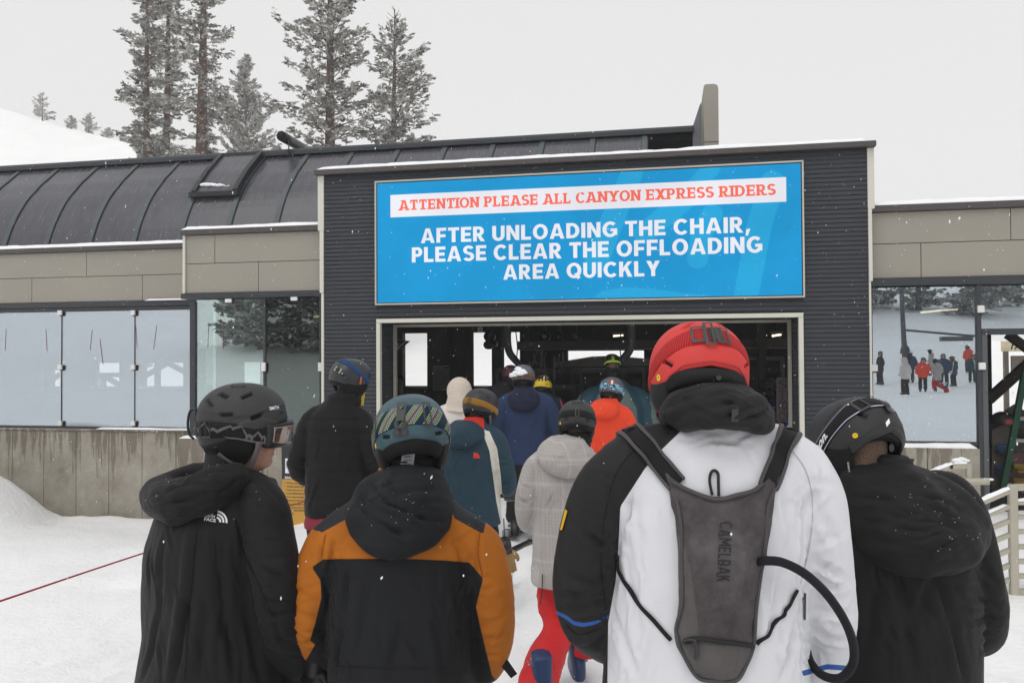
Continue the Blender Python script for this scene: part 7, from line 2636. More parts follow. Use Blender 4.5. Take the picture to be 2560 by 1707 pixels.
# --- teal jacket with white sleeve stripe
def z7(P, S):
    XY = P.pp(S.v)
    st = in_poly(XY, [(1106, 986), (1124, 990), (1142, 1030), (1150, 1090), (1154, 1140), (1162, 1185), (1150, 1200), (1140, 1150), (1132, 1090), (1124, 1035)])
    rd = in_poly(XY, [(1030, 940), (1112, 940), (1112, 991), (1080, 982), (1046, 972), (1030, 975)])
    return {'white': st, 'red': rd}
P7 = mid('person in teal jacket with a white sleeve stripe and gold goggle strap', 1082, 893, 5.95, 14, cloth('jacket_teal', (.022, .048, .070), [('white', (.62, .60, .53)), ('red', (.55, .035, .025))], rough=.75), M_NB, 1.06, 20, .10, .06, .72, 1101, .011, 7, jz=z7)
hood_down(P7, cloth('hood_teal', (.020, .044, .064)), .16, .17, .06, 1.485, -.04, 4)
H7 = simple_helmet(P7, helmet_mat('helmet_coal', (.024, .024, .026), .45), cloth('strap_gold', (.27, .135, .022), rough=.7), k=1.02, path=[(-130, -.30), (-90, -.02), (-45, .20), (0, .26), (45, .16), (90, -.06), (130, -.30)], hw=.022, gait=M_LINER)
strapline(H7, [(70, -.45, .014), (84, -.8, .016), (100, -1.1, .014)], .018, 'chin_strap', M_STRAPG, H7.sh)
dm = [(r*math.cos(a), r*math.sin(a)) for r in (1,) for a in np.linspace(0, PI/2, 8)]+[(0, 0)]
P7.decal(P7.J, 'shoulder_logo', [(x*15-2, y*14-6) for x, y in dm]+[], [tuple(range(len(dm)))], 1090, 1046, mat('logo_red', (.62, .05, .03), .6), P7.E, off=.004)
gv = empty('hanging_glove', tuple(W(P7.E) @ Vector(P7.l(1172, 1310, -.1)))); tag(gv, 'tan leather glove hanging by its leash beside the orange sleeve', 'glove')
g0 = P7.l(1163, 1262, -.1); Sg = glove(P7.E, g0, P7.l(1176, 1325, -.1)-g0, (0, 1, 0), mat('leather_tan', (.26, .17, .07), .7, bump=.3), 1.15, 1, .35, .008)
Sg.o.parent = gv; Sg.o.matrix_parent_inverse = W(gv).inverted() @ W(P7.E); Sg.o.name = 'leather_hand'
o = tube('cuff', [P7.l(1158, 1240, -.1), P7.l(1164, 1270, -.1)], .045, M_BLACK, gv, 14); o.matrix_parent_inverse = W(gv).inverted() @ W(P7.E)
o = tube('leash', bez([P7.l(1157, 1190, -.06), P7.l(1158, 1215, -.08), P7.l(1159, 1242, -.1)], 4), .004, M_BLACK, gv, 6); o.matrix_parent_inverse = W(gv).inverted() @ W(P7.E)
glove(P7.E, P7.AP[1][-1], (.1, .6, -.8), (0, 1, .4), M_BLACK, 1.05, 1, 1.0, .009)

# --- navy jacket
P8 = mid('person in navy blue jacket and grey helmet caked with snow', 1207, 838, 8.4, 3, cloth('jacket_navy', (.020, .036, .085), rough=.75), cloth('trousers_dark_brown', (.022, .020, .022)), 1.12, 4, .10, 0, .80, 1202, .013, 8)
hood_down(P8, cloth('hood_navy', (.014, .018, .045)), .165, .21, .075, 1.50, -.02, 7)
P8.decal(P8.J, 'shoulder_tag', *rect(8, 10), 1145, 898, mat('tag_blue', (.05, .22, .6), .6), P8.E, off=.005)
H8 = simple_helmet(P8, helmet_mat('helmet_grey', (.095, .10, .115), .45), cloth('strap_brown', (.14, .075, .05)), k=1.02, path=[(-130, -.30), (-90, -.1), (-45, .05), (0, .10), (45, .05), (90, -.1), (130, -.30)], hw=.022)
pp_ = H8.pt(np.radians(np.array([-40, -25, -12, 0, 8, -30, -50, -5, -18])), np.array([.15, .25, .40, .36, .24, .10, .05, .18, .55]), .010)
o = clumps('snow_caked', [(p[0], p[1], p[2], rs.uniform(.020, .030)) for p in pp_], None, 5); par(o, H8.sh, True)
sp8 = [(P8.l(1190, 1205, 0), .05), (P8.l(1185, 1225, -.02), .06), (P8.l(1212, 1215, 0), .05)]
o = clumps('snow_on_boots', [(sx*.12+rs.uniform(-.06, .06), rs.uniform(-.02, .16), rs.uniform(.06, .30), rs.uniform(.02, .045)) for sx in (-1, 1) for _ in range(9)], None, 9); par(o, P8.E, True)

# --- pale plaid jacket, red trousers
def plaid(s, v, col):
    sep = s.new('SeparateXYZ'); s.l(v, sep.inputs[0]); X, Z = sep.outputs['X'], sep.outputs['Z']
    def lines(a, f, w_):
        return s.math('LESS_THAN', s.math('FRACT', s.math('MULTIPLY', a, f)), w_)
    d = s.math('ADD', X, s.math('MULTIPLY', sep.outputs['Y'], .6))
    c = s.mix(s.math('MULTIPLY', lines(d, 75.0, .5), .16), col, (.20, .18, .17))
    c = s.mix(s.math('MULTIPLY', lines(Z, 55.0, .4), .10), c, (.22, .2, .19))
    c = s.mix(s.math('MULTIPLY', lines(d, 9.0, .12), .4), c, (.50, .47, .455))
    c = s.mix(s.math('MULTIPLY', lines(Z, 7.0, .10), .4), c, (.50, .47, .455))
    return c
def legs9(P, s):
    return [([(-.085*s, .02, .84*s), P.l(1270, 1372, .06), P.l(1279, 1445, -.05), P.l(1243, 1535, -.34), P.l(1230, 1600, -.45), P.l(1228, 1655, -.47)], [.095, .088, .086, .10, .108, .112]), ([(.095*s, .02, .84*s), (.13*s, .06, .66*s), (.15*s, .08, .48*s), (.15*s, .05, .30*s), (.15*s, .03, .17*s)], [.10, .095, .088, .09, .1])]
P9 = mid('person in pale grey plaid jacket and red ski trousers with a black helmet', 1296, 921, 4.55, -4, cloth('jacket_plaid', (.40, .375, .36), rough=.85, extra=plaid, var=.06), cloth('trousers_red', (.52, .022, .025), rough=.7), 0.95, 8, .18, .05, .66, 1326, .011, 9, hk=.9, legs=legs9,
         arms=[[(-.09, 0, 1.465), (-.16, 0, 1.43), (-.205, -.005, 1.37), (-.262, -.015, 1.22), (-.275, -.0, 1.10), (-.250, .08, 1.01), (-.20, .18, .99)], [(.09, 0, 1.465), (.16, 0, 1.43), (.205, -.005, 1.37), (.262, -.015, 1.22), (.290, -.0, 1.10), (.265, .09, 1.02), (.18, .2, 1.0)]])
s9 = P9.s
for o, (px_, py_, dd_, sx_) in zip([q for q in P9.E.children if q.name.startswith('boot')], ((1246, 1665, -.46, -1), (1326, 1575, .02, 1))):
    q = P9.l(px_, py_, dd_); o.location = (q[0]-sx_*.12*s9, q[1], 0)
for o in P9.E.children:
    if o.name.startswith('boot'): o.data.materials.clear(); o.data.materials.append(mat('boot_blue', (.012, .03, .09), .4, .4))
T9 = hood_down(P9, MATS['jacket_plaid'], .155, .20, .07, 1.53, -.0, 5)
H9 = simple_helmet(P9, helmet_mat('helmet_black_matte', (.030, .030, .031), .55), M_STRAPB, k=.91, path=[(-130, -.15), (-90, .05), (-45, .22), (0, .28), (45, .20), (90, 0), (130, -.15)], hw=.02, vents=((-30, -.06, .012, .004, -.3), (30, -.06, .012, .004, .3), (-28, .04, .012, .004, -.3), (28, .04, .012, .004, .3), (0, .95, .03, .003, 0), (0, .85, .03, .003, 0)))
H9.on('safety_dot', *disc(.008), -50, -.18, .002, M_MIPS, H9.sh)
tube('drawcord', [P9.l(1246, 1318, -.14), P9.l(1245, 1360, -.14), P9.l(1240, 1388, -.14)], .0028, M_BLKINK, P9.E, 6, True, True)

# --- orange-red jacket
P10 = mid('person in bright orange-red shell jacket with a patterned goggle strap', 1394, 866, 8.0, 10, cloth('jacket_orange_red', (.72, .060, .022), rough=.65, var=.06), M_NB, 1.0, 12, .14, .06, .78, 1405, .013, 10)
hood_down(P10, MATS['jacket_orange_red'], .15, .16, .06, 1.50, -.03, 6)
s_ = NT('strap_icy'); s_.set(.7, .2)
_n = s_.noise(s_.coord('Object'), 46, 2); s_.base(s_.ramp(_n, [(.40, (.03, .04, .05)), (.46, (.10, .35, .55)), (.54, (.62, .70, .74)), (.60, (.05, .2, .4))], 'CONSTANT'))
H10 = simple_helmet(P10, helmet_mat('helmet_mid_grey', (.075, .078, .08), .5), s_.m, k=1.0, path=[(-130, -.25), (-90, 0), (-45, .16), (0, .2), (45, .12), (90, -.1), (130, -.30)], hw=.03)
H10.on('round_sticker', *disc(.022), 12, .50, .003, mat('sticker_bright_red', (.6, .06, .05), .5), H10.sh); H10.on('sticker_bar', *rect(.012, .04), 12, .50, .004, M_WHITE, H10.sh)

# --- teal and sage jacket, neon helmet
def z11(P, S):
    XY = P.pp(S.v)
    return {'teal': np.maximum(in_poly(XY, [(1340, 800), (1480, 800), (1500, 1000), (1470, 1010), (1462, 935), (1440, 893), (1412, 884), (1380, 893), (1366, 925), (1355, 1000), (1330, 1000)]), 0) - in_poly(XY, [(0, 0), (1, 0), (1, 1)])*0}
P11 = mid('tall person in sage and teal jacket with a black and lime helmet at the portal', 1411, 812, 10.9, 0, cloth('jacket_sage', (.115, .155, .145), [('teal', (.022, .060, .085))], rough=.75), M_NB, 1.18, 0, .10, 0, .74, 1406, .015, 11, jz=z11)
H11 = simple_helmet(P11, helmet_mat('helmet_black_lime', (.012, .012, .013), .5), None, k=.98, rim=[(a, t+.14) for a, t in RIM], pads=False)
M_LIME = mat('lime_stripe', (.38, .55, .04), .5)
for k in range(3): H11.on('lime_bar', *rect(.035, .014), 0, .62-.16*k, .003, M_LIME, H11.sh)
for a in (-55, 55): H11.on('lime_bar', *rect(.014, .05), a, .45, .003, M_LIME, H11.sh)
H11.band('lime_band', [(-70, -.12), (-35, .08), (0, .14), (35, .08), (70, -.12)], .014, M_LIME, H11.sh, .003, .004, 40, 4)
S_ = gaiter(P11, (0, 0, 1.49*P11.s), (0, 0, 1.55*P11.s), .085, .08, mat('collar_orange', (.7, .16, .02), .7), 'orange_collar', rolls=0)
glove(P11.E, P11.AP[1][-1], (.2, .3, -.9), (0, 1, .3), mat('glove_black_tan', (.05, .04, .03), .7), 1.1, 1, .9, .01)

# --- dim figures inside the portal
P12 = mid('person in olive green jacket and dark hat inside the portal', 1338, 884, 11.9, -6, cloth('jacket_olive', (.10, .115, .010), rough=.8), M_NB, 1.1, -6, .1, 0, .78, None, .018, 12, folds=6)
S_ = Surf.grow([xf(ball((0, -.01, .03), (.100, .118, .115), 16), P12.hM)], .012, 2); S_.obj('knit_hat', cloth('hat_dark', (.012, .022, .03)), P12.E)
P13 = mid('person in yellow helmet and navy jacket inside the portal', 1252, 862, 10.6, 8, cloth('jacket_midnight', (.010, .014, .030)), M_NB, 1.0, 8, .12, 0, .8, 1246, .018, 13, folds=6)
H13 = simple_helmet(P13, helmet_mat('helmet_yellow', (.62, .43, .015), .45), M_STRAPB, path=[(-130, .2), (-90, .5), (-45, .72), (0, .80), (45, .72), (90, .5), (130, .2)], hw=.035)
for a, h in ((-28, .02), (-8, .035), (10, .022), (30, .034)): H13.on('black_flame', [(-.012, 0), (.012, 0), (.008, h), (-.004, h*1.2)], [(0, 1, 2, 3)], a, .30, .004, M_BLKINK, H13.sh)
ribbon(P13.J, 'red_strap', [P13.hit(P13.J, 1290, 905), P13.hit(P13.J, 1296, 960), P13.hit(P13.J, 1290, 1000)], .03, mat('webbing_red', (.4, .02, .03), .7), P13.E, .006, .004, 20, 4)
P14 = mid('person in black jacket and dark red helmet left of the navy jacket, inside the portal', 1148, 838, 10.9, 6, cloth('jacket_ink', (.011, .011, .015)), M_NB, 1.05, 6, .08, 0, .8, 1173, .018, 14, folds=6)
H14 = simple_helmet(P14, helmet_mat('helmet_maroon', (.055, .010, .016), .5), None)
P15 = mid('person in dark blue jacket with a yellow collar patch, deep inside on the right', 1768, 868, 12.6, -20, cloth('jacket_deep_blue', (.010, .02, .055)), M_NB, 1.0, -10, .2, 0, .8, None, .02, 15, folds=4)
H15 = simple_helmet(P15, helmet_mat('helmet_jet', (.012, .012, .013), .5), None)
P15.decal(P15.J, 'yellow_patch', *rect(10, 12), 1782, 886, mat('patch_lime', (.6, .6, .02), .6), P15.E, rot=.4, off=.006)

# --- skis underfoot
def skis_for(P, name, m, labels, da=(0, 0), L=1.66, sp=.12, dy=.05):
    for k, sx in enumerate((-1, 1)):
        c = W(P.E) @ Vector((sx*sp*P.s, dy, 0))
        ski('ski', labels[k], c.x, c.y, ground_z(c.x, c.y)+.008, P.E.rotation_euler.z+R(da[k]), m, L, group='skis under the queue')


skis_for(P8, 'ski', M_SKI, ('left black ski under the navy jacket skier', 'right black ski under the navy jacket skier'), (-24, -24), 1.7, .13)
skis_for(P5, 'ski', M_SKI, ('left black ski under the quilted jacket skier', 'right black ski under the quilted jacket skier'), (2, -2), 1.65)
skis_for(P7, 'ski', M_SKIW, ('left pale ski under the teal jacket skier', 'right pale ski under the teal jacket skier'), (0, 3), 1.6)
for P_, nm in ((P1, 'black hooded jacket'), (P2, 'orange jacket'), (P3, 'white jacket'), (P4, 'far right black jacket')):
    P_.s = 1.0
    skis_for(P_, 'ski', M_SKI if P_ is not P3 else mat('ski_grey', (.16, .16, .17), .35, .5), ('left ski under the %s skier' % nm, 'right ski under the %s skier' % nm), (0, 0), 1.7)
HAZE = .0015
# ------------------------------------------------------------------ conifers
def needle_mat(name, green, frost, amount=.5):
    s = NT(name); s.set(.75, .15)
    v = s.coord('Object'); n = s.noise(v, 1.7, 4)
    c = s.ramp(n, [(.3, tuple(q*.75 for q in green)), (.7, tuple(q*1.3 for q in green))])
    g = s.new('NewGeometry'); sep = s.new('SeparateXYZ'); s.l(g.outputs['Normal'], sep.inputs[0])
    up = s.math('ABSOLUTE', sep.outputs['Z'])
    k = s.math('MULTIPLY', s.attr('frost'), s.math('ADD', s.math('MULTIPLY', up, .55), amount))
    s.base(s.mix(s.math('MINIMUM', k, 1.0), c, frost))
    return s.m


M_NEED = needle_mat('needles_frosted', (.075, .078, .056), (.72, .70, .67), .62)
M_NEEDP = needle_mat('needles_pale', (.10, .105, .085), (.76, .745, .72), .8)
M_BARK = mat('bark_red_brown', (.115, .066, .050), .9, .1, var=.45, vs=5, bump=.8, bs=14, stretch=(1, 1, .18))


def quads(name, V, m):
    me = bpy.data.meshes.new(name); n = len(V)//4
    me.vertices.add(len(V)); me.vertices.foreach_set('co', V.astype(np.float32).ravel())
    me.loops.add(n*4); me.loops.foreach_set('vertex_index', np.arange(n*4, dtype=np.int32))
    me.polygons.add(n); me.polygons.foreach_set('loop_start', np.arange(0, n*4, 4, dtype=np.int32))
    me.update(calc_edges=True); me.materials.append(m)
    return me


def conifer(name, label, x, y, z0, H, rad, seed, m=M_NEED, trunk=.32, zlo=0.35, dens=1.0, droop=.25, gap=.25, up=.15, lean=0.0, clump=1.0, group=None, topbare=0.0, nb=None, leaf=1.0):
    r = random.Random(seed); rn = np.random.RandomState(seed)
    t = empty(name, (x, y, z0)); tag(t, label, 'tree', group)
    tp = [(lean*(k/8)**1.5*H*.02+.04*math.sin(k*1.3+seed), .04*math.cos(k*1.7+seed), H*k/8) for k in range(9)]
    tr = [trunk*(1-(k/8)*.93)*(1.25 if k == 0 else 1) for k in range(9)]
    mb = MB(); mb.tube(bez(tp, 5), np.interp(np.linspace(0, 8, 41), range(9), tr), 12)
    V = []; F = []; FR = []
    nbr = nb or int(H*(1-zlo)*6.5*dens)
    for i in range(nbr):
        u = zlo+(1-zlo)*((i+r.random())/nbr)
        z = u*H
        k = (u-zlo)/(1-zlo)
        prof = rad(k) if callable(rad) else rad*(1-k)**.75*(.35+.65*min(1, k*6+.3))
        if r.random() < gap*(1-k): prof *= r.uniform(.3, .6)
        L = prof*r.uniform(.65, 1.15)
        if L < .15: L = .15
        a = r.uniform(0, 2*PI)
        cx = float(np.interp(z, [q[2] for q in tp], [q[0] for q in tp])); cy = float(np.interp(z, [q[2] for q in tp], [q[1] for q in tp]))
        el = up-droop*r.uniform(.4, 1.2)*(1-k)+.35*k
        d = np.array((math.cos(a), math.sin(a), el)); 
        pts = [np.array((cx, cy, z))]
        nseg = 5
        for q in range(1, nseg+1):
            w_ = q/nseg
            p = np.array((cx, cy, z))+d*L*w_+np.array((0, 0, -droop*.35*L*w_*w_+.16*L*w_**3))+np.array([r.uniform(-1, 1) for _ in range(3)])*.05*L*w_
            pts.append(p)
        mb.tube(pts, [max(.012, trunk*.10*(1-k*.6)*(1-.8*q/nseg)) for q in range(nseg+1)], 5)
        if k > 1-topbare: continue
        # sprays along the branch, all blades of a branch at once
        ns = max(5, int(L*11*dens*clump)); nbl = 13
        w_ = .12+.88*(np.arange(ns)+rn.rand(ns))/ns
        PT = np.array(pts); j = np.minimum(nseg-1, (w_*nseg).astype(int)); fr_ = (w_*nseg-j)[:, None]
        c = PT[j]*(1-fr_)+PT[j+1]*fr_
        side = np.where(rn.rand(ns) < .5, -1, 1); sw = .36*L*(1.08-w_)*rn.uniform(.1, 1, ns)+.04
        lat = np.array((-math.sin(a), math.cos(a), 0))
        c = c+lat*(side*sw)[:, None]+np.stack([0*sw, 0*sw, rn.uniform(-.22, .14, ns)], 1)
        ax = d*.7+lat*(side*.6*np.minimum(1, sw*2))[:, None]+np.stack([0*sw, 0*sw, rn.uniform(-.3, .15, ns)], 1)
        ax /= np.linalg.norm(ax, axis=1)[:, None]
        ll = rn.uniform(.14, .28, ns)*leaf*(1-.3*k)
        fz = np.clip(rn.normal(.60, .42, ns), 0, 1)
        c, ax, ll, fz = (np.repeat(q, nbl, 0) for q in (c, ax, ll, fz))
        n_ = len(ll)
        dv = ax+rn.normal(0, .6, (n_, 3))*np.array((1, 1, .5)); dv /= np.linalg.norm(dv, axis=1)[:, None]
        wv = np.cross(dv, rn.normal(0, 1, (n_, 3))); wv /= np.linalg.norm(wv, axis=1)[:, None]+1e-9
        L2 = (ll*rn.uniform(.6, 1.15, n_))[:, None]; ww = L2*.21
        o = c+ax*rn.uniform(-.12, .12, (n_, 1))
        V.append(np.stack([o, o+dv*L2*.5+wv*ww, o+dv*L2, o+dv*L2*.5-wv*ww], 1).reshape(-1, 3))
        FR.append(np.repeat(fz*rn.uniform(.6, 1.1, n_), 4))
    V = np.concatenate(V); FR = np.concatenate(FR)
    obj('trunk', mb.v, mb.f, M_BARK, t, True, True)
    me = quads('crown', V, m); at = me.attributes.new('frost', 'FLOAT', 'POINT'); at.data.foreach_set('value', np.array(FR, np.float32))
    link('crown', me, t, True)
    return t


def copy_tree(o, parent=None):
    c = o.copy(); COL.objects.link(c)
    if parent is not None:
        c.parent = parent; c.matrix_parent_inverse = o.matrix_parent_inverse.copy()
    for ch in list(o.children): copy_tree(ch, c)
    return c


def base_at(px, d):
    p = atD(px, 400, d); return p[0], p[1]


def tree_at(name, label, px, d, ytop, rad, seed, **k):
    x, y = base_at(px, d); z0 = 1.0
    zt = atD(px, ytop, d)[2]
    zr = atD(px, 395, d)[2]
    H = zt-z0
    k.setdefault('zlo', max(.05, (zr-2.6-z0)/H))
    return conifer(name, label, x, y, z0, H, rad, seed, **k)


TG = 'tall conifers behind the roof'
tree_at('fir_tree', 'slim snow-dusted conifer with a thin bare trunk, leftmost behind the roof', 364, 46, -190, lambda k: 2.2*(1-k)**.35*(.7+.3*math.sin(k*37)), 3, trunk=.34, dens=1.5, droop=.35, gap=.3, lean=.25, group=TG)
tree_at('fir_tree', 'slim frosted conifer, second from the left behind the roof', 412, 50, -230, lambda k: 2.3*(1-k)**.35*(.7+.3*math.sin(k*41+1)), 8, trunk=.40, dens=1.5, droop=.35, gap=.25, lean=.55, m=M_NEEDP, group=TG)
tree_at('fir_tree', 'large conifer with a thick red-brown trunk left of the small pale tree', 502, 44, -200, lambda k: 3.0*(1-k)**.4*(.62+.38*math.sin(k*33+2)), 13, trunk=.58, dens=1.35, droop=.5, gap=.35, lean=.35, group=TG)
tree_at('fir_tree', 'small pale frosted conical tree between the tall conifers', 616, 62, 141, lambda k: 3.3*(1-k)**.85+.1, 21, trunk=.30, dens=1.7, droop=-.05, gap=.05, up=.35, m=M_NEEDP, clump=1.25, group=TG)
tree_at('fir_tree', 'broad snow-dusted conifer with open limbs, left of the two central trees', 822, 46, -260, lambda k: 4.3*(1-k)**.4*(.5+.5*abs(math.sin(k*15+.6))), 34, trunk=.52, dens=1.2, droop=.15, gap=.45, up=.2, lean=.3, clump=1.2, group=TG)
tree_at('fir_tree', 'snow-dusted conifer with a dead spire top, right of the two central trees', 984, 48, 20, lambda k: 4.6*(1-k)**.75*(.55+.45*abs(math.sin(k*19+1.2)))+.2, 55, trunk=.42, dens=1.3, droop=.05, gap=.4, up=.15, lean=.15, clump=1.15, topbare=.12, group=TG)
# small trees on the white shoulder
FAR = 'tiny far trees on the snow hill'
for k, (px, yt, yb, w_) in enumerate(((106, 233, 296, 1.9), (180, 293, 312, 1.1), (222, 286, 324, 1.5), (270, 322, 340, 1.1), (308, 334, 350, .8), (332, 344, 356, .7))):
    d = 118; p = atD(px, yb, d); Ht = (yb-yt)*d/FPX+.6
    lab = ('tallest far tree, leftmost on the snow hill', 'faint stub of a tree just right of the tallest far tree', 'bushy far tree midway down the snow hill', 'low far tree below the bushy one on the hill', 'tiny far tree near the foot of the hill line', 'faintest far tree where the hill meets the roof')[k]
    conifer('fir_tree', lab, p[0], p[1], p[2]-.6, Ht, lambda q, w_=w_: w_*(1-q)**.8+.05, 70+k, M_NEEDP, .12, .08, 1.0, 0, .1, .2, nb=26, leaf=1.3, group=FAR)

# trees and slope behind the photographer: they are what the windows mirror
t0 = conifer('fir_tree', 'dark conifer mirrored in the right window, nearest its left edge', 13.5, -48, ground_z(13.5, -48), 13, lambda k: 2.1*(1-k)**.8+.1, 91, M_NEED, .22, .02, .8, .2, .1, group='conifers mirrored in the glass', nb=110, leaf=1.5)
for n, (x, y, s_, lab) in enumerate(((16.5, -55, 1.15, 'tall dark conifer mirrored at the top of the right window'), (19, -58, 1.25, 'dark conifer mirrored left of the long strip light'), (22, -55, 1.1, 'dark conifer mirrored behind the long strip light'), (25, -50, 1.3, 'big dark conifer mirrored at the right of the window'), (28, -56, 1.2, 'dark conifer mirrored above the doorway'), (32, -60, 1.2, 'far dark conifer mirrored above the doorway'),
                                     (-29, -43, 1.3, 'dark conifer mirrored high in the dark bay glass'), (-32, -45, 1.2, 'second dark conifer mirrored in the dark bay glass'), (-35, -44, 1.3, 'dark conifer mirrored at the bay mullion'), (-38, -47, 1.15, 'dark conifer mirrored in the green bay glass'), (-42, -52, 1.2, 'far dark conifer mirrored in the green bay glass'), (-27, -48, 1.35, 'tall dark conifer mirrored beside the portal trim'))):
    c = copy_tree(t0); c.location = (x, y, ground_z(x, y)-.2); c.scale = (s_, s_, s_); c.rotation_euler.z = n*1.3; c['label'] = lab

# ------------------------------------------------------------------ rope, poles
M_ROPE = mat('rope_red', (.33, .018, .04), .7, .2)
rp = empty('rope', tuple(atD(0, 1502, 4.0))); tag(rp, 'thin red rope strung across the snow at lower left', 'rope')
A = atD(-150, 1553, 3.6); B = atD(0, 1502, 4.0); C_ = atD(362, 1381, 5.6); D_ = atD(770, 1250, 9.0)
tube('cord', bez([A, B, C_, D_], 10), [.0055]*31, M_ROPE, rp, 8)
M_POLR = mat('bamboo_red', (.30, .02, .04), .6, .3)
po_ = empty('rope_post', (A[0], A[1], ground_z(A[0], A[1]))); tag(po_, 'red bamboo post holding the rope beyond the left edge', 'post')
tube('pole', [(A[0], A[1], ground_z(A[0], A[1])-.1), (A[0], A[1], A[2]+.5)], .014, M_POLR, po_, 8)
po_ = empty('rope_post', (D_[0], D_[1], ground_z(D_[0], D_[1]))); tag(po_, 'red bamboo post holding the rope behind the quilted jacket', 'post')
tube('pole', [(D_[0], D_[1], ground_z(D_[0], D_[1])-.1), (D_[0], D_[1], D_[2]+.3)], .012, M_POLR, po_, 8)
for k, (x, y, tl) in enumerate(((-70, -52, .1), (-63, -50, -.12), (-58, -50, .2), (-54, -52, -.1), (-50, -49, .25), (-47, -53, -.3), (-44, -50, .1), (-40, -46, .06), (-47, -38, -.25))):
    z = ground_z(x, y); q = empty('slope_pole', (x, y, z)); tag(q, ('farthest left', 'thick', 'right-leaning tall', 'left-leaning', 'short leaning', 'upright', 'thin', 'last', 'lone low')[k]+' red slope pole mirrored in the left glass', 'pole', 'red poles mirrored in the glass')
    tube('pole', [(x, y, z-.2), (x+tl*1.4, y, z+2.2)], .035, M_POLR, q, 8)

# ------------------------------------------------------------------ notice at the wall: KNOW & OBSERVE
YN = 10.12
kx0, kzt = xz(704.5, 1109, YN); kx1 = kx0+.78
gzk = ground_z(kx0+.3, YN)
kn = empty('safety_sign', (kx0+.39, YN, gzk)); tag(kn, 'black and amber skier safety sign half buried at the concrete wall', 'sign')
zsp = xz(704, 1197, YN)[1]; zb_ = gzk-.25
M_AMB = mat('sign_amber', (.52, .285, .055), .6, .3, var=.04); M_SBK = mat('sign_black', (.028, .030, .034), .55, .3)
box('upper_board', kx0, kx1, YN, YN+.02, zsp, kzt, M_SBK, kn, .002)
box('lower_board', kx0, kx1, YN, YN+.02, zb_, zsp-.001, M_AMB, kn, .002)
pxs = lambda X: 680+X*.1403; pys = lambda Y: 1100+Y*.1403


def sgn(X, Y): return xz(pxs(X), pys(Y), YN)


a = sgn(236, 325); b = sgn(236, 586)
W_ = (a[1]-b[1])
def sq(name, x0, x1, z0, z1, m, dy): return obj(name, [(x0, YN-dy, z0), (x1, YN-dy, z0), (x1, YN-dy, z1), (x0, YN-dy, z1)], [(0, 1, 2, 3)], m, kn)
sq('pictogram_field', a[0], a[0]+W_*2.1, b[1], a[1], M_WHITE, .002)
for k in range(6):
    cx_ = a[0]+W_*(.26+.22*k+(.0 if k else 0)); wd = W_*.10
    sq('pictogram_legs', cx_-wd/2, cx_-wd*.1, b[1]+W_*.10, b[1]+W_*.42, M_SBK, .004); sq('pictogram_legs', cx_+wd*.1, cx_+wd/2, b[1]+W_*.10, b[1]+W_*.42, M_SBK, .004)
    sq('pictogram_body', cx_-wd*.8, cx_+wd*.8, b[1]+W_*.40, b[1]+W_*.66, M_SBK, .005)
    v, f = disc(W_*.055, 14); obj('pictogram_head', [(cx_+p_[0], YN-.006, b[1]+W_*.76+p_[1]) for p_ in v], f, M_SBK, kn)
fr_ = framed(W_*.55, W_*.50, W_*.025); obj('pictogram_frame', [(a[0]+W_*.36+p_[0], YN-.0065, b[1]+W_*.60+p_[1]) for p_ in fr_[0]], fr_[1], M_SBK, kn)
t0_ = sgn(234, 685); t1_ = sgn(234, 642); te = sgn(537, 685)
v, f = text_vf('KNOW & OBSERVE', .03, 1.05); wfull = (te[0]-t0_[0])*14/8.2
v = fit_text(v, t0_[0], t0_[0]+wfull, t0_[1], t1_[1]); obj('heading', [(p_[0], YN-.004, p_[1]) for p_ in v], f, M_WHITE, kn)
LN = ('Always stay in control.', 'People ahead have right of way.', 'Stop only where visible.', 'Look uphill and yield.', 'You must prevent runaways.', 'Read and obey all signs.', 'Keep off closed trails.', 'You must know how to load', 'If you need assistance ask', '  lifts or')
YL_ = (757, 818, 880, 941, 1003, 1065, 1130, 1190, 1238, 1300)
for k, tx in enumerate(LN):
    p0 = sgn(262, YL_[k]+16)
    v, f = text_vf(('\u2022 ' if k < 8 else '  ')+tx, .012)
    xh = .0345
    v2 = v*xh*1.0; v2 = v2+np.array((p0[0]-.02, p0[1]))
    v2[:, 0] = np.minimum(v2[:, 0], kx1-.01)
    obj('rule_line', [(p_[0], YN-.003, p_[1]) for p_ in v2], f, M_SBK, kn)
for x in (kx0+.1, kx1-.1): box('post', x-.03, x+.03, YN+.022, YN+.07, zb_, kzt-.05, M_INT, kn)

# ------------------------------------------------------------------ railings on the right
M_RAIL = mat('rail_cream', srgb(172, 167, 152), .5, .35, var=.05, bump=.08, bs=90)


def Z8(x, y): return 2260+x*.2806, 1080+y*.2806


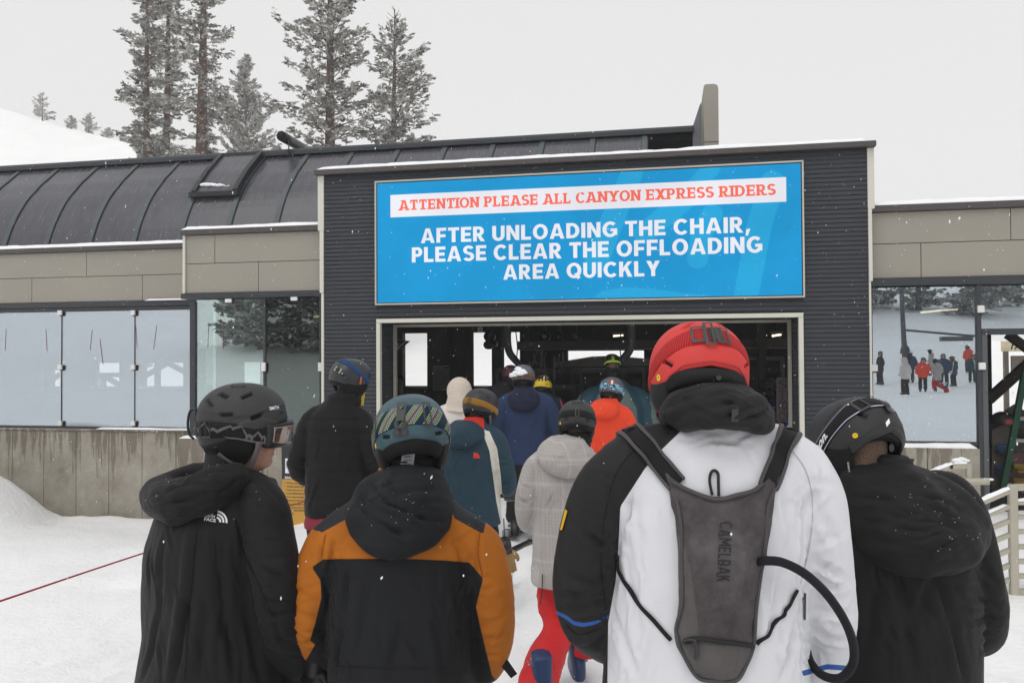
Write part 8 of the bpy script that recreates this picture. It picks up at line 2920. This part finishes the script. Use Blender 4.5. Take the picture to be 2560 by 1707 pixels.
def railing(label, d, post, horiz, slopes, snow, extra=None):
    base = atD(*post[1], d); t = empty('railing', (base[0], base[1], base[2])); tag(t, label, 'railing', 'snow-topped railings by the steps')
    Yp = base[1]
    def q(px, py): return atY(px, py, Yp)
    a_ = q(*post[0]); b_ = q(*post[1]); w_ = post[2]
    box('post', a_[0]-w_/2, a_[0]+w_/2, Yp-.03, Yp+.03, min(b_[2], ground_z(a_[0], Yp)-.1), a_[2], M_RAIL, t, .008)
    for (x0, y0, x1, y1, h_) in horiz+slopes:
        p0 = q(x0, y0); p1 = q(x1, y1)
        dx = .02
        poly = [(p0[0], p0[2]-h_/2), (p1[0], p1[2]-h_/2), (p1[0], p1[2]+h_/2), (p0[0], p0[2]+h_/2)]
        prismo('rail', poly, Yp-.022, Yp+.022, M_RAIL, t)
    for (x0, y0, x1, y1, h_) in snow:
        p0 = q(x0, y0); p1 = q(x1, y1); n_ = 12; v = []; f = []
        for k in range(n_+1):
            u = k/n_; e = math.sin(PI*min(1, max(0, u)))**.3; hh = h_*e*(.8+.3*fbm(u*5, x0, 1.5, 2, 3))
            c = p0+(p1-p0)*u
            v += [(c[0], Yp-.028, c[2]), (c[0], Yp-.022, c[2]+hh*.7), (c[0], Yp, c[2]+hh), (c[0], Yp+.022, c[2]+hh*.7), (c[0], Yp+.028, c[2])]
        for k in range(n_):
            for j in range(4): f.append((k*5+j, k*5+j+5, k*5+j+6, k*5+j+1))
        obj('snow_strip', v, f, SNOWC, t, True)
    if extra: extra(t, q, Yp)
    return t


hz1 = [(*Z8(985, 490), *Z8(1400, 488), .050)]+[(*Z8(985, y), *Z8(1400, y), .034) for y in (625, 755, 885, 1020, 1150, 1280, 1415)]
sl1 = [(*Z8(300, 790), *Z8(975, 500), .048)]+[(*Z8(300, y+255), *Z8(935, y), .034) for y in (660, 790, 915, 1050, 1185, 1315)]
railing('cream metal stair railing with snow on its top bar, nearest the right edge', 6.3, ((2531, 1211), (2531, 1492), .060), hz1, sl1, [(*Z8(420, 725), *Z8(972, 488), .035), (*Z8(985, 608), *Z8(1380, 606), .03), (*Z8(640, 765), *Z8(910, 645), .022)])


def hand(t, q, Yp):
    P_ = [q(*Z8(420, 480)), q(*Z8(470, 440)), q(*Z8(520, 432)), q(*Z8(735, 432))]
    tube('handrail', bez([np.array((p_[0], Yp-.06, p_[2])) for p_ in P_], 6), .036, M_RAIL, t, 14)
    for x in (575,): p_ = q(*Z8(x, 432)); bar('bracket', (p_[0], Yp-.05, p_[2]), (p_[0], Yp, p_[2]), .012, M_RAIL, t)
    o = clumps('snow_patch', [(q(*Z8(700, 405))[0]+.03*k, Yp-.06, q(*Z8(700, 412))[2], .018) for k in range(3)], t, 4)
    clumps('snow_patch', [(q(*Z8(470+22*k, 262))[0], Yp, q(*Z8(470, 262))[2]+rs.uniform(0, .03), rs.uniform(.02, .035)) for k in range(5)], t, 6)


railing('cream metal railing with a round handrail against the concrete wall', 8.5, ((2421, 1158), (2421, 1420), .052), [(*Z8(400, 300), *Z8(560, 300), .055), (*Z8(400, 412), *Z8(560, 412), .04), (*Z8(400, 525), *Z8(560, 525), .04), (*Z8(400, 640), *Z8(560, 640), .04)],
        [(*Z8(100, 425), *Z8(430, 300), .055), (*Z8(100, 520), *Z8(430, 412), .04), (*Z8(100, 630), *Z8(430, 525), .04)], [(*Z8(200, 372), *Z8(440, 280), .045), (*Z8(440, 280), *Z8(560, 278), .04)], hand)

# ------------------------------------------------------------------ people and a tow post behind the photographer, mirrored in the right window
MIR = 'skiers behind the camera, mirrored in the right window'
srcs = [P10, P8, P9, P11, P7, P5, P6, P13]
for k, (i, x, y, rz, lab) in enumerate(((0, 9.6, -20, 1.4, 'skier in orange-red mirrored at the left edge of the right window'), (6, 10.4, -17, 2.6, 'skier in pale top mirrored at the left of the right window'), (0, 12.0, -20, .4, 'skier in orange-red mirrored left of the tow post'), (2, 12.8, -20.5, 3.0, 'skier in pale plaid mirrored beside the tow post'), (1, 14.2, -24, .2, 'skier in navy mirrored in the middle of the window'),
                                      (4, 15.0, -25, 2.4, 'skier in teal mirrored in the middle of the window'), (3, 16.0, -21, 1.5, 'walking skier in sage mirrored right of centre'), (5, 17.6, -21, 1.7, 'walking skier in black mirrored near the right mullion'), (7, 18.6, -26, .3, 'skier in yellow helmet mirrored near the right mullion'), (1, 13.4, -27, 3.4, 'far skier in navy mirrored behind the others'), (4, 16.6, -27, .5, 'far skier in teal mirrored behind the others'), (5, 11.6, -26, 1.2, 'far skier in black mirrored left of the tow post'), (2, 15.4, -30, 2.2, 'far skier in pale plaid mirrored beyond the middle'), (0, 17.8, -31, 3.1, 'far skier in orange-red mirrored beyond the middle'), (1, 19.4, -30, .8, 'far skier in navy mirrored at the right mullion'), (6, 20.4, -33, 1.9, 'far skier in pale top mirrored at the right mullion'), (7, 14.8, -33, 2.8, 'farthest skier in yellow helmet mirrored in the window'))):
    c = copy_tree(srcs[i].E); c.location = (x, y, ground_z(x, y)+.02); c.rotation_euler.z = rz; c['label'] = lab; c['group'] = MIR
tw = empty('tow_post', (13.2, -27, ground_z(13.2, -27))); tag(tw, 'grey tow-lift post with cables mirrored in the right window', 'post')
zz = ground_z(13.2, -27)
tube('mast', [(13.2, -27, zz-.2), (13.0, -27, zz+5.6)], [.17, .11], M_DKST, tw, 12)
bar('crossarm', (13.0, -27, zz+3.0), (17.8, -27, zz+2.5), .06, M_DKST, tw)
for e in ((8.5, -27, zz+4.2), (18.5, -28, zz+4.0)): tube('cable', bez([(13.0, -27, zz+5.5), ((13+e[0])/2, -27, zz+4.5), e], 8), .022, M_BLACK, tw, 6)
box('sheave_box', 15.0, 16.6, -27.2, -26.8, zz+2.35, zz+2.6, M_DKST, tw)

# ------------------------------------------------------------------ falling snow
r = random.Random(77); mb = MB()
OCT = ((1, 0, 0), (-1, 0, 0), (0, 1, 0), (0, -1, 0), (0, 0, 1), (0, 0, -1)); OF = [(0, 2, 4), (2, 1, 4), (1, 3, 4), (3, 0, 4), (2, 0, 5), (1, 2, 5), (3, 1, 5), (0, 3, 5)]
for _ in range(8000):
    dd = r.uniform(1.6, 10.0)**1.0
    p = np.array((r.uniform(-9, 7), r.uniform(1.4, 10.1), r.uniform(.1, 6.5)))
    s_ = r.uniform(.0014, .0036)
    k = np.array([r.uniform(.6, 1.2), r.uniform(.6, 1.2), r.uniform(.8, 1.9)])
    mb.add([p+np.array(q)*s_*k for q in OCT], OF)
for _ in range(130):
    p = np.array((r.uniform(-5, 4), r.uniform(1.3, 6), r.uniform(.4, 4.0))); s_ = r.uniform(.0026, .0046)
    k = np.array([r.uniform(.5, .9), r.uniform(.5, .9), r.uniform(1.2, 2.4)]); sl = r.uniform(.1, .5)
    mb.add([p+np.array((q[0]*k[0]+q[2]*k[2]*sl, q[1]*k[1], q[2]*k[2]))*s_ for q in OCT], OF)
fs = mb.build('falling_snow', mat('snowflake', (.86, .87, .88), .8, .1, var=0), None, False); tag(fs, 'loose snowflakes drifting down through the air', 'snowfall', kind='stuff')

# ------------------------------------------------------------------ the thick winter air
hzm = NT('winter_air'); hzm.n.remove(hzm.p)
pv = hzm.new('VolumePrincipled'); pv.inputs['Color'].default_value = (.97, .97, .98, 1); pv.inputs['Density'].default_value = HAZE
hzm.l(pv.outputs[0], hzm.out.inputs['Volume'])
hz_o = box('haze', -335, 335, -235, 265, -14, 62, hzm.m, None, 0); hz_o['kind'] = 'stuff'
bpy.data.scenes.remove(TMP)
